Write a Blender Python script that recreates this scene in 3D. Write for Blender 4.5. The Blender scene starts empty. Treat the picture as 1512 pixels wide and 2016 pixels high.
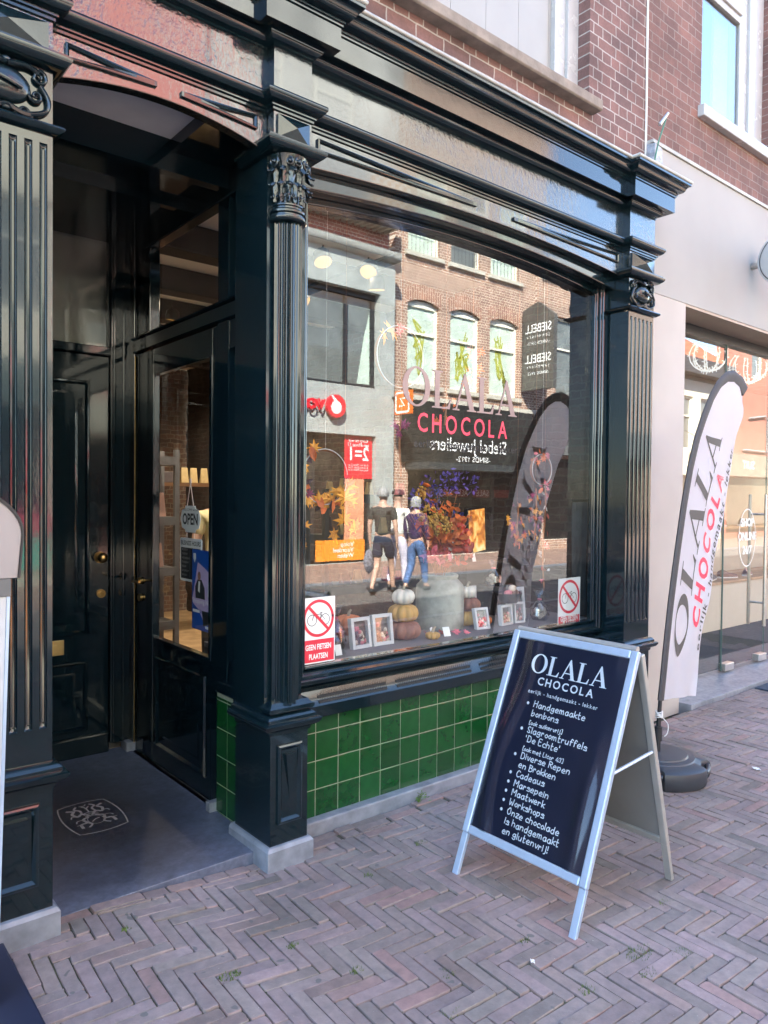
import bpy, math, random
from mathutils import Vector, Matrix
random.seed(7)
SC = bpy.context.scene
COL = SC.collection
PI = math.pi
# ---------------------------------------------------------------- camera
cam = bpy.data.cameras.new("camera"); camo = bpy.data.objects.new("camera", cam); COL.objects.link(camo)
cam.sensor_fit = 'HORIZONTAL'; cam.sensor_width = 36.0; cam.lens = 1461.125 / 1512 * 36
cam.clip_start = 0.05; cam.clip_end = 600
_ya, _pi, _ro = [math.radians(a) for a in (39.7647, -1.1433, 0.5479)]
_d = Vector((math.sin(_ya), math.cos(_ya), 0)); _r = Vector((math.cos(_ya), -math.sin(_ya), 0)); _u = Vector((0, 0, 1))
_d2 = _d * math.cos(_pi) + _u * math.sin(_pi); _u2 = _u * math.cos(_pi) - _d * math.sin(_pi)
_r3 = _r * math.cos(_ro) + _u2 * math.sin(_ro); _u3 = _u2 * math.cos(_ro) - _r * math.sin(_ro)
m = Matrix((_r3, _u3, -_d2)).transposed().to_4x4(); m.translation = Vector((0, -2.924, 1.60))
camo.matrix_world = m
SC.camera = camo
# ---------------------------------------------------------------- sky, sun, exposure
SUN_TO = Vector((-0.78, 0.86, 1.0)).normalized()
wd = bpy.data.worlds.new("World"); SC.world = wd; wd.use_nodes = True
nt = wd.node_tree; bg = nt.nodes['Background']
sky = nt.nodes.new('ShaderNodeTexSky'); sky.sky_type = 'NISHITA'; sky.sun_disc = False
sky.sun_elevation = math.asin(SUN_TO.z); sky.sun_rotation = math.atan2(SUN_TO.x, SUN_TO.y)
sky.altitude = 0; sky.air_density = 1.0; sky.dust_density = 0.25; sky.ozone_density = 1.5
nt.links.new(sky.outputs[0], bg.inputs[0]); bg.inputs[1].default_value = 0.115
sl = bpy.data.lights.new("sun", 'SUN'); so = bpy.data.objects.new("sun", sl); COL.objects.link(so)
sl.energy = 4.5; sl.angle = math.radians(0.55); sl.color = (1.0, 0.975, 0.87)
so.rotation_euler = SUN_TO.to_track_quat('Z', 'Y').to_euler(); so.location = (0, 6, 30)
SC.view_settings.view_transform = 'Standard'; SC.view_settings.look = 'None'
SC.view_settings.exposure = 3.6; SC.view_settings.gamma = 1.0
SC.render.engine = 'CYCLES'
cy = SC.cycles
cy.max_bounces = 10; cy.diffuse_bounces = 4; cy.glossy_bounces = 5; cy.transmission_bounces = 6; cy.transparent_max_bounces = 12
cy.caustics_reflective = False; cy.caustics_refractive = False; cy.sample_clamp_indirect = 6.0
cy.use_denoising = True
try: cy.denoiser = 'OPENIMAGEDENOISE'
except Exception: pass
# ---------------------------------------------------------------- materials
MATS = {}
def nodes_of(name):
    m = bpy.data.materials.new(name); m.use_nodes = True
    t = m.node_tree; b = t.nodes['Principled BSDF']
    return m, t, b
def N(t, typ, **kw):
    n = t.nodes.new(typ)
    for k, v in kw.items(): setattr(n, k, v)
    return n
def L(t, a, b): t.links.new(a, b)
def ramp(t, src, stops):
    r = N(t, 'ShaderNodeValToRGB'); e = r.color_ramp.elements
    e.remove(e[1])
    for i, (p, c) in enumerate(stops):
        if i == 0: e[0].position = p; q = e[0]
        else: q = e.new(p)
        q.color = (*c, 1) if len(c) == 3 else c
    L(t, src, r.inputs[0]); return r.outputs[0]
def mixc(t, fac, a, b, mode='MIX'):
    x = N(t, 'ShaderNodeMix', data_type='RGBA', blend_type=mode)
    for i, v in ((0, fac), (6, a), (7, b)):
        if isinstance(v, (int, float)): x.inputs[i].default_value = v
        elif isinstance(v, tuple): x.inputs[i].default_value = (*v, 1)
        else: L(t, v, x.inputs[i])
    return x.outputs[2]
def noise(t, scale, detail=3, rough=0.55, vec=None, dist=0.0):
    n = N(t, 'ShaderNodeTexNoise'); n.inputs['Scale'].default_value = scale; n.inputs['Detail'].default_value = detail
    n.inputs['Roughness'].default_value = rough; n.inputs['Distortion'].default_value = dist
    if vec is None:
        g = N(t, 'ShaderNodeNewGeometry'); vec = g.outputs['Position']
    L(t, vec, n.inputs['Vector']); return n.outputs[0]
def bump(t, b, h, strength=0.3, dist=0.01):
    n = N(t, 'ShaderNodeBump'); n.inputs['Strength'].default_value = strength; n.inputs['Distance'].default_value = dist
    L(t, h, n.inputs['Height']); L(t, n.outputs[0], b.inputs['Normal']); return n
def mat(name, col, rough=0.5, metal=0.0, var=0.15, vs=6.0, bmp=0.0, bs=40.0, bd=0.004, coat=0.0, ior=None, island=0.0, col2=None, rv=0.0):
    """plain painted / stone / cloth surface with a little mottling and relief"""
    if name in MATS: return MATS[name]
    m, t, b = nodes_of(name)
    lo = tuple(max(0, c * (1 - var)) for c in col); hi = col2 or tuple(min(1, c * (1 + var)) for c in col)
    nz = noise(t, vs, 4)
    c = ramp(t, nz, [(0.32, lo), (0.68, hi)])
    if island > 0:
        g = N(t, 'ShaderNodeNewGeometry')
        k = ramp(t, g.outputs['Random Per Island'], [(0, (1 - island,) * 3), (1, (1 + island,) * 3)])
        c = mixc(t, 1.0, c, k, 'MULTIPLY')
    L(t, c, b.inputs['Base Color'])
    b.inputs['Roughness'].default_value = rough; b.inputs['Metallic'].default_value = metal
    if rv > 0:
        r = N(t, 'ShaderNodeMapRange'); r.inputs[1].default_value = .3; r.inputs[2].default_value = .7
        r.inputs[3].default_value = max(0, rough - rv); r.inputs[4].default_value = rough + rv
        L(t, noise(t, vs * 2.3, 5), r.inputs[0]); L(t, r.outputs[0], b.inputs['Roughness'])
    if coat: b.inputs['Coat Weight'].default_value = coat; b.inputs['Coat Roughness'].default_value = 0.04
    if ior: b.inputs['IOR'].default_value = ior
    if bmp > 0: bump(t, b, noise(t, bs, 4, 0.6), bmp, bd)
    MATS[name] = m; return m
def emit(name, col, s, base=(0.02, 0.02, 0.02)):
    if name in MATS: return MATS[name]
    m, t, b = nodes_of(name); b.inputs['Base Color'].default_value = (*base, 1)
    b.inputs['Emission Color'].default_value = (*col, 1); b.inputs['Emission Strength'].default_value = s
    MATS[name] = m; return m
def gloss_paint(name, col, rough=0.1, amp=0.5, sc=55.0, dist=0.0012, stretch=(1, 1, .45), wave=1.5, ior=1.66, coat=.5):
    """brushed gloss paint: brush marks and slow waves break up what it mirrors"""
    if name in MATS: return MATS[name]
    m, t, b = nodes_of(name)
    g = N(t, 'ShaderNodeNewGeometry')
    mp = N(t, 'ShaderNodeMapping'); mp.inputs['Scale'].default_value = stretch; L(t, g.outputs['Position'], mp.inputs['Vector'])
    n1 = noise(t, sc, 3, 0.6, mp.outputs[0]); n2 = noise(t, 5.0, 2, 0.5, mp.outputs[0])
    n3 = noise(t, 1.6, 2, 0.5)
    k = N(t, 'ShaderNodeMath', operation='MULTIPLY'); k.inputs[1].default_value = wave; L(t, n2, k.inputs[0])
    # the brush marks come and go in patches
    w = N(t, 'ShaderNodeMapRange'); w.inputs[1].default_value = .4; w.inputs[2].default_value = .62; L(t, n3, w.inputs[0])
    k2 = N(t, 'ShaderNodeMath', operation='MULTIPLY'); L(t, n1, k2.inputs[0]); L(t, w.outputs[0], k2.inputs[1])
    a = N(t, 'ShaderNodeMath', operation='ADD'); L(t, k2.outputs[0], a.inputs[0]); L(t, k.outputs[0], a.inputs[1])
    bump(t, b, a.outputs[0], amp, dist)
    dust = noise(t, 30, 5, 0.7)
    c = ramp(t, dust, [(0.45, col), (0.8, tuple(min(1, x * 1.6 + 0.002) for x in col))])
    L(t, c, b.inputs['Base Color'])
    b.inputs['Roughness'].default_value = rough; b.inputs['IOR'].default_value = ior
    b.inputs['Coat Weight'].default_value = coat; b.inputs['Coat Roughness'].default_value = 0.03
    MATS[name] = m; return m
def glass(name, f0=0.09, tint=(0.93, 0.95, 0.94), wav=0.0):
    if name in MATS: return MATS[name]
    m = bpy.data.materials.new(name); m.use_nodes = True; t = m.node_tree; t.nodes.clear()
    o = N(t, 'ShaderNodeOutputMaterial'); mx = N(t, 'ShaderNodeMixShader'); tr = N(t, 'ShaderNodeBsdfTransparent'); gl = N(t, 'ShaderNodeBsdfGlossy')
    tr.inputs[0].default_value = (*tint, 1); gl.inputs['Roughness'].default_value = 0.0
    g = N(t, 'ShaderNodeNewGeometry'); d = N(t, 'ShaderNodeVectorMath', operation='DOT_PRODUCT')
    L(t, g.outputs['Normal'], d.inputs[0]); L(t, g.outputs['Incoming'], d.inputs[1])
    a = N(t, 'ShaderNodeMath', operation='ABSOLUTE'); L(t, d.outputs['Value'], a.inputs[0])
    s = N(t, 'ShaderNodeMath', operation='SUBTRACT'); s.inputs[0].default_value = 1; L(t, a.outputs[0], s.inputs[1])
    p = N(t, 'ShaderNodeMath', operation='POWER'); L(t, s.outputs[0], p.inputs[0]); p.inputs[1].default_value = 4.2
    q = N(t, 'ShaderNodeMath', operation='MULTIPLY_ADD'); L(t, p.outputs[0], q.inputs[0]); q.inputs[1].default_value = 1 - f0; q.inputs[2].default_value = f0
    if wav > 0:
        bn = N(t, 'ShaderNodeBump'); bn.inputs['Strength'].default_value = 1.0; bn.inputs['Distance'].default_value = wav
        L(t, noise(t, 2.2, 1, 0.4), bn.inputs['Height']); L(t, bn.outputs[0], gl.inputs['Normal'])
    L(t, q.outputs[0], mx.inputs[0]); L(t, tr.outputs[0], mx.inputs[1]); L(t, gl.outputs[0], mx.inputs[2]); L(t, mx.outputs[0], o.inputs[0])
    MATS[name] = m; return m
def brick(name, c1, c2, mortar, axes='XZ', bw=0.215, rh=0.0735, mw=0.011, soldier=False, dirt=0.25, rough=0.85, bd=0.006, wob=0.004, c3=None):
    if name in MATS: return MATS[name]
    m, t, b = nodes_of(name)
    g = N(t, 'ShaderNodeNewGeometry'); sp = N(t, 'ShaderNodeSeparateXYZ'); L(t, g.outputs['Position'], sp.inputs[0])
    cb = N(t, 'ShaderNodeCombineXYZ'); L(t, sp.outputs[axes[0]], cb.inputs[0]); L(t, sp.outputs[axes[1]], cb.inputs[1])
    wn = N(t, 'ShaderNodeTexNoise'); wn.inputs['Scale'].default_value = 9; L(t, cb.outputs[0], wn.inputs['Vector'])
    sb = N(t, 'ShaderNodeVectorMath', operation='SUBTRACT'); L(t, wn.outputs[1], sb.inputs[0]); sb.inputs[1].default_value = (.5, .5, .5)
    sc = N(t, 'ShaderNodeVectorMath', operation='SCALE'); L(t, sb.outputs[0], sc.inputs[0]); sc.inputs['Scale'].default_value = wob * 4
    ad = N(t, 'ShaderNodeVectorMath', operation='ADD'); L(t, cb.outputs[0], ad.inputs[0]); L(t, sc.outputs[0], ad.inputs[1])
    br = N(t, 'ShaderNodeTexBrick'); L(t, ad.outputs[0], br.inputs['Vector'])
    br.inputs['Scale'].default_value = 1.0; br.inputs['Brick Width'].default_value = bw; br.inputs['Row Height'].default_value = rh
    br.inputs['Mortar Size'].default_value = mw / 2; br.inputs['Mortar Smooth'].default_value = 0.25; br.inputs['Bias'].default_value = 0.0
    br.squash = 0.5; br.squash_frequency = 2; br.offset = 0.5
    br.inputs['Color1'].default_value = (*c1, 1); br.inputs['Color2'].default_value = (*c2, 1); br.inputs['Mortar'].default_value = (*mortar, 1)
    nz = noise(t, 2.3, 5, 0.6); nf = noise(t, 60, 4, 0.7)
    c = mixc(t, 1.0, br.outputs['Color'], ramp(t, nz, [(0.3, (1 - dirt,) * 3), (0.7, (1 + dirt * .4,) * 3)]), 'MULTIPLY')
    c = mixc(t, 1.0, c, ramp(t, nf, [(0.3, (.82,) * 3), (0.7, (1.12,) * 3)]), 'MULTIPLY')
    L(t, c, b.inputs['Base Color']); b.inputs['Roughness'].default_value = rough
    inv = N(t, 'ShaderNodeMath', operation='SUBTRACT'); inv.inputs[0].default_value = 1; L(t, br.outputs['Fac'], inv.inputs[1])
    mm = N(t, 'ShaderNodeMath', operation='MULTIPLY_ADD'); L(t, nf, mm.inputs[0]); mm.inputs[1].default_value = .25; L(t, inv.outputs[0], mm.inputs[2])
    bump(t, b, mm.outputs[0], 0.7, bd)
    MATS[name] = m; return m
# ---------------------------------------------------------------- object helpers
WL = {}
def tag(o, label=None, cat=None, group=None, kind=None):
    if label: o['label'] = label
    if cat: o['category'] = cat
    if group: o['group'] = group
    if kind: o['kind'] = kind
    return o
def thing(name, label, cat, loc=(0, 0, 0), group=None):
    o = bpy.data.objects.new(name, None); COL.objects.link(o); o.location = loc; o.empty_display_size = 0.1
    WL[o.name] = Vector(loc); return tag(o, label, cat, group)
def link(o, parent):
    COL.objects.link(o)
    if parent is not None:
        o.parent = parent; o.matrix_parent_inverse = Matrix.Translation(-WL.get(parent.name, Vector()))
    WL.setdefault(o.name, Vector())
def copy_tree(o, delta, parent=None):
    c = o.copy(); COL.objects.link(c)
    if parent is None:
        c.location = o.location + Vector(delta); WL[c.name] = WL.get(o.name, Vector()) + Vector(delta)
    else:
        c.parent = parent
    for ch in list(o.children): copy_tree(ch, delta, c)
    return c
class Frame:
    def __init__(s, o, u, v):
        s.o = Vector(o); s.u = Vector(u).normalized(); s.v = Vector(v).normalized(); s.n = s.u.cross(s.v)
    def p(s, a, b, c=0.0): return s.o + s.u * a + s.v * b + s.n * c
class MB:
    def __init__(s): s.v = []; s.f = []
    def add(s, vs, fs):
        k = len(s.v); s.v += [Vector(x) for x in vs]; s.f += [tuple(i + k for i in f) for f in fs]; return s
    def box(s, x0, x1, y0, y1, z0, z1):
        return s.add([(x, y, z) for z in (z0, z1) for y in (y0, y1) for x in (x0, x1)],
                     [(0, 2, 3, 1), (4, 5, 7, 6), (0, 1, 5, 4), (2, 6, 7, 3), (0, 4, 6, 2), (1, 3, 7, 5)])
    def fbox(s, F, a0, a1, b0, b1, c0, c1):
        return s.add([F.p(a, b, c) for c in (c0, c1) for b in (b0, b1) for a in (a0, a1)],
                     [(0, 2, 3, 1), (4, 5, 7, 6), (0, 1, 5, 4), (2, 6, 7, 3), (0, 4, 6, 2), (1, 3, 7, 5)])
    def poly(s, F, pts, c0, c1):
        """solid plate: a flat outline in frame F from depth c0 to c1"""
        n = len(pts); vs = [F.p(a, b, c1) for a, b in pts] + [F.p(a, b, c0) for a, b in pts]
        fs = [tuple(range(n)), tuple(range(2 * n - 1, n - 1, -1))] + [(i, n + i, n + (i + 1) % n, (i + 1) % n) for i in range(n)]
        return s.add(vs, fs)
    def sheet(s, F, pts, c=0.0):
        return s.add([F.p(a, b, c) for a, b in pts], [tuple(range(len(pts)))])
    def grid(s, rows, closed=False, caps=False):
        """skin between equal rows of points"""
        n = len(rows[0]); vs = [p for r in rows for p in r]; fs = []
        for i in range(len(rows) - 1):
            for j in range(n if closed else n - 1):
                a, b = i * n + j, i * n + (j + 1) % n; fs.append((a, b, b + n, a + n))
        if caps and closed: fs += [tuple(range(n - 1, -1, -1)), tuple((len(rows) - 1) * n + j for j in range(n))]
        return s.add(vs, fs)
    def tube(s, pts, r, n=8, caps=True):
        pts = [Vector(p) for p in pts]; rows = []; up = Vector((0, 0, 1))
        rr = r if isinstance(r, (list, tuple)) else [r] * len(pts)
        prev = None
        for i, p in enumerate(pts):
            d = (pts[min(i + 1, len(pts) - 1)] - pts[max(i - 1, 0)])
            if d.length < 1e-9: d = Vector((0, 0, 1))
            d.normalize()
            if prev is None:
                a = d.cross(up) if abs(d.z) < 0.95 else d.cross(Vector((1, 0, 0)))
            else: a = prev - d * prev.dot(d)
            a.normalize(); prev = a; b = d.cross(a)
            rows.append([p + (a * math.cos(2 * PI * k / n) + b * math.sin(2 * PI * k / n)) * rr[i] for k in range(n)])
        return s.grid(rows, True, caps)
    def lathe(s, prof, c=(0, 0, 0), n=24, a0=0.0, a1=2 * PI, fn=None):
        full = abs(a1 - a0 - 2 * PI) < 1e-6; m = n if full else n + 1; c = Vector(c); rows = []
        for r, z in prof:
            row = []
            for k in range(m):
                a = a0 + (a1 - a0) * k / n; q = r * (fn(a, z) if fn else 1)
                row.append(c + Vector((q * math.cos(a), q * math.sin(a), z)))
            rows.append(row)
        return s.grid(rows, full, full)
    def ball(s, c, rx, ry=None, rz=None, nu=14, nv=9):
        ry = ry or rx; rz = rz or rx; c = Vector(c)
        return s.grid([[c + Vector((rx * math.sin(t) * math.cos(a), ry * math.sin(t) * math.sin(a), -rz * math.cos(t)))
                        for a in [2 * PI * k / nu for k in range(nu)]] for t in [PI * (i + .02) / (nv + .04) for i in range(nv + 1)]], True, True)
    def sweep(s, path, prof, ends=True):
        """moulding: profile (out, z) run along a plan path with mitred corners; out is to the right of travel"""
        P = [Vector((x, y)) for x, y in path]; nrm = []
        for i in range(len(P) - 1):
            d = (P[i + 1] - P[i]).normalized(); nrm.append(Vector((d.y, -d.x)))
        rows = []
        for i, p in enumerate(P):
            a = nrm[max(i - 1, 0)]; b = nrm[min(i, len(nrm) - 1)]
            k = (a + b) / max(0.2, 1 + a.dot(b))
            rows.append([Vector((p.x + k.x * d, p.y + k.y * d, z)) for d, z in prof])
        s.grid(rows)
        if ends:
            for r in (rows[0], rows[-1]): s.add(r, [tuple(range(len(r)))])
        return s
    def mesh2d(s, F, vf, a=0, b=0, c=0, sx=1, sy=1, rot=0.0):
        vs, fs = vf; ca, sa = math.cos(rot), math.sin(rot)
        return s.add([F.p(a + (x * sx * ca - y * sy * sa), b + (x * sx * sa + y * sy * ca), c) for x, y in vs], fs)
    def stroke(s, F, pts, w, c=0.0, smooth=False, closed=False):
        if smooth: pts = catmull(pts)
        if closed: pts = list(pts) + [pts[0], pts[1]]
        P = [Vector(p) for p in pts]; l = []; r = []
        for i, p in enumerate(P):
            d = P[min(i + 1, len(P) - 1)] - P[max(i - 1, 0)]
            if d.length < 1e-9: continue
            d.normalize(); n = Vector((-d.y, d.x)) * w / 2
            q = p
            if not closed and i == 0: q = p - d * w * .4
            if not closed and i == len(P) - 1: q = p + d * w * .4
            l.append(q + n); r.append(q - n)
        k = len(l); vs = [F.p(x.x, x.y, c) for x in l + r]
        return s.add(vs, [(i, i + k, i + k + 1, i + 1) for i in range(k - 1)])
    def build(s, name, mt, parent=None, smooth=None, bevel=0.0, seg=2, label=None, cat=None, group=None, kind=None, sub=0):
        me = bpy.data.meshes.new(name); vs = s.v; loc = Vector()
        if parent is None and kind != 'structure' and vs:
            xs = [v.x for v in vs]; ys = [v.y for v in vs]; zs = [v.z for v in vs]
            loc = Vector(((min(xs) + max(xs)) / 2, (min(ys) + max(ys)) / 2, min(zs))); vs = [v - loc for v in vs]
        me.from_pydata([tuple(v) for v in vs], [], s.f); me.update()
        me.materials.append(mt)
        if smooth is not None:
            me.polygons.foreach_set('use_smooth', [True] * len(me.polygons))
            me.set_sharp_from_angle(angle=math.radians(smooth))
        o = bpy.data.objects.new(name, me); o.location = loc; WL[o.name] = loc
        link(o, parent); WL[o.name] = loc
        if bevel > 0:
            b = o.modifiers.new('bevel', 'BEVEL'); b.width = bevel; b.segments = seg; b.limit_method = 'ANGLE'; b.angle_limit = math.radians(40)
            b.harden_normals = False
        if sub:
            b = o.modifiers.new('subd', 'SUBSURF'); b.levels = sub; b.render_levels = sub
        return tag(o, label, cat, group, kind)
def catmull(P, k=5):
    P = [Vector(p) for p in P]
    if len(P) < 3: return P
    out = []
    for i in range(len(P) - 1):
        a, b, c, d = P[max(i - 1, 0)], P[i], P[i + 1], P[min(i + 2, len(P) - 1)]
        for j in range(k):
            t = j / k; out.append(0.5 * ((2 * b) + (c - a) * t + (2 * a - 5 * b + 4 * c - d) * t * t + (3 * b - a - 3 * c + d) * t ** 3))
    out.append(P[-1]); return out
def mesh_of_curve(cu):
    o = bpy.data.objects.new('tmp', cu); COL.objects.link(o)
    dg = bpy.context.evaluated_depsgraph_get(); dg.update()
    me = bpy.data.meshes.new_from_object(o.evaluated_get(dg))
    r = ([(v.co.x, v.co.y) for v in me.vertices], [tuple(p.vertices) for p in me.polygons])
    bpy.data.objects.remove(o); bpy.data.meshes.remove(me); return r
_TX = {}
def text(body, size=1.0, bold=0.0, align='CENTER', space=1.0):
    """flat lettering from the built-in font, as vertices and faces"""
    key = (body, size, bold, align, space)
    if key not in _TX:
        cu = bpy.data.curves.new('t', 'FONT'); cu.body = body; cu.size = size; cu.align_x = align; cu.offset = bold; cu.space_character = space
        cu.fill_mode = 'FRONT'; cu.resolution_u = 3
        _TX[key] = mesh_of_curve(cu); bpy.data.curves.remove(cu)
    return _TX[key]
def outline(loops):
    cu = bpy.data.curves.new('c', 'CURVE'); cu.dimensions = '2D'; cu.fill_mode = 'BOTH'
    for lp in loops:
        sp = cu.splines.new('POLY'); sp.points.add(len(lp) - 1); sp.use_cyclic_u = True
        for q, (x, y) in zip(sp.points, lp): q.co = (x, y, 0, 1)
    r = mesh_of_curve(cu); bpy.data.curves.remove(cu); return r
def ell(cx, cy, rx, ry, n=32): return [(cx + rx * math.cos(2 * PI * k / n), cy + ry * math.sin(2 * PI * k / n)) for k in range(n)]
SERIF = {'O': (0.98, outline([ell(.47, .5, .47, .52), ell(.47, .5, .29, .47)])),
  'L': (0.72, outline([[(0, 0), (.64, 0), (.68, .27), (.65, .27), (.56, .075), (.47, .05), (.27, .05), (.27, .955), (.38, .97), (.38, 1), (0, 1), (0, .97), (.1, .955), (.1, .045), (0, .03)]])),
  'A': (0.90, outline([[(0, 0), (.26, 0), (.26, .03), (.17, .05), (.25, .28), (.56, .28), (.63, .05), (.54, .03), (.54, 0), (.9, 0), (.9, .03), (.82, .05), (.48, 1.03), (.43, 1.03), (.11, .05), (0, .03)],
                       [(.265, .33), (.545, .33), (.405, .77)]]))}
def serif(mb, F, word, a, b, h, c=0.0, wx=1.0, gap=0.02):
    for ch in word:
        w, vf = SERIF[ch]; mb.mesh2d(F, vf, a, b, c, h * wx, h); a += (w + gap) * h * wx
    return a
def serif_w(word, h, wx=1.0, gap=0.02): return sum((SERIF[c][0] + gap) * h * wx for c in word) - gap * h * wx
# a monoline handwriting: x 0-6, y 0-9 (baseline 2, x-height 6)
HW = {k: v for k, v in [q.split('=', 1) for q in """a5=45 26 04 12 32 45|46 42 53
b5=09 02|04 36 44 22 02
c4=45 26 04 12 42
d5=45 26 04 12 32 44|49 42
e5=04 44 45 26 04 12 42
f4=48 29 17 12|06 36
g5=45 26 04 13 33 45|46 41 20 01
h5=09 02|05 26 45 42
i1=06 02|08 07
j3=26 21 00|28 27
k4=09 02|46 04|14 42
l1=09 02
m7=06 02|05 26 32|35 56 62
n5=06 02|04 26 45 42
o4=26 04 22 44 26
p5=06 00|05 36 44 22 03
r4=06 02|04 26 35
s4=45 26 05 34 42 12 02
t4=19 12 32|06 36
u5=06 03 22 44|46 42
v4=06 22 46
w6=06 12 35 52 66
x4=06 42|46 02
z4=06 46 02 42
y4=06 23|46 10
H6=09 02|59 52|06 56
S5=48 29 07 25 43 22 03
D6=09 02|09 48 54 32 02
E5=49 09 02 42|06 36
R5=09 02|09 48 46 06|25 52
B5=09 02|09 48 36 06|36 54 32 02
C5=58 29 05 22 53
M7=02 09 35 69 62
W7=09 12 36 52 69
O6=39 06 22 54 49 29
L5=09 02 42
45=39 04 54|47 42
35=08 39 47 26 44 22 03
'2=09 07
!2=09 05|03 02
[2=29 09 02 22
]2=09 29 22 02
-4=04 34""".split('\n')]}
HW = {k[0]: (int(k[1]), [[(int(p[0]), int(p[1])) for p in st.split()] for st in v.split('|')]) for k, v in HW.items()}
def hand(mb, F, s, a, b, h, w, c=0.0):
    """handwritten line; h is the height of a capital"""
    k = h / 7.0; rnd = random.Random(s)
    for ch in s:
        if ch == ' ': a += 3.2 * k; continue
        wd_, sts = HW[ch]; dy = rnd.uniform(-.35, .35)
        for i, st in enumerate(sts):
            mb.stroke(F, [(a + x * k * .92 + y * k * .06, b + (y - 2 + dy) * k) for x, y in st], w, c + .0002 * i, smooth=len(st) > 2)
        a += (wd_ + 1.5) * k * .92
    return a
def smoothstep(t): t = max(0, min(1, t)); return t * t * (3 - 2 * t)
def zg(x): return 0.056 * smoothstep((1.72 - x) / 0.9)
# ---------------------------------------------------------------- palette
PAINT = gloss_paint('green_black_paint', (0.0032, 0.0095, 0.0125), 0.10, 0.5, 60, 0.0008, ior=1.47, coat=.25)
PAINTW = gloss_paint('green_black_paint_brushed', (0.004, 0.009, 0.011), 0.14, 0.9, 40, 0.0045, (1, 1, .8), .5, ior=1.66, coat=.5)
PAINTF = gloss_paint('green_black_paint_smooth', (0.003, 0.007, 0.009), 0.07, 0.3, 40, 0.0008, (1, 1, .8), 1.0, ior=1.54, coat=.2)
PAINTD = gloss_paint('green_black_paint_doors', (0.0025, 0.008, 0.0115), 0.09, 0.25, 40, 0.0006, ior=1.45, coat=.15)
PAINTO = gloss_paint('green_black_paint_castings', (0.004, 0.010, 0.0125), 0.24, 0.35, 90, 0.0008, ior=1.5, coat=.25)
ZINC = mat('zinc_grey', (0.36, 0.36, 0.33), 0.5, 0.0, 0.2, 8, .2, 60, .002)
STONE = mat('blue_stone', (0.19, 0.205, 0.235), 0.38, 0, 0.22, 14, .25, 90, .0015, rv=.1)
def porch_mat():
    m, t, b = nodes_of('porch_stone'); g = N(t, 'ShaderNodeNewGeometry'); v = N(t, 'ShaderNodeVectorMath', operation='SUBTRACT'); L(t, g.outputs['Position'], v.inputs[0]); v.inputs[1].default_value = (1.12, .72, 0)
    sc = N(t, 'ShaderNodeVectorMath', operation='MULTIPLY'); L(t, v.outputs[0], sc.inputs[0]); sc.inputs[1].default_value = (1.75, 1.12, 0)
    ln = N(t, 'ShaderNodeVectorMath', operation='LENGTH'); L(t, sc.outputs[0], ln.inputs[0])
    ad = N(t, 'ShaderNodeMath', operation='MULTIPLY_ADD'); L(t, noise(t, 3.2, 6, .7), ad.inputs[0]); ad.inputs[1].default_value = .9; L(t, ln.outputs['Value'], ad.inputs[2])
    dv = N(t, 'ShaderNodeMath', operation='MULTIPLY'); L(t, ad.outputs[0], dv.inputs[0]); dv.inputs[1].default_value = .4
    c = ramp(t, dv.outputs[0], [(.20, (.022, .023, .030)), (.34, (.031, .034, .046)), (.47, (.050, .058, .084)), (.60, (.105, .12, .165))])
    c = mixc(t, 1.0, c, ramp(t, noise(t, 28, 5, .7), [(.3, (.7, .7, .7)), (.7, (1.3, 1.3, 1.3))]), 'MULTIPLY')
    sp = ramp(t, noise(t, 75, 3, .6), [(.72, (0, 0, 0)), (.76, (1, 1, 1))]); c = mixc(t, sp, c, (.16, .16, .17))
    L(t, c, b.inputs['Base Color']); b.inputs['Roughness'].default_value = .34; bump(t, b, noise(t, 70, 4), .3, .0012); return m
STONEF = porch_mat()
TILE = mat('green_glazed_tile', (0.005, 0.054, 0.012), 0.13, 0, 0.12, 22, .4, 14, .0018, coat=.25, island=.22)
GROUT = mat('pale_grout', (0.25, 0.275, 0.20), 0.85, 0, 0.15, 30, .3, 200, .001)
BRASS = mat('aged_brass', (0.42, 0.27, 0.10), 0.28, 1.0, 0.25, 30)
CREST = mat('inlaid_crest_metal', (0.33, 0.32, 0.30), 0.5, .2, 0.15, 40)
GLASS = glass('window_glass', 0.165)
GLASSD = glass('door_glass', 0.045, (0.93, 0.95, 0.94))
BRICKU = brick('shop_brick', (0.20, 0.102, 0.088), (0.132, 0.074, 0.068), (0.36, 0.32, 0.295), 'XZ', 0.205, 0.0735, 0.010, dirt=.5)
BRICKN = brick('neighbour_brick', (0.195, 0.095, 0.076), (0.135, 0.070, 0.058), (0.25, 0.20, 0.175), 'XZ', 0.205, 0.0685, 0.008, dirt=.4)
BRICKY = brick('shop_brick_return', (0.20, 0.08, 0.07), (0.13, 0.06, 0.055), (0.62, 0.55, 0.52), 'YZ', 0.205, 0.0735, 0.011)
SILLST = mat('brown_sandstone', (0.20, 0.165, 0.135), 0.8, 0, 0.25, 10, .4, 80, .003)
WHITEP = mat('white_gloss_frame', (0.38, 0.38, 0.375), 0.25, 0, 0.06, 5, .1, 30, .001, rv=.05)
BLIND = mat('white_window_panels', (0.28, 0.275, 0.26), 0.4, 0, 0.05, 3)
PLASTER = mat('white_plaster', (0.30, 0.293, 0.283), 0.75, 0, 0.07, .9, .15, 60, .002)
PLASTERP = mat('pinkish_plaster', (0.40, 0.37, 0.345), 0.7, 0, 0.06, 1.5, .15, 60, .002)
DKMETAL = mat('dark_anodised_frame', (0.05, 0.052, 0.056), 0.35, .5, 0.1, 10)
STEEL = mat('brushed_steel', (0.50, 0.49, 0.47), 0.3, 1.0, 0.1, 30)
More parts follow.
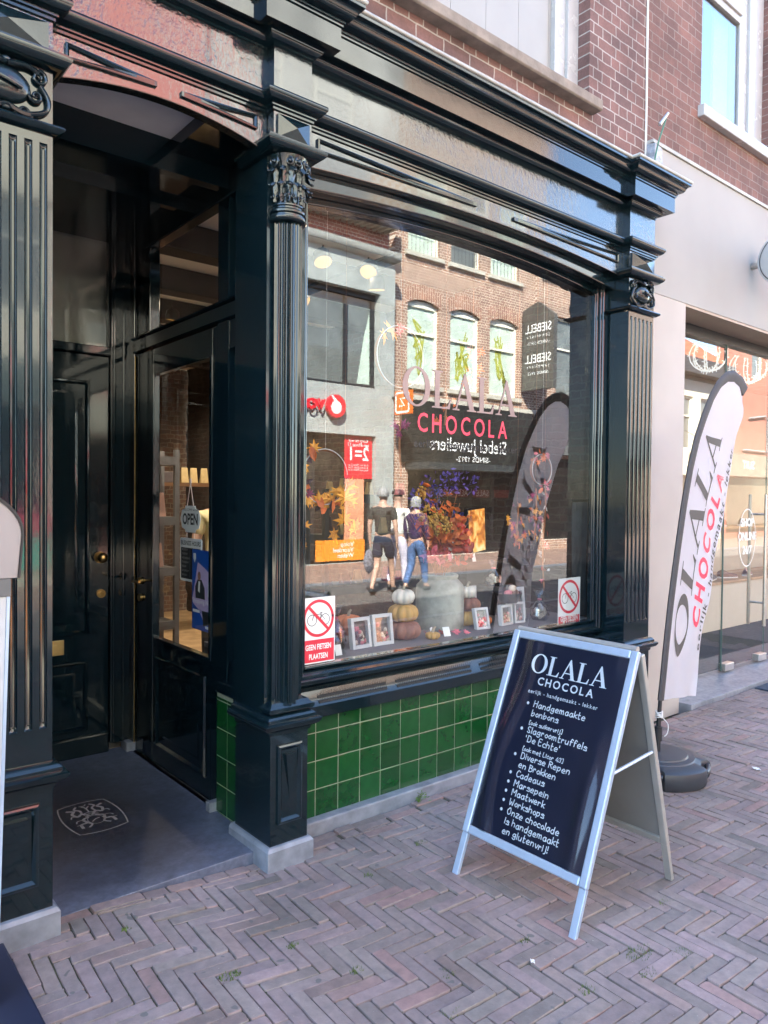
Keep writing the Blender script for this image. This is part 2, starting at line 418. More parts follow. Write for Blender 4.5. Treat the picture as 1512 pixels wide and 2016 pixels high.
BLACK = mat('matt_black', (0.012, 0.012, 0.014), 0.5, 0, 0.2, 20)
WHITE = mat('white_print', (0.78, 0.78, 0.77), 0.45, 0, 0.03, 5)
# ---------------------------------------------------------------- ground
def pavers():
    w, Ln, g = 0.0515, 0.206, 0.0042; mb = MB(); rnd = random.Random(3)
    rot = math.radians(-2.6); ca, sa = math.cos(rot), math.sin(rot); cx, cy0 = 3.0, -1.3
    def clip(poly, ylim):
        out = []
        for i in range(len(poly)):
            p, q = poly[i], poly[(i + 1) % len(poly)]
            if p[1] <= ylim: out.append(p)
            if (p[1] <= ylim) != (q[1] <= ylim):
                t = (ylim - p[1]) / (q[1] - p[1]); out.append((p[0] + (q[0] - p[0]) * t, ylim))
        return out
    def stone(poly, base):
        c = (sum(p[0] for p in poly) / len(poly), sum(p[1] for p in poly) / len(poly))
        dz = rnd.uniform(-.0045, .003); tx, ty = rnd.uniform(-.018, .018), rnd.uniform(-.014, .014)
        ring = []
        n = len(poly); jit = rnd.choice((.0015, .002, .004))
        for i in range(n):   # rounded, slightly worn corners
            p = Vector(poly[i]); a = Vector(poly[i - 1]) - p; b = Vector(poly[(i + 1) % n]) - p
            if a.length < 1e-4 or b.length < 1e-4: continue
            ra = rnd.uniform(.003, .010); ra = min(ra, a.length * .4, b.length * .4)
            pa, pb = p + a.normalized() * ra, p + b.normalized() * ra; mid = (pa + pb) / 2 * .55 + p * .45
            for q in (pa, mid, pb): ring.append(q + Vector((rnd.uniform(-1, 1), rnd.uniform(-1, 1))) * jit * .45)
            e = Vector(poly[(i + 1) % n])
            if b.length > .03:
                for t in (.36, .68): ring.append(p + (e - p) * t + Vector((rnd.uniform(-1, 1), rnd.uniform(-1, 1))) * jit * .6)
        if len(ring) < 6: return
        C = Vector(c); rows = []
        for sc_, dzz in ((1.0, -.03), (1.0, -.005), (.0, -.0011), (.0, 0.0)):
            row = []
            for q in ring:
                d = q - C
                if sc_ == 0.0: d = d - d.normalized() * (.0012 if dzz < 0 else .0032)
                x, y = C.x + d.x, C.y + d.y
                row.append(Vector((x, y, base(x) + dz + dzz + d.x * tx + d.y * ty)))
            rows.append(row)
        mb.grid(rows, True, False); k = len(rows[-1]); mb.add(rows[-1], [tuple(range(k))])
    n2 = 8
    for j in range(-36, 60):
        for i in range(-80, 130):
            t = (i + j) % n2
            if t == 0: r = (i * w, j * w, i * w + Ln, j * w + w)
            elif t == 4: r = (i * w, j * w, i * w + w, j * w + Ln)
            else: continue
            h_ = g / 2
            P = [(r[0] + h_, r[1] + h_), (r[2] - h_, r[1] + h_), (r[2] - h_, r[3] - h_), (r[0] + h_, r[3] - h_)]
            P = [(cx + (x - 1.5) * ca - (y) * sa, cy0 + (x - 1.5) * sa + (y) * ca) for x, y in P]
            mx, my = sum(p[0] for p in P) / 4, sum(p[1] for p in P) / 4
            if mx < -.3 or mx > 8.3 or my < -2.75 or my > -.08: continue
            P = clip(P, -.168)
            if len(P) < 3: continue
            ar = abs(sum(P[q][0] * P[(q + 1) % len(P)][1] - P[(q + 1) % len(P)][0] * P[q][1] for q in range(len(P)))) / 2
            if ar < .0006: continue
            stone(P, zg)
    x = -.3
    while x < 8.3:    # one stretcher course along the fronts
        l = rnd.choice((.2, .2, .2, .1, .16)); y1 = -.108; y0 = -.164
        if x > 1.85 and x < 4.3: y1 = -.062
        if y1 > -.1:
            stone([(x + .002, -.11), (x + l - .002, -.11), (x + l - .002, y1), (x + .002, y1)], zg)
            stone([(x + .002, y0), (x + l * .9 - .002, y0), (x + l * .9 - .002, -.114), (x + .002, -.114)], zg)
        else: stone([(x + .002, y0), (x + l - .002, y0), (x + l - .002, y1), (x + .002, y1)], zg)
        x += l
    return mb
def paver_mat():
    m, t, b = nodes_of('clay_pavers')
    g = N(t, 'ShaderNodeNewGeometry')
    c = ramp(t, g.outputs['Random Per Island'], [(0, (.175, .150, .137)), (.2, (.235, .188, .178)), (.4, (.198, .158, .155)), (.6, (.262, .200, .196)), (.8, (.222, .190, .172)), (.93, (.268, .175, .162)), (1, (.142, .127, .115))])
    c = mixc(t, 1.0, c, ramp(t, noise(t, 24, 5, .65), [(.3, (.80, .80, .80)), (.7, (1.16, 1.14, 1.12))]), 'MULTIPLY')
    c = mixc(t, 1.0, c, ramp(t, noise(t, 1.1, 4, .6), [(.3, (.86, .87, .86)), (.7, (1.12, 1.10, 1.12))]), 'MULTIPLY')
    st = ramp(t, noise(t, 7.5, 6, .75), [(.64, (0, 0, 0)), (.74, (1, 1, 1))])
    c = mixc(t, st, c, (.12, .105, .09))
    sp = ramp(t, noise(t, 160, 2, .5), [(.74, (0, 0, 0)), (.78, (1, 1, 1))])
    c = mixc(t, sp, c, (.42, .38, .35))
    gum = ramp(t, noise(t, 17, 1, .3), [(.735, (0, 0, 0)), (.75, (1, 1, 1))]); c = mixc(t, gum, c, (.13, .12, .115))
    wet = ramp(t, noise(t, .55, 5, .7), [(.42, (.82, .82, .80)), (.62, (1.08, 1.07, 1.05))]); c = mixc(t, 1.0, c, wet, 'MULTIPLY')
    L(t, c, b.inputs['Base Color']); b.inputs['Roughness'].default_value = .72; b.inputs['Specular IOR Level'].default_value = .4
    bump(t, b, noise(t, 130, 5, .7), .55, .0028); return m
PAV = paver_mat()
pavers().build('pavement', PAV, smooth=35, kind='structure')
SAND = mat('joint_sand', (0.075, 0.066, 0.052), 0.95, 0, 0.4, 18, .5, 120, .004, col2=(.085, .085, .045))
mb = MB(); xs = [-1.0 + .15 * i for i in range(66)]
mb.grid([[Vector((x, y, zg(x) - .0085)) for x in xs] for y in (-2.9, -1.5, -.3, -.09)]); mb.build('pavement_bed', SAND, kind='structure', smooth=60)
ROADB = brick('road_paving', (0.15, 0.14, 0.135), (0.105, 0.10, 0.10), (0.07, 0.065, 0.06), 'XY', .2, .07, .008, rough=.7, bd=.004)
PAVOPP = brick('opposite_paving', (0.36, 0.235, 0.185), (0.29, 0.185, 0.15), (0.17, 0.13, 0.10), 'XY', .2, .07, .008, rough=.75, bd=.004)
PAVNEAR = brick('near_paving', (0.25, 0.19, 0.18), (0.20, 0.155, 0.145), (0.10, 0.09, 0.075), 'XY', .2, .055, .006, rough=.75, bd=.004)
GRND = mat('far_ground', (0.14, 0.13, 0.12), 0.9, 0, .2, .2)
MB().box(-150, 150, -150, 150, -.6, -.10).build('ground', GRND, kind='structure')
MB().box(-40, 60, -4.2, -2.9, -.3, -.004).box(-40, -1.0, -2.9, -.02, -.3, .05).box(8.75, 60, -2.9, .0, -.3, -.004).build('pavement', PAVNEAR, kind='structure')
MB().box(-40, 60, -8.15, -4.35, -.3, -.03).build('road', ROADB, kind='structure')
MB().box(-40, 60, -4.35, -4.2, -.3, .006).box(-40, 60, -8.3, -8.15, -.3, .006).build('kerb', STONE, kind='structure')
MB().box(-40, 60, -14.5, -8.3, -.3, -.002).build('opposite_pavement', PAVOPP, kind='structure')
# moss and tufts in the joints
mb = MB(); rnd = random.Random(11)
for (x, y, r_, n) in [(1.15, -.78, .03, 60), (1.42, -.74, .02, 30), (1.75, -1.18, .03, 40), (2.28, -1.60, .03, 60), (2.36, -1.52, .05, 90), (2.47, -1.62, .05, 80), (2.05, -1.52, .03, 40), (1.52, -.98, .02, 30), (1.62, -1.32, .03, 40), (2.1, -1.22, .02, 20), (2.6, -1.95, .05, 70), (1.95, -.5, .02, 20), (2.75, -1.4, .03, 30), (3.0, -1.9, .04, 40), (.98, -.33, .015, 20), (2.32, -.42, .03, 40)]:
    for k in range(n):
        a = rnd.uniform(0, 2 * PI); q = 1.3 * r_ * math.sqrt(rnd.random()); bx, by = x + q * math.cos(a), y + q * math.sin(a) * .6
        h_ = rnd.uniform(.006, .018); l_ = rnd.uniform(0, 2 * PI); z0 = zg(bx) - .006; e = .0026
        mb.add([(bx - e, by, z0), (bx + e, by, z0), (bx + math.cos(l_) * .006, by + math.sin(l_) * .006, z0 + h_)], [(0, 1, 2)])
MOSS = mat('moss_green', (0.075, 0.115, 0.022), 0.8, 0, .4, 40)
tag(mb.build('moss', MOSS, kind='structure'), 'green moss tufts growing in the paving joints', 'moss', kind='stuff')
mb = MB(); rnd = random.Random(5); wx, wy = 2.62, -.078
for k in range(11):
    a = rnd.uniform(0, 2 * PI); r_ = rnd.uniform(.02, .05); h_ = rnd.uniform(.02, .06); e = Vector((wx + r_ * math.cos(a), wy - abs(r_ * math.sin(a)) , h_))
    mb.tube([(wx, wy, -.01), ((wx + e.x) / 2, (wy + e.y) / 2, h_ * .8), e], .0012, 4)
    for q in range(3):
        c = e + Vector((rnd.uniform(-1, 1), rnd.uniform(-1, 1), rnd.uniform(-.6, .6))) * .012; d = Vector((rnd.uniform(-1, 1), rnd.uniform(-1, 0), rnd.uniform(0, 1))).normalized() * .011; s_ = d.cross(Vector((0, 0, 1))) * .6
        mb.add([c, c + d + s_, c + d * 1.8, c + d - s_], [(0, 1, 2, 3)])
mb.build('weed', mat('weed_leaf', (.10, .20, .035), .6, 0, .3, 60), label='small green weed growing where the tiled wall meets the paving', cat='weed')
for (x, y, l_, w_, r_, lab) in [(3.30, -1.72, .028, .018, .4, 'small white paper scrap on the paving right of the A-board'), (4.52, -.98, .05, .03, 1.0, 'crumpled white tissue scrap lying near the flag base'), (3.66, -2.02, .036, .012, .2, 'narrow white paper strip at the right edge of the paving'), (2.02, -1.32, .02, .014, .8, 'tiny pale crumb of paper before the tiled wall')]:
    ca, sa = math.cos(r_), math.sin(r_); F = Frame((x, y, .002), (ca, sa, 0), (-sa, ca, 0)); mb = MB()
    mb.grid([[F.p((i - 2) * l_ / 4, (j - 1) * w_ / 2, .002 + .0035 * ((i * 7 + j * 5) % 3)) for i in range(5)] for j in range(3)]); mb.build('paper_scrap', mat('litter_paper', (.62, .61, .58), .8, 0, .08, 60), None, label=lab, cat='litter')
# ---------------------------------------------------------------- the chocolate shop
shop = thing('shop_building', 'brick building with a black-green shopfront, fluted pilasters and green tiles below its window', 'shop', (2.6, 0, 0))
YR, YB = -.147, -.20            # front plane between pilasters and on them
PIL = [(.465, .765), (1.645, 1.835), (4.325, 4.625)]
def plan(out=0.0):
    p = [(-.6, YR)]
    for a, b in PIL: p += [(a, YR), (a, YB), (b, YB), (b, YR)]
    p[-1] = (4.625, .06); return p
PL = plan()
def prof_part(name, prof, m, smooth=40): return MB().sweep(PL, prof).build(name, m, shop, smooth=smooth)
prof_part('frieze', [(-.08, 3.285), (0, 3.285), (0, 3.50), (-.08, 3.50)], PAINTW)
prof_part('architrave_moulding', [(-.05, 3.222), (.008, 3.222), (.008, 3.232), (.016, 3.236), (.016, 3.246), (.03, 3.250), (.044, 3.262), (.052, 3.274), (.054, 3.284), (.05, 3.292), (.04, 3.297), (.0, 3.302), (-.02, 3.302)], PAINT)
prof_part('bed_moulding', [(-.05, 3.488), (.006, 3.488), (.006, 3.498), (.014, 3.502), (.026, 3.512), (.034, 3.522), (.036, 3.530), (.05, 3.534), (-.05, 3.534)], PAINT)
prof_part('fascia', [(-.05, 3.536), (.078, 3.536), (.09, 3.533), (.09, 3.632), (-.05, 3.632)], PAINTF)
prof_part('cornice', [(-.05, 3.6325), (.097, 3.6325), (.097, 3.642), (.104, 3.645), (.104, 3.654), (.112, 3.657), (.128, 3.664), (.138, 3.676), (.143, 3.69), (.152, 3.70), (.162, 3.704), (.166, 3.707), (.166, 3.722), (-.05, 3.722)], PAINT)
prof_part('zinc_capping', [(-.10, 3.775), (.10, 3.742), (.150, 3.738)] + [(.162 + .013 * math.cos(a), 3.733 + .013 * math.sin(a)) for a in [math.radians(q) for q in (150, 110, 70, 30, -10, -50, -90, -130)]] + [(.14, 3.7225), (-.10, 3.7225)], ZINC, 60)
# friezes' frames with an arched lower edge, one over the porch, one over the window
def arch_panel(x0, x1, zs, crown, zt, y0, y1, skew=0.0):
    n = 28; F = Frame((0, y0, 0), (1, 0, 0), (0, 0, 1)); pts = []
    for i in range(n + 1):
        s = i / n; x = x0 + (x1 - x0) * s; pts.append((x, zs + (crown - zs) * (1 - (2 * s - 1) ** 2)))
    pts += [(x1, zt), (x0, zt)]
    return MB().poly(F, pts, -(y1 - y0), 0)
arch_panel(.765, 1.645, 3.060, 3.127, 3.2215, YR, YR + .05).build('porch_arch', PAINTW, shop, bevel=.004)
arch_panel(1.835, 4.325, 3.060, 3.116, 3.2215, YR, YR + .05).build('window_arch', PAINTW, shop, bevel=.004)
arch_panel(1.835, 4.325, 2.985, 3.058, 3.10, YR + .052, YR + .14).build('window_arch_moulding', PAINT, shop, bevel=.006)
arch_panel(1.80, 4.40, 2.945, 3.034, 3.10, -.005, .05).build('window_head', PAINT, shop, bevel=.006)
MB().box(1.80, 4.34, -.097, .055, 3.101, 3.22).build('window_arch_backing', PAINT, shop)
# tapered raised mouldings in the arch panels
def wedge(x0, x1, z, h, flip):
    F = Frame((0, YR, 0), (1, 0, 0), (0, 0, 1)); mb = MB(); t = .011
    A = [(x0, z - h / 2), (x0, z + h / 2), (x1, z + h * .16), (x1, z - h * .16)]
    B = [(x0 + t * 1.2 * (1 if x1 > x0 else -1), z - h / 2 + t), (x0 + t * 1.2 * (1 if x1 > x0 else -1), z + h / 2 - t), (x0 + (x1 - x0) * .52, z + .0012), (x0 + (x1 - x0) * .52, z - .0012)]
    for k in range(4):
        a, b, c, d = A[k], A[(k + 1) % 4], B[(k + 1) % 4], B[k]
        m_ = lambda p, q: ((p[0] + q[0]) / 2, (p[1] + q[1]) / 2)
        e, f = m_(a, d), m_(b, c)
        vs = [F.p(*a, 0), F.p(*b, 0), F.p(*a, .012), F.p(*b, .012), F.p(*e, .014), F.p(*f, .014), F.p(*d, .008), F.p(*c, .008), F.p(*d, .001), F.p(*c, .001)]
        mb.add(vs, [(0, 1, 3, 2), (2, 3, 5, 4), (4, 5, 7, 6), (6, 7, 9, 8)])
    mb.add([F.p(x0 + (x1 - x0) * .52, z - h * .22, .001), F.p(x0 + (x1 - x0) * .52, z + h * .22, .001), F.p(x1, z + h * .16, .013), F.p(x1, z - h * .16, .013)], [(0, 1, 2, 3)])
    return mb.build('tapered_moulding', PAINT, shop)
for x0, x1 in ((1.90, 2.93), (4.27, 3.23), (.82, 1.155), (1.592, 1.254)): wedge(x0, x1, 3.168, .058, False)
# --- pilasters
def groove_face(mb, x0, x1, y, z0, z1, n, d):
    """flat face with round-ended flutes"""
    xs = [(x0, 0)]; w = (x1 - x0 - .012) / n
    for i in range(n):
        c = x0 + .006 + w * (i + .5); r_ = w * .27
        xs += [(c - r_, 0), (c - r_ * .8, .55), (c - r_ * .45, .88), (c, 1), (c + r_ * .45, .88), (c + r_ * .8, .55), (c + r_, 0)]
    xs.append((x1, 0))
    st = [(z0 - .055, 0), (z0, 0), (z0 + .003, .5), (z0 + .010, .85), (z0 + .02, 1), (z1 - .02, 1), (z1 - .010, .85), (z1 - .003, .5), (z1, 0), (z1 + .035, 0)]
    mb.grid([[Vector((x, y + k * f * d, z)) for x, k in xs] for z, f in st])
def scroll(mb, F, cx, cy, r0, turns, a0, c, w=.007, sgn=1, n=26):
    pts = []
    for i in range(n + 1):
        t = i / n; a = a0 + sgn * turns * 2 * PI * t; r_ = r0 * (1 - .86 * t); pts.append(F.p(cx + r_ * math.cos(a), cy + r_ * math.sin(a), c + .004 * t))
    mb.tube(pts, [w * (1 - .45 * i / n) for i in range(n + 1)], 6)
def cartouche(parent, xc, zc, w, h):
    F = Frame((xc, YB, zc), (1, 0, 0), (0, 0, 1)); mb = MB()
    mb.ball((xc, YB + .004, zc + .005), w * .27, .042, h * .33, 20, 12)
    for s in (-1, 1):
        scroll(mb, F, s * w * .34, h * .30, .026, 1.5, PI / 2, .010, .0075, -s)
        scroll(mb, F, s * w * .31, -h * .05, .024, 1.4, PI * .9 if s > 0 else PI * .1, .010, .0075, s)
        scroll(mb, F, s * w * .18, -h * .40, .017, 1.3, 0 if s > 0 else PI, .012, .006, s)
        mb.tube(catmull([F.p(s * w * .36, h * .16, .008), F.p(s * w * .44, -h * .08, .012), F.p(s * w * .40, -h * .30, .012), F.p(s * w * .20, -h * .42, .012), F.p(0, -h * .36, .02)]), .0095, 6)
        mb.tube(catmull([F.p(s * w * .34, h * .38, .01), F.p(s * w * .2, h * .44, .014), F.p(0, h * .36, .024)]), .010, 6)
        mb.ball(F.p(s * w * .17, h * .43, .010), .010)
        for q in range(3): mb.ball(F.p(s * w * (.10 + .08 * q), -h * .44, .008), .008, .008, .006)
    mb.tube(catmull([F.p(-w * .12, h * .06, .046), F.p(0, h * .0, .05), F.p(w * .14, -h * .06, .044)]), .008, 6)
    mb.ball(F.p(0, -h * .40, .014), .016, .012, .012); mb.ball(F.p(0, h * .42, .016), .018, .014, .014)
    return mb.build('cartouche', PAINTO, parent, smooth=60)
def boss(x0, x1, z0, z1, parent):
    F = Frame((0, YB, 0), (1, 0, 0), (0, 0, 1)); e = .016; a0, a1, b0, b1 = x0 + e, x1 - e, z0, z1; c = .036; q = .010
    vs = [F.p(a0, b0, -.002), F.p(a1, b0, -.002), F.p(a1, b1, -.002), F.p(a0, b1, -.002), F.p(a0, b0, q), F.p(a1, b0, q), F.p(a1, b1, q), F.p(a0, b1, q), F.p((a0 + a1) / 2, (b0 + b1) / 2, c)]
    MB().add(vs, [(0, 1, 5, 4), (1, 2, 6, 5), (2, 3, 7, 6), (3, 0, 4, 7), (4, 5, 8), (5, 6, 8), (6, 7, 8), (7, 4, 8)]).build('diamond_boss', PAINT, parent)
def rect_panel(F, a0, a1, b0, b1, parent, raised=True):
    """recess framed by a moulding"""
    mb = MB(); steps = [(0, 0.0), (.002, .009), (.008, .013), (.014, .013), (.020, .008), (.025, .002)]
    rows = [[F.p(a0 + s, b0 + s, c), F.p(a1 - s, b0 + s, c), F.p(a1 - s, b1 - s, c), F.p(a0 + s, b1 - s, c)] for s, c in [(x, y + .001) for x, y in steps]]
    mb.grid(rows, True); mb.add(rows[-1], [(0, 1, 2, 3)])
    return mb.build('panel', PAINT, parent, smooth=30)
def pilaster(x0, x1, engaged=False):
    zb = zg((x0 + x1) / 2) - .03
    p = MB(); body = p
    xc = (x0 + x1) / 2; w = x1 - x0
    yf = YB if not engaged else -.15
    if engaged: body.box(x0, x1, yf, .125, .60, 3.06)
    else:
        groove_face(body, x0, x1, yf, .785, 2.80, 6, .013)
        body.add([(x0, yf, .73), (x0, .06, .73), (x0, .06, 2.835), (x0, yf, 2.835), (x1, yf, .73), (x1, .06, .73), (x1, .06, 2.835), (x1, yf, 2.835)], [(0, 1, 2, 3), (4, 7, 6, 5)])
        body.box(x0, x1, yf, .06, .60, .73).box(x0, x1, yf, .06, 2.835, 3.06)
    P = body.build('pilaster', PAINT, shop, smooth=25)
    # block behind the boss
    MB().box(x0, x1, YB, .06, 3.1045, 3.2215).build('frieze_block', PAINTW, P)
    boss(x0, x1, 3.112, 3.208, P)
    U = lambda d=0: [(x0 - d, .05), (x0 - d, yf - d), (x1 + d, yf - d), (x1 + d, .05)]
    UB = [(x0, .05), (x0, YB), (x1, YB), (x1, .05)]
    MB().sweep(UB, [(-.08, 3.050), (.012, 3.050), (.024, 3.056), (.040, 3.068), (.050, 3.078), (.052, 3.085), (.052, 3.093), (.042, 3.094), (.042, 3.104), (-.08, 3.104)]).build('abacus', PAINT, P, smooth=40)
    UP = [(x0, .10), (x0, YB - .005), (x1, YB - .005), (x1, .02)]
    MB().sweep(UP, [(-.06, .575), (.006, .575), (.010, .59), (.024, .597), (.036, .606), (.044, .618), (.046, .628), (.036, .634), (.026, .636), (.026, .648), (.018, .656), (.006, .664), (-.06, .668)]).build('pedestal_cap', PAINT, P, smooth=40)
    ped = MB().box(x0, x1, YB - .005, .10, zb + .12, .58).build('pedestal', PAINT, P)
    F = Frame((0, YB - .005, 0), (1, 0, 0), (0, 0, 1)); m_ = .032 if engaged else .045
    rect_panel(F, x0 + m_, x1 - m_, zb + .215, .53, P)
    # long wedge on the panel
    a0, a1, b0, b1 = x0 + m_ + .037, x1 - m_ - .037, zb + .27, .488
    MB().add([F.p(a0, b1, .003), F.p(a1, b1, .003), F.p(a0, b1, .020), F.p(a1, b1, .020), F.p(a0, b0, .0034), F.p(a1, b0, .0034), F.p((a0 + a1) / 2, b1 - .20, .004)],
             [(0, 1, 3, 2), (2, 3, 6), (0, 2, 6, 4), (3, 1, 5, 6), (4, 6, 5)]).build('wedge', PAINT, P)
    st = MB().sweep([(x0, .12), (x0, YB - .005), (x1, YB - .005), (x1, .02)], [(-.06, zb - .06), (.022, zb - .06), (.022, zb + .112), (.012, zb + .126), (-.06, zb + .135)])
    st.build('plinth', STONE, P, bevel=.002)
    if engaged:
        R_ = .068; nf = 18
        fl = lambda a, z: 1 - .17 * (abs(math.cos(a * nf / 2)) ** 1.2)
        c = (xc, yf - .004, 0)
        mb = MB(); mb.lathe([(R_ * 1.0, z) for z in (.70, 1.2, 1.9, 2.4, 2.79)], c, 162, PI, 2 * PI, fl)
        mb.build('fluted_column', PAINT, P, smooth=50)
        mb = MB(); mb.sweep([(x0 + .01, yf + .02), (x0 + .01, YB + .0), (x1 - .005, YB + .0), (x1 - .005, yf + .02)], [(-.06, .666), (.018, .668), (.026, .676), (.026, .69), (.012, .70), (.004, .712), (-.06, .715)])
        mb.build('column_base', PAINT, P, smooth=40)
        mb = MB()
        prof = [(.066, 2.77)] + [(.068 + r_, z) for r_, z in ((.012, 2.772), (.020, 2.782), (.018, 2.794), (.008, 2.797), (.008, 2.803), (.016, 2.808), (.017, 2.816), (.010, 2.822), (.004, 2.826), (.004, 2.832), (.010, 2.836), (.010, 2.842), (.0, 2.848))]
        mb.lathe(prof, c, 48, PI, 2 * PI); mb.build('necking_rings', PAINTO, P, smooth=50)
        # leafy capital
        mb = MB(); mb.lathe([(.058, 2.845), (.060, 2.90), (.064, 2.96), (.074, 3.01), (.088, 3.048)], c, 32, PI, 2 * PI)
        C = Vector(c)
        def leaf(a, zb_, zt_, wd, curl):
            rows = []; n = 8; rb = .066
            for i in range(n + 1):
                t = i / n; z = zb_ + (zt_ - zb_) * math.sin(t * PI * .62) / math.sin(PI * .62) if t < .82 else zb_ + (zt_ - zb_) * (1.0 - (t - .82) * .9)
                r_ = rb + .006 + curl * t ** 2.4; ww = wd * (.55 + .75 * math.sin(PI * min(1, t * 1.05)) ** .8) * (1 + .22 * math.sin(t * 17)); row = []
                for s, dr in ((-1, -.003), (-.55, .002), (0, .0075), (.55, .002), (1, -.003)):
                    q = a + s * ww; row.append(C + Vector(((r_ + dr) * math.cos(q), (r_ + dr) * math.sin(q), z)))
                rows.append(row)
            mb.grid(rows); tip = rows[-1][2]; mb.ball(tip + Vector((math.cos(a), math.sin(a), -.4)) * .002, .0085, .0085, .006, 8, 6)
        for k in range(7): leaf(PI + PI * (k + .5) / 7, 2.850, 2.925, .17, .024)
        for k in range(6): leaf(PI + PI * (k + .5 + .02) / 6, 2.88, 2.985, .17, .034)
        for k in range(8):
            a = PI + PI * (k + .5) / 8; e = C + Vector((.078 * math.cos(a), .078 * math.sin(a), 0)); tv = Vector((-math.sin(a), math.cos(a), 0)); Fv = Frame((e.x, e.y, 0), tv, (0, 0, 1))
            scroll(mb, Fv, 0, 2.872, .012, 1.3, PI / 2, .004, .0035, 1 if k % 2 else -1, 14)
        for a in (PI * 1.12, PI * 1.36, PI * 1.64, PI * 1.88, PI * 1.5):
            big = a in (PI * 1.12, PI * 1.88); e = C + Vector((.086 * math.cos(a), .086 * math.sin(a), 0)); tv = Vector((-math.sin(a), math.cos(a), 0)); Fv = Frame((e.x, e.y, 0), tv, (0, 0, 1))
            s_ = -1 if a < PI * 1.5 else 1
            scroll(mb, Fv, 0, 3.012, .026 if big else .017, 1.6, PI / 2 * 1.2, .006, .0075 if big else .0055, s_, 22)
            mb.ball(Fv.p(0, 3.012, .012), .008)
            mb.tube(catmull([C + Vector((.066 * math.cos(a - s_ * .35), .066 * math.sin(a - s_ * .35), 2.90)), C + Vector((.074 * math.cos(a - s_ * .28), .074 * math.sin(a - s_ * .28), 2.97)), Fv.p(-s_ * .02, 3.032, .004)]), .005, 6)
        mb.build('leaf_capital', PAINTO, P, smooth=50)
        mb = MB(); F2 = Frame((xc, yf, 3.0395), (1, 0, 0), (0, -1, 0))
        mb.add([(xc - .088, -.02, 3.035), (xc - .07, yf - .06, 3.035), (xc - .035, yf - .048, 3.035), (xc + .035, yf - .048, 3.035), (xc + .07, yf - .06, 3.035), (xc + .088, -.02, 3.035),
                (xc - .088, -.02, 3.051), (xc - .07, yf - .06, 3.051), (xc - .035, yf - .048, 3.051), (xc + .035, yf - .048, 3.051), (xc + .07, yf - .06, 3.051), (xc + .088, -.02, 3.051)],
               [(5, 4, 3, 2, 1, 0)] + [(i, i + 1, i + 7, i + 6) for i in range(5)] + [(6, 7, 8, 9, 10, 11)])
        mb.build('capital_tablet', PAINT, P)
    else:
        cartouche(P, xc, 2.953, w, .185)
        MB().sweep([(x0, .05), (x0, YB), (x1, YB), (x1, .05)], [(-.05, 2.832), (.008, 2.832), (.018, 2.838), (.030, 2.845), (.034, 2.852), (.030, 2.859), (.004, 2.862), (-.05, 2.862)]).build('astragal', PAINT, P, smooth=40)
    return P
pilaster(*PIL[0]); pilaster(*PIL[1], True); pilaster(*PIL[2])
# --- tiled wall, ledge, sill under the window
mb = MB()
def tiles(F, a0, a1, b0, b1, pa, pb, oa, ob):
    g = .0052; a = oa
    rnd_ = random.Random(2)
    while a < a1:
        b = ob
        while b < b1:
            q0, q1, p0, p1 = max(a0, a + g / 2), min(a1, a + pa - g / 2), max(b0, b + g / 2), min(b1, b + pb - g / 2)
            if q1 - q0 > .004 and p1 - p0 > .004:
                e = .0035; ta, tb = rnd_.uniform(-.008, .008), rnd_.uniform(-.008, .008); c0 = .0028
                f = lambda x, y: c0 + (x - (q0 + q1) / 2) * ta + (y - (p0 + p1) / 2) * tb
                R1 = [F.p(x, y, 0) for x, y in ((q0, p0), (q1, p0), (q1, p1), (q0, p1))]
                R2 = [F.p(x, y, f(x, y) - .0012) for x, y in ((q0, p0), (q1, p0), (q1, p1), (q0, p1))]
                R3 = [F.p(x, y, f(x, y)) for x, y in ((q0 + e, p0 + e), (q1 - e, p0 + e), (q1 - e, p1 - e), (q0 + e, p1 - e))]
                mb.grid([R1, R2, R3], True); mb.add(R3, [(0, 1, 2, 3)])
            b += pb
        a += pa
TF = Frame((0, .004, 0), (1, 0, 0), (0, 0, 1))
tiles(TF, 1.838, 4.34, .0, .575, .135, .1375, 2.022 - .135 * 2, .4655 - .1375 * 4)
MB().box(1.80, 4.36, .0045, .09, -.05, .60).build('tile_bed', GROUT, shop)
TP = mb.build('tile_panel', TILE, shop, smooth=30)
mb = MB(); TF2 = Frame((1.694, .376, 0), (0, -1, 0), (0, 0, 1))
tiles(TF2, 0, .262, .03, .617, .135, .1375, -.03, .4655 - .1375 * 4)
mb.build('tile_panel', TILE, shop, smooth=30)
MB().box(1.6945, 1.80, .114, .376, -.05, .64).build('tile_bed', GROUT, shop)
MB().box(1.845, 4.33, -.052, .02, -.1, .062).build('wall_plinth', STONE, shop, bevel=.008)
MB().sweep([(1.80, 0), (4.36, 0)], [(-.06, .553), (.046, .553), (.050, .557), (.050, .609), (.046, .6135), (.012, .676), (-.06, .690)]).build('ledge', PAINT, shop, smooth=20)
MB().sweep([(1.83, 0), (4.34, 0)], [(-.05, .674), (.006, .676), (.010, .694), (.020, .700), (.034, .708), (.044, .722), (.045, .732), (.036, .738), (.024, .740), (.022, .752), (.012, .758), (.004, .762), (-.016, .782), (-.05, .786)]).build('window_sill', PAINT, shop, smooth=35)
SPK = mat('black_spike_strip', (0.012, 0.013, 0.014), 0.4, .6, .2, 40)
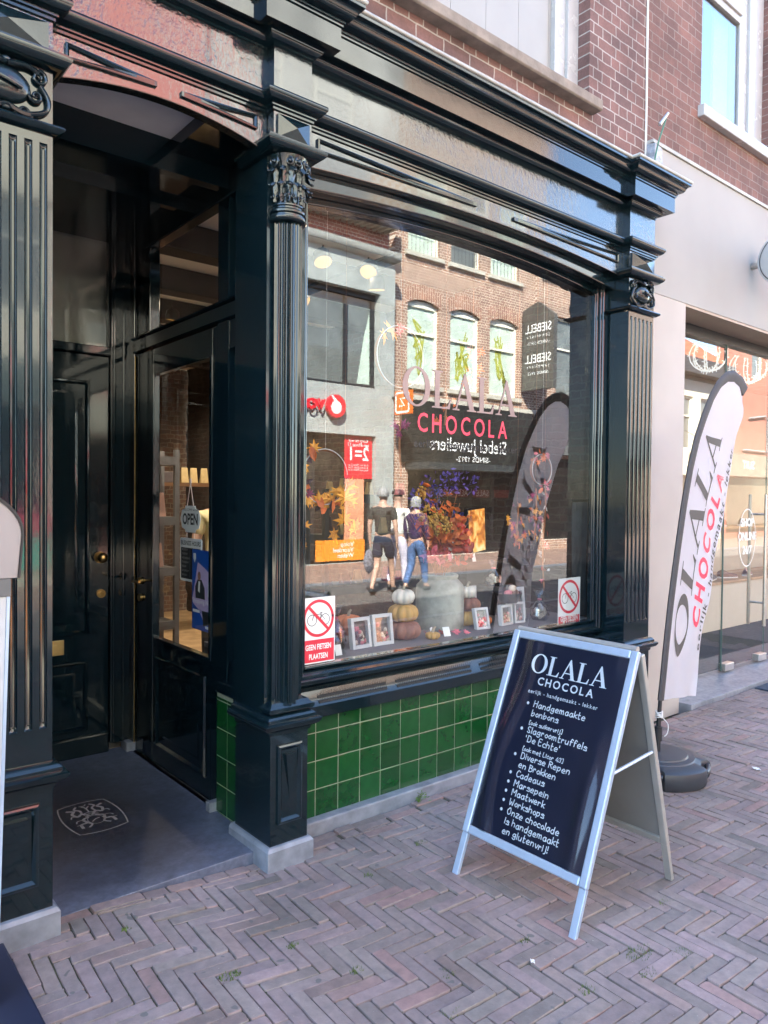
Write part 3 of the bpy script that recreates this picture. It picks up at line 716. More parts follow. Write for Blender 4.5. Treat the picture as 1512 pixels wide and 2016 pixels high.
def spike_strip(x0, x1):
    mb = MB(); n = int((x1 - x0) / .0155); s0 = Vector((0, -.0445, .6165)); sl_ = Vector((0, .034, .0625)).normalized(); nn = Vector((0, -sl_.z, sl_.y))
    for t in (.004, .030): mb.add([(x, *(s0 + sl_ * (t + e) + nn * c).yz) for x in (x0, x1) for e in (0, .012) for c in (.0005, .004)], [(0, 1, 3, 2), (4, 6, 7, 5), (0, 4, 5, 1), (2, 3, 7, 6), (1, 5, 7, 3)])
    for i in range(n):
        x = x0 + (i + .5) * (x1 - x0) / n
        for t, k in ((.010, 0), (.036, 1)):
            b = s0 + sl_ * t + nn * .003; e = .0022; xx = x + k * .006
            tip = b + nn * .010 + Vector((0, -.002, .034)); mb.add([(xx - e, b.y, b.z), (xx + e, b.y, b.z), (xx, b.y + .003, b.z), (xx, tip.y, tip.z)], [(0, 1, 3), (1, 2, 3), (2, 0, 3)])
    return mb
for a, b in ((2.01, 2.43), (2.50, 3.05), (3.13, 3.66), (3.73, 4.22)): spike_strip(a, b).build('bird_spikes', SPK, shop)
# --- window frame and pane
mb = MB(); mb.box(1.835, 1.934, -.02, .02, .74, 3.06).box(1.935, 1.953, .0, .03, .775, 3.0)
mb.box(4.268, 4.33, -.03, .03, .74, 3.06).box(4.245, 4.2675, .0, .035, .775, 3.05)
mb.box(1.955, 4.245, -.004, .05, .775, .792); fr = mb.build('display_window_frame', PAINT, shop, bevel=.006)
for pts, r_ in (([(1.944, -.004, .79), (1.944, -.004, 3.0)], .006), ([(4.262, -.002, .79), (4.262, -.002, 3.03)], .007), ([(4.29, -.033, .74), (4.29, -.033, 3.05)], .008)): MB().tube(pts, r_, 8).build('window_bead', PAINT, fr, smooth=40)
pane = MB().sheet(Frame((0, .03, 0), (1, 0, 0), (0, 0, 1)), [(1.95, .78), (4.255, .78), (4.255, 3.06), (1.95, 3.06)]).build('window_pane', GLASS, shop)
# lettering on the pane
GF = Frame((0, .028, 0), (1, 0, 0), (0, 0, 1))
BRONZE = mat('bronze_film', (0.25, 0.185, 0.185), 0.35, .35, .06, 3); REDF = mat('red_film', (0.75, 0.045, 0.09), 0.4, 0, .05, 5)
mb = MB(); k = .92 / serif_w('OLALA', .205); serif(mb, GF, 'OLALA', 2.575, 2.092, .205, 0, k); mb.build('shop_name_lettering', BRONZE, pane)
mb = MB()
def spaced(mb, F, s, a0, a1, b, h, bold, c=0, sy=1.0, wx=1.0):
    n = len(s); ws = [.30 * h if ch == ' ' else (max(x for x, y in text(ch, 1, 0, 'LEFT')[0]) - min(x for x, y in text(ch, 1, 0, 'LEFT')[0])) * h * wx / .72 for ch in s]
    gap = (a1 - a0 - sum(ws)) / (n - 1); a = a0
    for ch, w_ in zip(s, ws):
        if ch == ' ': a += w_ + gap; continue
        vf = text(ch, 1, bold, 'LEFT'); x0 = min(x for x, y in vf[0]); mb.mesh2d(F, vf, a - x0 * h * wx / .72, b, c, h * wx / .72, h / .72 * sy); a += w_ + gap
spaced(mb, GF, 'CHOCOLA', 2.685, 3.405, 1.957, .104, .012, wx=.80); mb.build('product_lettering', REDF, pane)
mb = MB(); spaced(mb, GF, 'eerlijk - handgemaakt - lekker', 2.66, 3.50, 1.872, .045, .008); mb.build('slogan_lettering', BLACK, pane)
# --- porch: floor with inlaid crest, side wall, back door, ceiling
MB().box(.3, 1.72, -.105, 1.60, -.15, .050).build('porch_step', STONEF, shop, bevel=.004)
CF = Frame((1.197, .69, .0515), (1, 0, 0), (0, 1, 0))
mb = MB(); W2, H2 = .135, .19
def crest_ring():
    pts = []
    for (x0, y0, x1, y1, bx, by) in ((-.11, -.17, .11, -.17, 0, -.02), (.11, -.17, .11, .17, .022, 0), (.11, .17, -.11, .17, 0, .02), (-.11, .17, -.11, -.17, -.022, 0)):
        for i in range(10):
            t = i / 10; k = 4 * t * (1 - t); pts.append((x0 + (x1 - x0) * t + bx * k, y0 + (y1 - y0) * t + by * k))
    return pts
mb.stroke(CF, crest_ring(), .006, closed=True)
for s in (-1, 1):      # two scrolled leafy beasts beside a shield
    for k, (pts, w_) in enumerate([([(.012, .02), (.035, .05), (.06, .03), (.075, .07), (.06, .10), (.085, .12)], .014), ([(.035, .05), (.03, .09), (.05, .12), (.035, .145)], .011), ([(.02, .0), (.05, -.02), (.045, -.06), (.075, -.07), (.08, -.11)], .014), ([(.045, -.06), (.03, -.09), (.05, -.115)], .010),
                                 ([(.06, .03), (.085, .04), (.095, .02)], .006), ([(.05, -.02), (.08, -.025), (.09, -.045)], .006), ([(.06, .10), (.04, .105)], .006), ([(.075, -.07), (.095, -.075)], .006)]):
        mb.stroke(CF, [(s * x * .95, y) for x, y in pts], w_, .0002 * (k + 1 + 8 * (s > 0)), smooth=True)
mb.stroke(CF, [(.0 + .036 * math.cos(a), -.055 + .05 * math.sin(a)) for a in [2 * PI * i / 20 for i in range(20)]], .004, .004, closed=True)
for k, pts in enumerate([[(-.02, -.07), (.0, -.05), (.018, -.045)], [(-.035, .035), (0, .045), (.035, .035)], [(-.03, .02), (0, .028), (.03, .02)], [(0, .05), (0, .10), (-.012, .125)], [(0, .09), (.018, .115)], [(-.018, .135), (.002, .13), (.012, .142)], [(-.03, .0), (.03, .005)]]):
    mb.stroke(CF, pts, .007, .0042 + .0002 * k, smooth=True)
mb.build('crest', CREST, shop)
# right-hand side of the porch (plane X = 1.71): glazed shop door, fixed transom, side strip
SF = Frame((1.71, 0, 0), (0, -1, 0), (0, 0, 1))       # a runs toward the street, c points into the porch
mb = MB()
mb.fbox(SF, -1.56, -1.475, .10, 3.12, -.06, .012).fbox(SF, -.415, -.30, .64, 3.12, -.06, .006).fbox(SF, -.178, -.115, .64, 3.12, -.06, .006)
mb.fbox(SF, -1.475, -.115, 2.445, 2.52, -.06, .020).fbox(SF, -1.475, -.115, 3.03, 3.14, -.06, .010).fbox(SF, -1.475, -1.26, 2.521, 3.029, -.06, .004).fbox(SF, -.30, -.178, .64, .80, -.06, .004).fbox(SF, -.30, -.178, 2.30, 2.444, -.06, .004)
side = mb.build('door_surround', PAINTD, shop, bevel=.006)
MB().fbox(SF, -1.475, -.115, 2.52, 2.535, -.03, .034).build('transom_bar', PAINTD, side, bevel=.006); MB().fbox(SF, -.376, -.115, .642, .70, -.05, .03).build('side_sill', PAINTD, side, bevel=.006)
MB().sheet(SF, [(-1.26, 2.52), (-.178, 2.52), (-.178, 3.03), (-1.26, 3.03)], -.03).build('transom_pane', GLASSD, side)
MB().sheet(SF, [(-.30, .80), (-.178, .80), (-.178, 2.30), (-.30, 2.30)], -.03).build('side_pane', GLASSD, side)
mb = MB(); mb.fbox(SF, -1.472, -1.22, .055, 2.44, -.045, -.002).fbox(SF, -.482, -.418, .055, 2.44, -.045, -.002).fbox(SF, -1.22, -.482, 2.29, 2.44, -.045, -.002).fbox(SF, -1.22, -.482, .055, .78, -.045, -.004)
sdoor = mb.build('shop_door', PAINTD, shop, bevel=.005)
tag(sdoor, 'half glazed black-green shop door')
def door_panel(F, a0, a1, b0, b1, c, parent):
    mb = MB(); rows = []
    for s, d in ((0, 0), (.006, .010), (.016, .012), (.026, .002), (.034, -.006), (.05, -.006), (.085, .004)):
        rows.append([F.p(a0 + s, b0 + s, c + d), F.p(a1 - s, b0 + s, c + d), F.p(a1 - s, b1 - s, c + d), F.p(a0 + s, b1 - s, c + d)])
    mb.grid(rows, True); mb.add(rows[-1], [(0, 1, 2, 3)]); return mb.build('panel', PAINTD, parent, smooth=30)
door_panel(SF, -1.16, -.54, .16, .68, -.003, sdoor)
MB().sheet(SF, [(-1.22, .78), (-.482, .78), (-.482, 2.29), (-1.22, 2.29)], -.026).build('door_pane', GLASSD, sdoor)
mb = MB(); mb.fbox(SF, -1.23, -1.20, .77, 2.30, -.004, .006).fbox(SF, -.50, -.472, .77, 2.30, -.004, .006); mb.build('pane_bead', PAINTD, sdoor, bevel=.003)
mb = MB()
for z in (1.09,): mb.tube([SF.p(-1.385, z, -.002), SF.p(-1.385, z, .012)], .021, 14).tube([SF.p(-1.385, z, .01), SF.p(-1.385, z, .05), SF.p(-1.375, z, .055), SF.p(-1.27, z + .004, .055)], .0075, 8)
mb.build('door_handle', BRASS, sdoor, smooth=50)
MB().tube([SF.p(-1.385, .99, -.002), SF.p(-1.385, .99, .014)], .022, 14).build('door_lock', BRASS, sdoor, smooth=50)
MB().box(1.66, 1.76, 1.475, 1.57, .0, .105).box(1.655, 1.76, .375, .418, .0, .095).box(1.69, 1.76, .419, 1.474, .0, .05).build('porch_plinth', STONE, shop, bevel=.003)
MB().tube([SF.p(-1.474, .10, .004), SF.p(-1.474, 2.43, .004)], .004, 6).build('brass_weather_strip', BRASS, sdoor)
# back of the porch (plane y = 1.56): panelled door with fanlight
BF = Frame((0, 1.56, 0), (1, 0, 0), (0, 0, 1))        # c points to the street
mb = MB(); mb.fbox(BF, 1.585, 1.71, .1, 3.3, -.06, .022).fbox(BF, .45, .54, .05, 3.3, -.06, .02).fbox(BF, .54, 1.585, 2.425, 2.475, -.06, .03).fbox(BF, .54, 1.585, 3.15, 3.35, -.06, .02).fbox(BF, 1.575, 1.5845, 2.476, 3.149, -.04, .01)
bs = mb.build('door_surround', PAINTD, shop, bevel=.006)
MB().fbox(BF, 1.598, 1.612, .1, 3.2, .022, .03).fbox(BF, 1.655, 1.668, .1, 3.2, .022, .032).build('reed_moulding', PAINTD, bs, bevel=.003)
MB().sheet(BF, [(.54, 2.475), (1.585, 2.475), (1.585, 3.15), (.54, 3.15)], -.02).build('fanlight_pane', GLASSD, bs)
bd_ = MB().fbox(BF, .542, 1.583, .06, 2.424, -.05, -.008).build('entrance_door', PAINTD, shop, bevel=.004)
tag(bd_, 'solid panelled black-green front door with brass fittings')
door_panel(BF, .68, 1.47, .77, 2.27, -.0075, bd_); door_panel(BF, .68, 1.46, .20, .62, -.0075, bd_)
MB().fbox(BF, .542, 1.583, .045, .17, -.02, .012).build('kick_board', PAINTD, bd_, bevel=.012)
MB().tube([BF.p(1.528, 1.225, -.01), BF.p(1.528, 1.225, .0)], .034, 18).tube([BF.p(1.528, 1.225, 0), BF.p(1.528, 1.225, .03)], .012, 10).ball(BF.p(1.528, 1.225, .05), .030, .026, .030, 16, 10).build('door_knob', BRASS, bd_, smooth=50)
MB().tube([BF.p(1.535, 1.008, -.01), BF.p(1.535, 1.008, .006)], .026, 16).tube([BF.p(1.537, 1.01, .006), BF.p(1.537, 1.01, .012)], .012, 12).build('door_lock', BRASS, bd_, smooth=50)
BR2 = mat('bright_brass_plate', (0.50, 0.34, 0.14), 0.35, 1.0, 0.1, 20)
ml = MB().fbox(BF, 1.04, 1.325, .665, .752, -.009, -.002).build('mail_slot', BR2, bd_, bevel=.002)
MB().fbox(BF, 1.075, 1.285, .69, .728, -.0015, .003).build('mail_flap', BR2, ml, bevel=.002)
# porch ceiling: pale board near the street, dark boards behind it
MB().box(.3, 1.41, -.095, .30, 3.205, 3.24).build('porch_ceiling', mat('pale_soffit', (.8, .8, .82), .6, 0, .08, 4), shop)
MB().box(.3, 1.72, .301, 1.62, 3.12, 3.24).box(1.411, 1.72, -.095, .30, 3.15, 3.24).box(.3, 1.71, .30, .36, 3.06, 3.12).box(.3, 1.71, .75, .79, 3.085, 3.12).build('porch_ceiling', PAINTD, shop)
MB().box(.30, .47, -.09, 1.56, .04, 3.2).build('porch_side_wall', PAINTD, shop)
# --- upper storey
SX0, SX1 = -4.2, 4.895
WX0, WX1, WZ0, WZ1 = 2.35, 4.21, 4.24, 6.2      # window
mb = MB(); F = Frame((0, .05, 0), (1, 0, 0), (0, 0, 1))
mb.fbox(F, SX0, WX0, 3.70, 6.7, -.35, 0).fbox(F, WX1, SX1, 3.70, 6.7, -.35, 0).fbox(F, WX0, WX1, 3.70, WZ0 - .02, -.35, 0).fbox(F, WX0, WX1, WZ1, 6.7, -.35, 0)
UW = mb.build('upper_wall', BRICKU, shop)
MB().fbox(F, 4.641, SX1, -.1, 3.70, -.35, -.004).build('side_pier', BRICKU, shop); MB().fbox(F, SX0, .30, -.1, 3.70, -.35, -.004).build('side_pier', BRICKU, shop)
MB().sweep([(WX0 - .03, .05), (WX1 + .035, .05)], [(-.1, 4.155), (.075, 4.158), (.085, 4.165), (.085, 4.225), (.07, 4.232), (-.1, 4.262)]).build('window_sill_stone', SILLST, shop, bevel=.004)
F = Frame((0, .15, 0), (1, 0, 0), (0, 0, 1)); mb = MB()
mb.fbox(F, WX1 - .115, WX1 - .002, 4.262, WZ1, -.1, .01).fbox(F, WX0 + .002, WX0 + .11, 4.262, WZ1, -.1, .01).fbox(F, WX1 - .225, WX1 - .116, 4.262, WZ1, -.1, -.012).fbox(F, WX0 + .111, WX1 - .226, 4.2605, 4.262, -.1, -.02)
uw = mb.build('upper_window', WHITEP, shop, bevel=.006)
mb = MB(); x = WX0 + .111
while x < WX1 - .24: mb.fbox(F, x, min(x + .297, WX1 - .226), 4.2625, WZ1, -.07, -.045); x += .3
mb.build('window_panel', BLIND, uw)
MB().tube([(4.894, .044, 3.78), (4.897, .044, 4.4), (4.893, .044, 5.0), (4.897, .044, 6.6)], .0085, 5).build('joint_sealant', mat('pale_sealant', (.55, .54, .5), .6, 0, .1, 10), shop)
# roof slab and rear so that the shop throws its shade
MB().box(SX0, 4.89, .0, 9.0, 6.702, 6.8).box(SX0, 4.89, 8.8, 9.0, 3.4, 6.7).build('roof', mat('roof_felt', (.05, .05, .05), .9), shop)
tag(MB().tube([(-4, -.02, 6.66), (4.89, -.02, 6.66)], .07, 8).build('gutter', ZINC, shop))
# --- inside the shop
def patchy(m, col, sc=1.3, lo=.52, hi=.60):
    """remains of old render over the bare bricks"""
    t = m.node_tree; b = t.nodes['Principled BSDF']; src = b.inputs['Base Color'].links[0].from_socket
    f = ramp(t, noise(t, sc, 7, .62), [(lo, (0, 0, 0)), (hi, (1, 1, 1))]); c2 = ramp(t, noise(t, 9, 5, .7), [(.3, tuple(x * .6 for x in col)), (.7, tuple(x * 1.25 for x in col))])
    L(t, mixc(t, f, src, c2), b.inputs['Base Color'])
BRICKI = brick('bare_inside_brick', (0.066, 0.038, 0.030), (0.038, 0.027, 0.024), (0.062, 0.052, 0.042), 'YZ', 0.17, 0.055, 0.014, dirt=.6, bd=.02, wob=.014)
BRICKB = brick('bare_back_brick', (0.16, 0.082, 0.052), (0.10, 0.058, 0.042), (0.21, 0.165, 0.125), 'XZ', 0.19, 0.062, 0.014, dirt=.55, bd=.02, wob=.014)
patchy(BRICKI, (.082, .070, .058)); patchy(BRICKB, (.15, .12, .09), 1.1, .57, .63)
CEIL = mat('cream_ceiling', (0.85, 0.82, 0.76), 0.8, 0, .05, 2); BEAM = mat('dark_beam', (0.040, 0.033, 0.029), 0.7, 0, .3, 6, .3, 40)
FLOOR = mat('oak_floor', (0.40, 0.27, 0.15), 0.45, 0, .3, 5)
mb = MB(); rnd = random.Random(4)
rows = []
for i in range(41):
    z = -.1 + i * .087; rows.append([Vector((4.40 + rnd.uniform(-.02, .02), .06 + j * .105, z)) for j in range(63)])
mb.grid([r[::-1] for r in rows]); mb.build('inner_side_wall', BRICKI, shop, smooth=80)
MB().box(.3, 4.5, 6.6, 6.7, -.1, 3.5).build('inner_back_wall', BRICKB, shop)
MB().box(1.72, 4.5, .1, 6.7, -.12, .03).build('shop_floor', FLOOR, shop)
MB().box(.3, 4.5, .06, 6.7, 3.30, 3.36).build('shop_ceiling', CEIL, shop)
MB().box(1.722, 1.78, 1.60, 6.6, .03, 3.3).box(.30, 1.72, 1.75, 1.80, .0, 3.3).build('inner_partition', mat('grey_inner_wall', (.30, .29, .27), .8, 0, .08, 2), shop)
for y in (.55, 1.45, 2.35, 3.25, 4.2, 5.2): MB().box(1.73, 4.39, y, y + .17, 3.12, 3.299).build('ceiling_beam', BEAM, shop, bevel=.012)
MB().box(3.0, 3.12, .2, 6.5, 3.10, 3.119).build('ceiling_beam', BEAM, shop)
MB().lathe([(.17, .03), (.17, 3.3)], (2.35, 3.9, 0), 32, 0, 2 * PI, lambda a, z: 1 - .05 * abs(math.cos(a * 9))).build('inner_column', mat('pale_column', (.40, .38, .34), .7, 0, .08, 3), shop, smooth=40)
MB().box(1.86, 4.32, .07, .86, .04, .765).build('display_base', mat('dark_display_base', (.045, .042, .045), .5, 0, .15, 5), shop)
MB().box(1.86, 4.32, .045, .86, .766, .79).build('display_shelf', mat('display_cloth', (.16, .15, .155), .8, 0, .1, 8), shop)
# ---------------------------------------------------------------- neighbouring white shop
nb = thing('neighbour_building', 'white plastered shoe shop with brick upper wall and frameless glass front at the right', 'shop', (7.5, .3, 0))
F = Frame((0, .05, 0), (1, 0, 0), (0, 0, 1)); NX0, NX1 = 4.90, 13.5; GX = 5.425
vx0, vx1, vz0, vz1 = 5.69, 6.93, 4.70, 6.9
mb = MB(); mb.fbox(F, NX0, vx0, 4.19, 7.4, -.35, 0).fbox(F, vx1, NX1, 4.19, 7.4, -.35, 0).fbox(F, vx0, vx1, 4.19, vz0 - .09, -.35, 0).fbox(F, vx0, vx1, vz1, 7.4, -.35, 0)
mb.build('upper_wall', BRICKN, nb)
PF = Frame((0, .0, 0), (1, 0, 0), (0, 0, 1))
MB().fbox(PF, 4.91, NX1, 3.105, 4.165, -.40, 0).build('fascia_panel', PLASTER, nb, bevel=.004)
MB().fbox(PF, 4.637, 4.909, -.05, 3.74, -.40, -.052).build('side_pilaster', PLASTERP, nb)
MB().fbox(PF, 4.91, GX, -.05, 3.104, -.40, -.003).build('side_pilaster', PLASTERP, nb)
MB().fbox(PF, 4.90, NX1, 4.1655, 4.19, -.05, .014).build('lead_flashing', ZINC, nb, bevel=.003)
MB().fbox(PF, GX, NX1, 3.085, 3.104, -.36, -.004).build('soffit_trim', mat('tan_soffit', (.34, .27, .21), .6, 0, .05, 4), nb)
F2 = Frame((0, .15, 0), (1, 0, 0), (0, 0, 1))
mb = MB(); mb.fbox(F2, vx1 - .26, vx1, vz0, vz1, -.05, .03).fbox(F2, vx1 - .40, vx1 - .261, vz0, vz1, -.05, .005).fbox(F2, vx0, vx0 + .05, vz0, vz1, -.05, .03)
mb.fbox(F2, vx0 + .051, vx1 - .401, 5.80, 5.93, -.05, .03).fbox(F2, vx0 + .051, vx1 - .401, 5.74, 5.799, -.05, .012)
nw = mb.build('upper_window', WHITEP, nb, bevel=.006)
MB().fbox(F2, vx0 + .05, vx1 - .40, vz0, 5.74, -.02, -.015).build('window_pane', glass('upper_glass', .26), nw)
MB().fbox(F2, vx0 + .05, vx1 - .40, 5.93, vz1, -.02, -.015).build('window_pane', MATS['upper_glass'], nw)
MB().fbox(F2, vx1 - .66, vx1 - .40, vz0, vz1, -.12, -.10).build('curtain', mat('grey_curtain', (.30, .29, .26), .8, 0, .06, 3), nw)
MB().fbox(F2, vx0, vx1, vz0, vz1, -.3, -.28).build('dark_room_sheet', mat('dark_room', (.05, .055, .065), .7, 0, .03, 2), nw)  # dark sheet standing in for the unlit room behind the panes
MB().fbox(F, vx0 - .045, vx1 + .02, vz0 - .088, vz0 + .005, -.15, .055).build('window_sill', WHITEP, nb, bevel=.008)
# shopfront glazing set back from the wall face
YG = .28
mb = MB(); mb.box(GX, NX1, YG - .02, YG + .06, 3.0, 3.085).box(GX, NX1, YG + .061, YG + .2, 3.02, 3.084); mb.build('head_rail', DKMETAL, nb, bevel=.003)
GN = glass('neighbour_glass', .16, (.92, .94, .93))
gl = MB().sheet(Frame((0, YG, 0), (1, 0, 0), (0, 0, 1)), [(GX, .04), (6.655, .04), (6.655, 3.0), (GX, 3.0)]).build('shop_pane', GN, nb)
door = MB().sheet(Frame((0, YG - .012, 0), (1, 0, 0), (0, 0, 1)), [(6.665, .055), (7.52, .055), (7.52, 3.0), (6.665, 3.0)]).build('glass_door', GN, nb)
EDGE = mat('glass_edge', (.10, .15, .13), .2, 0, .1, 4)
MB().box(6.6555, 6.662, YG - .014, YG, .05, 3.0).box(7.5205, 7.527, YG - .014, YG, .05, 3.0).build('pane_edge', EDGE, door)
door2 = MB().sheet(Frame((0, YG - .012, 0), (1, 0, 0), (0, 0, 1)), [(7.53, .055), (8.4, .055), (8.4, 3.0), (7.53, 3.0)]).build('glass_door', GN, nb)
def pull(xc, dr):
    mb = MB()
    for s in (-1, 1):
        y = YG - .012 + s * .075; mb.tube([(xc, y, .40), (xc, y, 1.66)], .016, 12)
    for z in (.62, 1.47): mb.tube([(xc, YG - .087, z), (xc, YG + .063, z)], .010, 10)
    mb.build('pull_handle', STEEL, dr, smooth=50)
pull(7.345, door); pull(7.93, door2)
for x_ in (6.67, 7.35): MB().box(x_, x_ + .17, YG - .045, YG + .02, .05, .115).build('floor_clamp', STEEL, nb, bevel=.004)
mb = MB(); ON = Frame((0, YG - .016, 0), (1, 0, 0), (0, 0, 1)); FROST = mat('frosted_film', (.75, .78, .76), .6, 0, .03, 5)
mb.stroke(ON, ell(7.12, 1.25, .17, .27), .010, closed=True)
for s_, z in (('SHOP', 1.36), ('ONLINE', 1.23), ('24/7', 1.10)): mb.mesh2d(ON, text(s_, .105, .004), 7.12, z)
mb.build('door_lettering', FROST, door)
MB().box(GX, NX1, -.10, .36, -.06, .035).build('stone_step', STONE, nb, bevel=.004)
# inside: cream walls, dark carpet, display bench and shelves
CREAM = mat('cream_shop_wall', (.52, .45, .36), .8, 0, .05, 2); MB().box(NX1 - .05, NX1, .37, 8, 0, 7.4).build('side_wall', CREAM, nb); MB().box(6.2, 13.4, 2.06, 2.12, .0, 3.19).build('inner_wall', CREAM, nb)
MB().box(GX - .1, NX1, 4.2, 4.3, 0, 3.4).box(GX - .12, GX, .40, 4.3, 0, 3.4).build('inner_wall', CREAM, nb)
MB().box(GX, NX1, .37, 4.3, .0, .036).build('carpet', mat('charcoal_carpet', (.035, .036, .042), .95, 0, .2, 30, .3, 200), nb)
MB().box(GX, NX1, .30, 4.3, 3.2, 3.26).build('inner_ceiling', mat('ochre_ceiling', (.45, .36, .26), .8), nb)
MB().box(NX0, NX1, .3, 8.0, 7.402, 7.5).build('roof', MATS['roof_felt'], nb)
OAK = mat('pale_oak', (.45, .30, .16), .5, 0, .2, 6); BENCH = mat('cream_cabinet', (.62, .56, .44), .6, 0, .05, 3)
def bench(x0, x1, y0, y1, h, label):
    b = thing('display_bench', label, 'display bench', ((x0 + x1) / 2, (y0 + y1) / 2, .036))
    MB().box(x0, x1, y0, y1, .036, h - .035).build('cabinet', BENCH, b, bevel=.004); MB().box(x0 - .02, x1 + .02, y0 - .02, y1 + .02, h - .0345, h).build('top', OAK, b, bevel=.004)
bench(7.6, 12.0, 1.35, 1.95, .62, 'long cream display bench with an oak top behind the glass doors of the white shop')
sh = thing('wall_shelf', 'oak shelf with shoes above the bench inside the white shop', 'shelf', (9.0, 1.8, 1.2))
MB().box(8.8, 12.2, 1.65, 1.97, 1.23, 1.26).build('board', OAK, sh); MB().box(8.8, 12.2, 1.971, 2.01, .62, 2.6).build('back_panel', CREAM, sh)
def shoe(x, y, z, rot, col, label):
    mb = MB(); ca, sa = math.cos(rot), math.sin(rot); rows = []
    for t, w_, h_ in ((0, .03, .075), (.04, .034, .09), (.09, .034, .085), (.14, .033, .06), (.20, .040, .045), (.25, .038, .04), (.28, .018, .03)):
        rows.append([Vector((x + (t - .14) * ca - w_ * math.cos(a) * sa, y + (t - .14) * sa + w_ * math.cos(a) * ca, z + .015 + max(0, h_ * math.sin(a)))) for a in [PI * k / 8 for k in range(9)]])
    mb.grid([r[::-1] for r in rows]); s_ = mb.build('shoe', mat('leather_%d' % int(col[0] * 100), col, .5, 0, .15, 20), None, smooth=60, label=label, cat='shoe', group='shoes on display in the white shop')
    mb = MB(); mb.poly(Frame((x, y, z), (ca, sa, 0), (-sa, ca, 0)), [(-.15, -.03), (.05, -.033), (.13, -.035), (.15, 0), (.13, .035), (.05, .033), (-.15, .03)], 0, .016); mb.build('sole', WHITE, s_)
for a in [(8.95, 1.50, .62, .3, (.05, .05, .055), 'black shoe on the oak bench just left of the glass door joint'), (9.35, 1.5, .62, -.4, (.19, .10, .06), 'brown shoe on the oak bench behind the door pulls'), (9.9, 1.5, .62, .2, (.42, .27, .25), 'pinkish shoe on the oak bench right of the door pulls'), (9.75, 1.75, 1.26, .5, (.55, .48, .38), 'cream trainer on the wall shelf of the white shop'), (10.35, 1.75, 1.26, 0, (.36, .30, .24), 'tan trainer on the wall shelf right of the cream one')]: shoe(*a)
bx = MB().box(8.35, 8.75, 1.45, 1.75, .62, .80); bx.build('shoe_box', mat('dark_blue_box', (.03, .04, .07), .6), None, bevel=.004, label='dark blue shoe box on the oak bench of the white shop', cat='box')
# round lamp on the fascia, light balls, door mat, stray cable box
wl = thing('wall_sign', 'round white drum sign on a bracket high on the white plaster wall', 'sign', (6.49, -.12, 3.60))
WF = Frame((6.52, -.06, 3.61), (0, -1, 0), (0, 0, 1)); mb = MB()
rows = [[Vector((6.52 + dx, -.30 + r_ * math.cos(a) , 3.61 + r_ * math.sin(a))) for a in [2 * PI * k / 40 for k in range(40)]] for dx, r_ in ((-.075, .0), (-.075, .215), (-.07, .225), (.065, .225), (.07, .215), (.07, 0))]
mb.grid([r for r in rows], True); mb.build('drum', WHITEP, wl, smooth=40)
rows = [[Vector((6.444 + dx, -.30 + r_ * math.cos(a), 3.61 + r_ * math.sin(a))) for a in [2 * PI * k / 40 for k in range(40)]] for dx, r_ in ((0, .20), (-.004, .20), (-.004, .205), (0, .208))]
mb = MB(); mb.grid(rows, True); mb.build('rim', DKMETAL, wl, smooth=40)
MB().tube([(6.52, .0, 3.61), (6.52, -.09, 3.61)], .03, 12).build('bracket', STEEL, wl, smooth=40)
def light_ball(x, y, z, r_, label):
    t = thing('light_ball', label, 'decoration', (x, y, z - r_), 'white light balls hanging in the white shop')
    mb = MB(); rnd = random.Random(int(x * 100)); lt = MB()
    for k in range(9):
        a = PI * k / 9 * 2; pts = [Vector((x + r_ * math.sin(q) * math.cos(a), y + r_ * math.sin(q) * math.sin(a), z - r_ * .92 * math.cos(q))) for q in [PI * i / 14 for i in range(15)]]
        mb.tube(pts, .0055, 5)
        for p in pts[1:-1]:
            for q in range(2):
                d = Vector((rnd.uniform(-1, 1), rnd.uniform(-1, 1), rnd.uniform(-1, 1))) * .025; lt.tube([p + d * .2, p + d], .004, 4)
    LWH = emit('lit_white_wire', (1, .97, .9), .06, (.7, .7, .7)); mb.add(lt.v, lt.f); mb.build('wire_hoops', LWH, t)
    MB().tube([(x, y, z + r_ * .9), (x, y, 3.2)], .002, 4).build('cord', WHITEP, t)
light_ball(6.88, .55, 2.98, .17, 'complete ball of white light wires behind the glass above the tall flag'); light_ball(7.72, .55, 2.97, .18, 'ball of white light wires cut off by the right edge of the view')
MB().box(6.45, 7.9, -.78, -.12, .0, .014).build('door_mat', mat('blue_grey_mat', (.035, .05, .075), .95, 0, .2, 60, .4, 300), None, bevel=.003, label='dark blue door mat on the paving before the glass doors', cat='mat')
cb = thing('cable_box', 'torn grey junction box with a green wire where the two brick facades meet', 'junction box', (4.93, .0, 3.98))
MB().add([(4.88, -.03, 3.95), (4.96, -.06, 3.93), (4.97, -.04, 4.13), (4.91, -.02, 4.16), (4.88, .045, 3.95), (4.97, .045, 3.93), (4.98, .045, 4.14), (4.90, .045, 4.17)], [(0, 1, 2, 3), (1, 5, 6, 2), (3, 2, 6, 7), (0, 3, 7, 4), (0, 4, 5, 1)]).build('crumpled_cover', mat('dull_foil', (.30, .32, .34), .4, .6, .3, 30, .6, 40, .01), cb)
MB().tube([(4.90, -.02, 4.0), (4.905, -.05, 4.15), (4.95, -.08, 4.32)], .006, 6).build('green_wire', mat('green_wire', (.04, .16, .12), .5), cb)
MB().tube([(4.90, -.06, 4.27), (4.96, -.09, 4.36)], [.014, .010], 8).build('aerial', STEEL, cb)
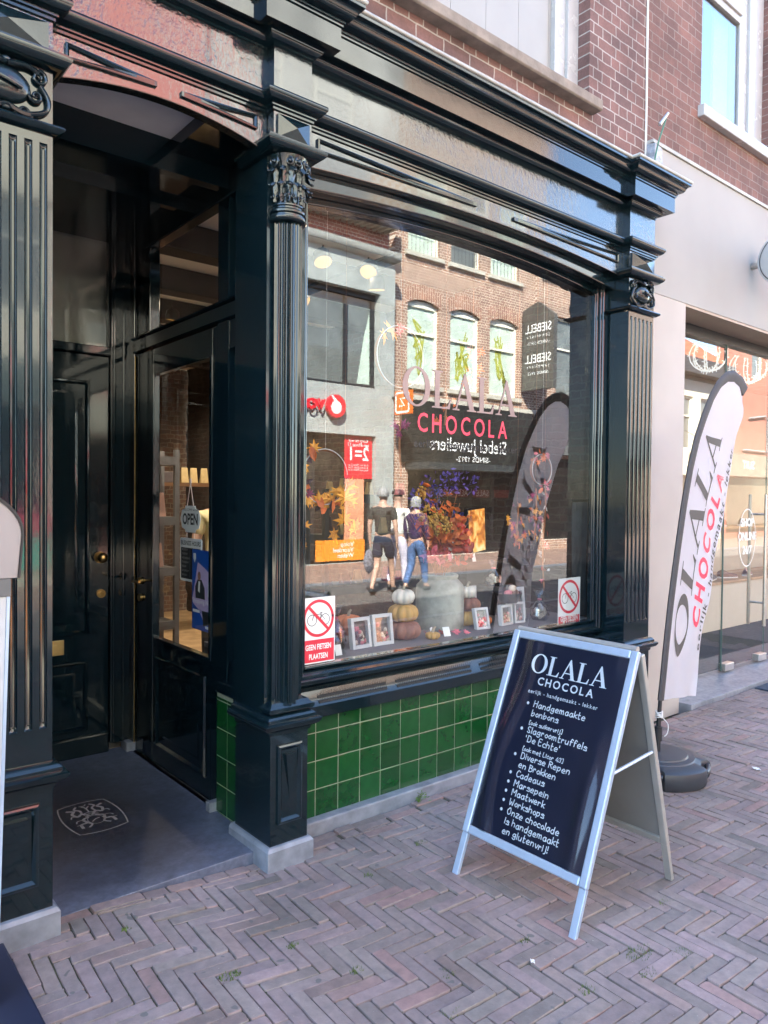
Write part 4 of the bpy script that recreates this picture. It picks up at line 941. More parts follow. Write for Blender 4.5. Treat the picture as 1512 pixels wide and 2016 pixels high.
# ---------------------------------------------------------------- pavement sign (A-board)
ab = thing('pavement_sign', 'silver-framed A-board with a navy chocolate shop poster standing on the paving', 'pavement sign', (2.58, -1.02, 0))
ALU = mat('sky_tinted_aluminium', (.38, .46, .58), .33, .35, .06, 12, .1, 80, .001); ALUD = mat('dull_aluminium', (.40, .385, .36), .45, .55, .08, 12)  # ALU carries the sky's blue reflection in its base colour
th = math.atan2(2.640 - 2.245, 1.0)
PF_ = Frame((2.245, -1.02, 0), (0, -1, 0), (math.sin(th), 0, math.cos(th)))     # a across, b up the slope, c towards -X
HB = 1.075; HWD = .316; b0 = .175
mb = MB(); fw = .034
for s in (-1, 1): mb.fbox(PF_, s * HWD - (fw if s > 0 else 0), s * HWD + (0 if s > 0 else fw), b0, HB, -.014, .010)
mb.fbox(PF_, -HWD + fw + .0005, HWD - fw - .0005, HB - fw, HB, -.014, .010).fbox(PF_, -HWD + fw + .0005, HWD - fw - .0005, b0, b0 + fw, -.014, .010)
fr = mb.build('front_frame', ALU, ab, bevel=.006, seg=3)
for s in (-1, 1):
    x = s * (HWD - .017); MB().fbox(PF_, x - .015, x + .015, 0, b0 - .001, -.014, .004).build('leg', ALU, ab, bevel=.002)
NAVY = mat('navy_poster', (.012, .014, .032), .35, 0, .06, 4)
MB().fbox(PF_, -HWD + fw, HWD - fw, b0 + fw, HB - fw, -.008, -.004).build('poster', NAVY, ab)
# loose clear cover: bows outward near its edges
def cover():
    m = bpy.data.materials.new('clear_cover'); m.use_nodes = True; t = m.node_tree; t.nodes.clear()
    o = N(t, 'ShaderNodeOutputMaterial'); mx = N(t, 'ShaderNodeMixShader'); tr = N(t, 'ShaderNodeBsdfTransparent'); gl_ = N(t, 'ShaderNodeBsdfGlossy'); gl_.inputs['Roughness'].default_value = .10
    f = N(t, 'ShaderNodeFresnel'); f.inputs[0].default_value = 1.5; L(t, f.outputs[0], mx.inputs[0]); L(t, tr.outputs[0], mx.inputs[1]); L(t, gl_.outputs[0], mx.inputs[2]); L(t, mx.outputs[0], o.inputs[0]); return m
rows = []
for i in range(25):
    b = b0 + fw + (HB - 2 * fw - b0) * i / 24; row = []
    for j in range(33):
        s = -1 + 2 * j / 32; a = s * (HWD - fw)
        e = .016 * math.exp(-((s - .80) / .11) ** 2) * (.5 + .5 * math.sin(i * .23 + .3)) + .012 * math.exp(-((s + .74 + .12 * math.sin(i * .22)) / .10) ** 2) + .0012 * math.sin(i * .5 + s * 5)
        row.append(PF_.p(a, b, .0005 + e))
    rows.append(row)
MB().grid(rows).build('clear_cover', cover(), ab, smooth=180)
TXT = mat('white_poster_print', (.80, .80, .80), .5, 0, .02, 5); mb = MB(); cz = -.0036
h_ = .082; w_ = serif_w('OLALA', h_, 1.1); serif(mb, PF_, 'OLALA', -w_ / 2 + .01, .905, h_, cz, 1.1)
spaced(mb, PF_, 'CHOCOLA', -.128, .150, .857, .034, .020, cz)
spaced(mb, PF_, 'eerlijk - handgemaakt - lekker', -.165, .185, .815, .017, .010, cz)
y = .762
for bul, s_, hh in ((1, 'Handgemaakte', .0255), (0, 'bonbons', .0255), (0, '[ook suikervrij]', .017), (1, 'Slagroomtruffels', .0255), (0, "'De Echte'", .0255), (0, '[ook met Licor 43]', .017), (1, 'Diverse Repen', .0255), (0, 'en Brokken', .0255), (1, 'Cadeaus', .0255), (1, 'Marsepein', .0255), (1, 'Maatwerk', .0255), (1, 'Workshops', .0255), (1, 'Onze chocolade', .0255), (0, 'is handgemaakt', .0255), (0, 'en glutenvrij!', .0255)):
    if bul: mb.sheet(PF_, ell(-.150, y + .009, .0065, .0065, 14), cz)
    hand(mb, PF_, s_, -.118, y, hh, 0.0038 if hh > .02 else .0030, cz); y -= .0385 if hh > .02 else .033
mb.build('poster_lettering', TXT, ab)
BF_ = Frame((2.925, -1.02, 0), (0, -1, 0), (-math.sin(th * .66), 0, math.cos(th * .66)))
th2 = math.atan2(2.925 - 2.662, 1.0); BF_ = Frame((2.925, -1.02, 0), (0, -1, 0), (-math.sin(th2), 0, math.cos(th2)))
HB2 = 1.02
mb = MB()
for s in (-1, 1): mb.fbox(BF_, s * HWD - (.03 if s > 0 else 0), s * HWD + (0 if s > 0 else .03), .17, HB2, -.010, .014)
mb.fbox(BF_, -HWD + .0305, HWD - .0305, HB2 - .03, HB2, -.010, .014).fbox(BF_, -HWD + .0305, HWD - .0305, .17, .20, -.010, .014)
mb.build('rear_frame', ALUD, ab, bevel=.004)
MB().fbox(BF_, -HWD + .03, HWD - .03, .20, HB2 - .03, -.003, .003).build('rear_panel', mat('grey_back_panel', (.16, .15, .14), .5, 0, .1, 5), ab)
for s in (-1, 1):
    x = s * (HWD - .017); MB().fbox(BF_, x - .015, x + .015, 0, .169, -.010, .010).build('leg', ALUD, ab, bevel=.002)
    MB().tube([PF_.p(x * 1.02, .60, -.016), BF_.p(-x * -1.02, .60, .016)], .007, 6).build('stay', ALU, ab)
MB().tube([(2.648, -.72, 1.005), (2.648, -1.32, 1.005)], .014, 10).build('hinge', ALUD, ab, smooth=50)
# ---------------------------------------------------------------- feather flag
fl = thing('feather_flag', 'tall white feather flag with dark and red lettering on a black pole', 'flag', (3.99, -.65, 0))
yF = -.65
edge = [(4.004, .43), (4.05, .72), (4.105, 1.02), (4.165, 1.30), (4.228, 1.56), (4.30, 1.80), (4.375, 1.98), (4.455, 2.115), (4.545, 2.245), (4.64, 2.345), (4.74, 2.405), (4.84, 2.425), (4.94, 2.40), (5.01, 2.345)]
rgt = [(4.425, .385), (4.455, .60), (4.50, .85), (4.545, 1.05), (4.60, 1.25), (4.665, 1.45), (4.735, 1.65), (4.815, 1.86), (4.90, 2.02), (4.965, 2.14), (5.005, 2.22), (5.015, 2.28), (5.015, 2.31), (5.012, 2.343)]
def fl_at(s, t):
    n = len(edge) - 1; q = max(0, min(n - 1e-6, t * n)); i = int(q); f = q - i
    a = Vector(edge[i]) * (1 - f) + Vector(edge[i + 1]) * f; b = Vector(rgt[i]) * (1 - f) + Vector(rgt[i + 1]) * f
    p = a + (b - a) * s; wv = .020 * math.sin(3.0 * s + 5.0 * t) * s + .010 * math.sin(14 * s * (1 - t) + 2) * s * (1 - t) ** 2 + .006 * math.sin(24 * t) * s * s + .007 * math.sin(9 * s + 38 * t) * s * (1 - t) + .004 * math.sin(22 * s - 30 * t) * max(0, .35 - t)
    return Vector((p.x, yF + wv, p.y))
FLAGM = mat("white_flag_cloth", (.84, .83, .93), .75, 0, .03, 6, .15, 300, .0008)
_t = FLAGM.node_tree; _tr = N(_t, 'ShaderNodeBsdfTranslucent'); _tr.inputs[0].default_value = (.93, .92, .98, 1); _mx = N(_t, 'ShaderNodeMixShader'); _mx.inputs[0].default_value = .55
_o = [n for n in _t.nodes if n.type == 'OUTPUT_MATERIAL'][0]; L(_t, _t.nodes['Principled BSDF'].outputs[0], _mx.inputs[1]); L(_t, _tr.outputs[0], _mx.inputs[2]); L(_t, _mx.outputs[0], _o.inputs[0])
SLEEVE = mat('black_flag_sleeve', (.045, .043, .046), .7, 0, .1, 30)
rows = [[fl_at(j / 14, i / 60) for j in range(15)] for i in range(61)]
mb = MB(); mb.grid(rows); cl = mb.build('flag_cloth', FLAGM, fl, smooth=180)
mb = MB(); mb.grid([[fl_at(.0, i / 60) + Vector((d * k[0], c_, d * k[1])) for d, c_ in ((-.022, 0), (-.012, -.012), (.008, -.014), (.030 + .035 * smoothstep((i - 36) / 24), -.006), (.030 + .035 * smoothstep((i - 36) / 24), .006), (.008, .014), (-.012, .012))] for i in range(61)
    for k in [((lambda d_: (d_.z, -d_.x))((fl_at(0, min(1, (i + 1) / 60)) - fl_at(0, max(0, (i - 1) / 60))).normalized()))]], True, True)
mb.build('pole_sleeve', SLEEVE, fl, smooth=60)
MB().tube([(3.985, yF, .10), (3.99, yF, .30), (4.004, yF, .44)], [.015, .013, .011], 10).build('pole', BLACK, fl, smooth=50)
MB().tube([(3.982, yF, .20), (3.985, yF, .28)], .024, 12).build('pole_socket', BLACK, fl, smooth=40)
ROPE = mat('white_cord', (.6, .6, .58), .8)
mb = MB()
for k in range(5): mb.tube([(3.993 + .02 * math.cos(a), yF + .02 * math.sin(a), .335 + k * .008 + .004 * math.sin(a * 2 + k)) for a in [2 * PI * i / 10 for i in range(11)]], .003, 5)
mb.tube(catmull([(4.01, yF - .01, .33), (4.04, yF - .03, .29), (4.035, yF - .03, .24), (4.02, yF - .02, .22)]), .003, 5).build('tie_cord', ROPE, fl)
def flag_text(vf, s0, t0, hs, ht, m_, name, k=1.0):
    """lettering printed on the cloth, reading upward; (s0,t0) start, ht length scale along the pole"""
    mb = MB()
    for d in (-.0022,):
        vs = []
        for x, y in vf[0]:
            p = fl_at(s0 - y * hs, t0 + x * ht); vs.append(p + Vector((0, d, 0)))
        mb.add(vs, vf[1])
    return mb.build(name, m_, cl)
def flat_word(word, h, wx=1.0):
    mb = MB(); serif(mb, Frame((0, 0, 0), (1, 0, 0), (0, 1, 0)), word, 0, 0, h, 0, wx); return [(v.x, v.y) for v in mb.v], mb.f
def subdiv(vf, mx=.06):
    import bmesh
    bm = bmesh.new(); vs = [bm.verts.new((x, y, 0)) for x, y in vf[0]]
    for f in vf[1]:
        try: bm.faces.new([vs[i] for i in f])
        except ValueError: pass
    bmesh.ops.triangulate(bm, faces=bm.faces[:])
    for _ in range(3):
        es = [e for e in bm.edges if e.calc_length() > mx]
        if not es: break
        bmesh.ops.subdivide_edges(bm, edges=es, cuts=1); bmesh.ops.triangulate(bm, faces=bm.faces[:])
    bm.verts.index_update(); r = ([(v.co.x, v.co.y) for v in bm.verts], [tuple(v.index for v in f.verts) for f in bm.faces]); bm.free(); return r
DKG = mat('dark_flag_print', (.075, .07, .068), .7, 0, .05, 8)
flag_text(subdiv(flat_word('OLALA', 1.0)), .575, .072, .375, .112, DKG, 'name_lettering')
def spread(s, L_, bold):
    mb = MB(); spaced(mb, Frame((0, 0, 0), (1, 0, 0), (0, 1, 0)), s, 0, L_, 0, 1.0, bold); return [(v.x, v.y) for v in mb.v], mb.f
flag_text(subdiv(spread('CHOCOLA', 8.5, .03), .3), .83, .132, .18, .0403, REDF, 'product_lettering')
flag_text(subdiv(spread('eerlijk - handgemaakt - lekker', 22, .015), .4), .965, .095, .085, .0213, DKG, 'slogan_lettering')
BASEM = mat('black_plastic_base', (.030, .034, .042), .42, 0, .15, 10, .12, 120, .001)
def base_ring(r_, z, notch):
    row = []
    for k in range(96):
        a = 2 * PI * k / 96; q = r_
        d = min(abs((a - c_ + PI) % (2 * PI) - PI) for c_ in (math.radians(-68), math.radians(112), math.radians(22), math.radians(202)))
        if d < .26: q = r_ - notch * (1 if d < .19 else (.26 - d) / .07)
        row.append(Vector((3.985 + q * math.cos(a), yF + q * math.sin(a), z)))
    return row
mb = MB(); mb.grid([base_ring(.275, 0.002, .055), base_ring(.285, .02, .055), base_ring(.29, .075, .055), base_ring(.283, .098, .05), base_ring(.268, .108, .045), base_ring(.205, .116, 0), base_ring(.20, .122, 0), base_ring(.165, .126, 0), base_ring(.16, .134, 0), base_ring(.02, .138, 0)], True, True)
bse = mb.build('base', BASEM, fl, smooth=38)
for c_ in (-68, 112, 22, 202):
    a0 = math.radians(c_); mb = MB(); mb.tube([(3.985 + .272 * math.cos(a0 + d), yF + .272 * math.sin(a0 + d), .078) for d in (-.24, -.12, 0, .12, .24)], .014, 8); mb.build('handle', BASEM, bse, smooth=50)
# ---------------------------------------------------------------- signs on the glass
RED = mat('sign_red', (.62, .035, .06), .4, 0, .04, 5); SGW = mat('sign_white', (.74, .77, .77), .4, 0, .03, 5)
def no_bikes(x0, x1, z0, z1, y, label, second):
    t = thing('prohibition_sign', label, 'sign', ((x0 + x1) / 2, y, z0)); w, h = x1 - x0, z1 - z0; k = w / .195
    F = Frame(((x0 + x1) / 2, y, z0), (1, 0, 0), (0, 0, 1))
    MB().fbox(F, -w / 2, w / 2, 0, h, -.0015, 0).build('plate', SGW, t)
    cy_ = h - w * .52; R_ = w * .43
    mb = MB(); mb.stroke(F, ell(0, cy_, R_, R_, 48), w * .075, .0006, closed=True); mb.stroke(F, [(-R_ * .68, cy_ + R_ * .68), (R_ * .68, cy_ - R_ * .68)], w * .075, .0014)
    mb.sheet(F, [(-w * .475, w * .03), (w * .475, w * .03), (w * .475, h - w * 1.045), (-w * .475, h - w * 1.045)], .0006); mb.build('red_print', RED, t)
    mb = MB(); q = w * .0165
    for s, c in ((-1, 0), (1, 1)): mb.stroke(F, ell(s * w * .195, cy_ - w * .04, w * .135, w * .135, 26), q, .0008 + .0001 * c, closed=True)
    for i, pts in enumerate([[(-.195, -.04), (-.12, .135), (-.14, .155), (-.17, .15)], [(-.135, .10), (.075, .10)], [(.05, .135), (.11, .14)], [(.08, .14), (.04, -.06), (.195, -.04), (.065, .09)], [(.04, -.06), (-.135, .10)], [(.04, -.06), (.07, -.10), (.095, -.10)]]):
        mb.stroke(F, [(a * w, cy_ + b * w) for a, b in pts], q, .0010 + .00004 * i)
    mb.build('bicycle_print', BLACK, t)
    mb = MB(); hh = h - w * 1.045
    mb.mesh2d(F, text('GEEN FIETSEN', 1, .025), 0, hh * .58, .0012, w * .122, w * .19)
    mb.mesh2d(F, text('PLAATSEN', 1, .025), 0, hh * .18, .0012, w * .122, w * .19)
    mb.build('lettering', WHITE, t)
no_bikes(1.953, 2.148, .795, 1.113, .0275, 'no-bicycles sign in the left corner of the display window, both text lines showing', 0)
no_bikes(3.935, 4.172, .757, 1.082, .0345, 'no-bicycles sign in the right corner of the display window, bottom cut by sill', 1)
# hanging OPEN sign, opening hours, poster (inside the door pane)
IF = Frame((1.742, 0, 0), (0, -1, 0), (0, 0, 1)); CORD = mat('sign_cord', (.55, .45, .40), .8)
op = thing('open_sign', 'white OPEN sign hanging from a cord in the glazed shop door', 'sign', (1.742, .79, 1.41))
pts = [(-.06, .075), (.06, .075), (.066, .060), (.105, .05), (.125, 0), (.105, -.05), (.066, -.060), (.06, -.075), (-.06, -.075), (-.066, -.060), (-.105, -.05), (-.125, 0), (-.105, .05), (-.066, .060)]
MB().poly(IF, [(-.79 + a * .98, 1.473 + b * .95) for a, b in pts], -.003, 0).build('plate', WHITE, op, bevel=.001)
mb = MB(); mb.mesh2d(IF, text('OPEN', 1, .03), -.79, 1.445, .0006, .072, .082); mb.mesh2d(IF, text('WELCOME we are', 1), -.79, 1.517, .0006, .024, .018); mb.build('lettering', BLACK, op)
MB().tube([IF.p(-.83, 1.54, -.001), IF.p(-.79, 1.665, -.001), IF.p(-.75, 1.54, -.001)], .0025, 5).tube([IF.p(-.79, 1.665, -.001), IF.p(-.79, 1.69, -.001)], .006, 6).build('cord', CORD, op)
bh = thing('opening_hours_sign', 'black and white business hours board hanging under the OPEN sign', 'sign', (1.742, .78, 1.14))
MB().poly(IF, [(-.905, 1.37), (-.66, 1.37), (-.652, 1.362), (-.652, 1.145), (-.66, 1.137), (-.905, 1.137), (-.913, 1.145), (-.913, 1.362)], -.003, 0).build('plate', WHITE, bh)
MB().sheet(IF, [(-.900, 1.318), (-.665, 1.318), (-.665, 1.150), (-.900, 1.150)], .0005).build('black_field', BLACK, bh)
mb = MB(); mb.mesh2d(IF, text('BUSINESS HOURS', 1, .02), -.782, 1.332, .0006, .0305, .034); mb.build('heading', BLACK, bh)
mb = MB(); GR = mat('grey_print', (.35, .35, .34), .6)
for i, d in enumerate(('MONDAY', 'TUESDAY', 'WEDNESDAY', 'THURSDAY', 'FRIDAY', 'SATURDAY', 'SUNDAY')): mb.mesh2d(IF, text(d, 1, .01, 'LEFT'), -.89, 1.302 - i * .0228, .001, .017, .015)
mb.sheet(IF, [(-.790, 1.312), (-.788, 1.312), (-.788, 1.155), (-.790, 1.155)], .001); mb.build('day_lettering', GR, bh)
MB().tube([IF.p(-.83, 1.37, -.001), IF.p(-.83, 1.40, -.001)], .002, 5).tube([IF.p(-.74, 1.37, -.001), IF.p(-.74, 1.40, -.001)], .002, 5).build('cord', CORD, bh)
po = thing('event_poster', 'blue shopping night poster with two people, stuck in the lower right of the door pane', 'poster', (1.74, .62, .9))
BLUE = mat('poster_blue', (.012, .085, .40), .4, 0, .06, 6); LIL = mat('poster_lilac', (.52, .40, .62), .5, 0, .05, 5); PO = Frame((1.7395, 0, 0), (0, -1, 0), (0, 0, 1))
MB().fbox(PO, -.758, -.498, .895, 1.315, -.0008, 0).build('sheet', BLUE, po)
mb = MB(); mb.sheet(PO, [(-.735, 1.10), (-.69, 1.25), (-.60, 1.22), (-.50, 1.17), (-.50, 1.05), (-.59, .96), (-.745, 1.03), (-.755, 1.055)], .0004); mb.sheet(PO, [(-.64, .99), (-.60, .915), (-.66, .985)], .0004); mb.build('lilac_shapes', LIL, po)
mb = MB(); mb.sheet(PO, [(-.715, 1.06), (-.72, 1.12), (-.69, 1.16), (-.645, 1.16), (-.61, 1.12), (-.605, 1.06)], .0008); mb.sheet(PO, [(-.64, 1.0), (-.56, 1.0), (-.545, .94), (-.625, .92)], .0008); mb.build('dark_coat_print', mat('print_dark', (.03, .03, .03), .5), po)
mb = MB(); mb.sheet(PO, [(-.575, 1.08), (-.57, 1.15), (-.545, 1.165), (-.51, 1.15), (-.505, 1.07)], .0008); mb.sheet(PO, [(-.685, 1.10), (-.68, 1.15), (-.66, 1.15), (-.665, 1.09)], .0012); mb.sheet(PO, [(-.742, 1.295), (-.712, 1.295), (-.712, 1.268), (-.726, 1.245), (-.742, 1.268)], .0008); mb.sheet(PO, [(-.745, .985), (-.665, .985), (-.665, 1.0), (-.745, 1.0)], .0012); mb.sheet(PO, [(-.60, .912), (-.50, .905), (-.50, .922), (-.60, .925)], .0012); mb.build('white_print', WHITE, po)
mb = MB(); mb.sheet(PO, ell(-.672, 1.178, .018, .024, 14), .0012); mb.sheet(PO, ell(-.542, 1.185, .016, .022, 14), .0012); mb.build('face_print', mat('print_skin', (.32, .16, .12), .5), po)
mb = MB(); mb.mesh2d(PO, text('Shopping Night', 1, .01), -.63, 1.035, .0016, .038, .034); mb.build('lettering', WHITE, po)
# poster stand at the left edge
stn = thing('poster_stand', 'taupe-headed poster stand with white board and dark foot before the left pilaster', 'display stand', (.35, -.6, 0))
TAUPE = mat('taupe_panel', (.26, .225, .215), .55, 0, .06, 3)
YS = -.56
F = Frame((0, YS, 0), (1, 0, 0), (0, 0, 1))
hp = [(.10, 1.352), (.567, 1.352), (.578, 1.48)] + [(.578 - .30 + .30 * math.cos(a), 1.48 + .165 * math.sin(a)) for a in [PI / 2 * i / 12 for i in range(1, 13)]] + [(.10, 1.645)]
MB().poly(F, hp, -.02, .0).build('header', TAUPE, stn, bevel=.002)
hp2 = [(.5785, 1.352), (.5815, 1.352), (.588, 1.48)] + [(.588 - .31 + .31 * math.cos(a), 1.48 + .175 * math.sin(a)) for a in [PI / 2 * i / 12 for i in range(1, 13)]]
mb = MB(); mb.grid([[Vector((x, YS - .004, z)) for x, z in hp[1:-1]], [Vector((x + .006, YS - .004, z + (.006 if z > 1.5 else 0))) for x, z in hp[1:-1]], [Vector((x + .006, YS + .026, z + (.006 if z > 1.5 else 0))) for x, z in hp[1:-1]], [Vector((x, YS + .026, z)) for x, z in hp[1:-1]]]); mb.build('rim', BLACK, stn)
MB().box(.12, .548, YS - .004, YS + .03, 1.30, 1.351).build('top_rail', mat('stand_grey', (.10, .10, .10), .5), stn)
bp = Frame((0, YS, 0), (1, 0, 0), (0.035, 0, 1)) if False else F
MB().poly(F, [(.08, .10), (.502, .10), (.537, 1.299), (.08, 1.299)], -.012, .0).build('white_board', mat('white_glossy_board', (.42, .43, .45), .12, 0, .3, 3), stn)
MB().poly(F, [(.5025, .10), (.511, .10), (.546, 1.299), (.5375, 1.299)], -.02, .004).build('edge_profile', ALU, stn)
MB().box(.06, .605, -.93, -.17, .045, .095).build('foot', mat('dark_blue_foot', (.012, .016, .035), .5, 0, .15, 5), stn, bevel=.008)
MB().box(.28, .32, YS + .03, YS + .06, .095, 1.40).build('post', BLACK, stn)
# ---------------------------------------------------------------- window display
def pumpkin(x, y, z, r_, h_, m_, label, stem=True, group=None, ribs=9):
    t = thing('pumpkin', label, 'pumpkin', (x, y, z), group)
    n = 12; prof = [(r_ * math.sin(PI * i / n) ** .62 * (1 if 0 < i < n else 0) + .002, z + h_ / 2 - h_ / 2 * math.cos(PI * i / n) * (1 - .10 * (i in (0, n)))) for i in range(n + 1)]
    MB().lathe(prof, (x, y, 0), 72, fn=lambda a, zz: 1 - .20 * abs(math.cos(a * ribs / 2)) ** 4).build('flesh', m_, t, smooth=70)
    if stem: MB().tube(catmull([(x, y, z + h_ * .9), (x + .004, y, z + h_ + .012), (x + .014, y - .006, z + h_ + .03)]), [.011, .011, .010, .010, .009, .009, .008, .008, .007, .007, .006][:11], 7).build('stem', mat('pumpkin_stem', (.30, .26, .19), .8, 0, .2, 30), t, smooth=50)
    return t
PW = mat('white_pumpkin', (.52, .50, .45), .6, 0, .08, 14); PY = mat('yellow_pumpkin', (.52, .30, .08), .55, 0, .15, 14); PO_ = mat('orange_pumpkin', (.55, .17, .06), .55, 0, .15, 14); PB = mat('brown_pumpkin', (.24, .10, .065), .6, 0, .2, 12)
ZD = .79
pumpkin(2.80, .26, ZD, .105, .105, PB, 'dull brown pumpkin at the foot of the left pumpkin stack')
pumpkin(2.80, .26, ZD + .10, .088, .10, PY, 'mustard yellow pumpkin in the middle of the left stack')
pumpkin(2.80, .26, ZD + .197, .066, .088, PW, 'small white pumpkin on top of the left stack', ribs=8)
pumpkin(2.46, .33, ZD + .05, .085, .11, PO_, 'orange pumpkin behind the pair of white gift boxes')
pumpkin(2.93, .15, ZD, .042, .042, PY, 'tiny yellow gourd lying at the foot of the left stack', ribs=7)
pumpkin(3.42, .36, ZD - .0, .075, .095, PY, 'yellow pumpkin at the foot of the right stack', False)
pumpkin(3.44, .36, ZD + .09, .078, .088, PB, 'dark red pumpkin in the middle of the right stack', False)
pumpkin(3.43, .36, ZD + .172, .056, .075, PW, 'white pumpkin on top of the right stack', ribs=8)
pumpkin(3.53, .30, ZD, .045, .06, PO_, 'small orange pumpkin between the tilted box and the sill', False)
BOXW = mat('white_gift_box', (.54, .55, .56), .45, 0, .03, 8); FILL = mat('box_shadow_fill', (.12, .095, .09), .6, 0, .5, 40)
SW = [mat('pink_sweets', (.55, .16, .19), .4, 0, .3, 60), mat('cream_sweets', (.62, .52, .42), .4, 0, .2, 60), mat('cocoa_sweets', (.14, .07, .045), .4, 0, .3, 60)]
def gift_box(x, y, z, w, h, rot, tilt, label, d=.03):
    t = thing('gift_box', label, 'gift box', (x, y, z), None)
    ca, sa = math.cos(rot), math.sin(rot); F = Frame((x, y, z), (ca, sa, 0), (-sa * math.sin(tilt), ca * math.sin(tilt), math.cos(tilt))); b_ = w * .14
    mb = MB(); mb.fbox(F, -w / 2, -w / 2 + b_, 0, h, -d, 0).fbox(F, w / 2 - b_, w / 2, 0, h, -d, 0).fbox(F, -w / 2 + b_, w / 2 - b_, 0, b_, -d, 0).fbox(F, -w / 2 + b_, w / 2 - b_, h - b_, h, -d, 0); mb.build('frame', BOXW, t, bevel=.0015)
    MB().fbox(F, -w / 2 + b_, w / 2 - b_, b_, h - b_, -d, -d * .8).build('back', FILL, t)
    rnd = random.Random(int(x * 1000)); 
    for k in range(3):
        mb = MB()
        for q in range(5): mb.ball(F.p(rnd.uniform(-.28, .28) * w, b_ + rnd.uniform(.05, .75 if k == 0 else .5) * (h - 2 * b_), -d * .45), w * .085, w * .06, w * .10, 8, 6)
        mb.build('sweets', SW[k], t, smooth=60)
    MB().sheet(F, [(-w / 2 + b_, b_), (w / 2 - b_, b_), (w / 2 - b_, h - b_), (-w / 2 + b_, h - b_)], -.004).build('clear_front', glass('clear_film', .12, (.95, .95, .95)), t)
gift_box(2.45, .185, ZD, .135, .165, .06, .14, 'white window gift box with pink sweets, left one of the leaning pair'); gift_box(2.60, .185, ZD, .14, .17, -.02, .14, 'white window gift box with pink sweets, right one of the leaning pair')
gift_box(3.405, .19, ZD - .0, .105, .135, -.15, .25, 'small tilted white gift box before the right pumpkin stack'); gift_box(3.52, .42, ZD, .14, .235, 0, .05, 'tall thin-framed white box behind the right pumpkin stack', .02)
gift_box(3.64, .20, ZD, .115, .13, .05, .1, 'upright white gift box under the dark basket'); gift_box(3.775, .21, ZD, .09, .135, -.1, .1, 'narrow white gift box right of the one under the basket'); gift_box(3.86, .30, ZD, .17, .215, .03, .1, 'largest white gift box beside the right-hand sign')
vs = thing('stone_jar', 'tall whitewashed stoneware jar holding the autumn bouquet', 'jar', (3.245, .42, ZD))
JAR = mat('whitewashed_stone', (.31, .32, .28), .8, 0, .35, 9, .4, 50, .004)
MB().lathe([(.135, ZD - .02), (.150, ZD), (.152, .85), (.152, 1.02), (.146, 1.055), (.118, 1.085), (.108, 1.095), (.114, 1.105), (.116, 1.118), (.108, 1.124), (.09, 1.12), (.085, 1.0), (.0, .98)], (3.245, .42, 0), 48).build('body', JAR, vs, smooth=50)
def leafpoly(mb, c, size, rnd, maple=False, nrm=None):
    n_ = nrm or Vector((rnd.uniform(-1, 1), rnd.uniform(-1.2, .2), rnd.uniform(-.6, 1))).normalized()
    a = n_.cross(Vector((0, 0, 1)) if abs(n_.z) < .9 else Vector((1, 0, 0))).normalized(); b = n_.cross(a); th_ = rnd.uniform(0, 2 * PI)
    u = a * math.cos(th_) + b * math.sin(th_); v = n_.cross(u)
    if maple:
        rr = [1, .45, .8, .4, .95, .42, .7, .3, .25, .3, .7, .42, .95, .4, .8, .45]; k = len(rr)
        ring = [c + (u * math.cos(2 * PI * i / k) + v * math.sin(2 * PI * i / k)) * size * r_ + n_ * rnd.uniform(-.1, .1) * size for i, r_ in enumerate(rr)]
        mb.add([c + n_ * size * .12] + ring, [(0, i + 1, (i + 1) % k + 1) for i in range(k)])
    else:
        mb.add([c - u * size, c - u * size * .2 + v * size * .45 + n_ * size * .1, c + u * size * .5 + v * size * .4, c + u * size, c + u * size * .5 - v * size * .4, c - u * size * .2 - v * size * .45 + n_ * size * .1, c + n_ * size * -.05], [(6, 0, 1), (6, 1, 2), (6, 2, 3), (6, 3, 4), (6, 4, 5), (6, 5, 0)])
def cloud(rnd, c, r_, sq=(1, .6, 1)):
    while True:
        d = Vector((rnd.uniform(-1, 1), rnd.uniform(-1, 1), rnd.uniform(-1, 1)))
        if d.length < 1: return Vector(c) + Vector((d.x * r_ * sq[0], d.y * r_ * sq[1], d.z * r_ * sq[2]))
LO = mat('orange_leaves', (.52, .12, .025), .6, 0, .3, 20, island=.35); LR = mat('red_leaves', (.36, .055, .035), .6, 0, .3, 20, island=.35); LY = mat('yellow_maple_leaves', (.60, .27, .03), .6, 0, .3, 20, island=.3); LG = mat('golden_seed_heads', (.42, .24, .05), .7, 0, .3, 30); LP = mat('violet_petals', (.085, .055, .26), .6, 0, .3, 30, island=.3); LD = mat('dark_foliage', (.05, .022, .035), .6, 0, .3, 20); APP = mat('red_apples', (.50, .055, .035), .25, 0, .3, 18); LPK = mat('pink_petals', (.55, .12, .16), .5, 0, .3, 30, island=.3); TWIG = mat('copper_twig', (.30, .13, .06), .6, 0, .2, 20)
bq = thing('autumn_bouquet', 'big bouquet of orange leaves, violet flowers and red apples in the whitewashed jar', 'bouquet', (3.245, .42, 1.1)); rnd = random.Random(21)
mb = MB()
for k in range(34):
    e = cloud(rnd, (3.2, .42, 1.48), .30, (1.1, .5, .75)); mb.tube([(3.245 + rnd.uniform(-.03, .03), .42, 1.05), ((3.245 + e.x) / 2, (.42 + e.y) / 2, (1.12 + e.z) / 2 + .02), e], .0025, 4)
mb.build('stems', TWIG, bq)
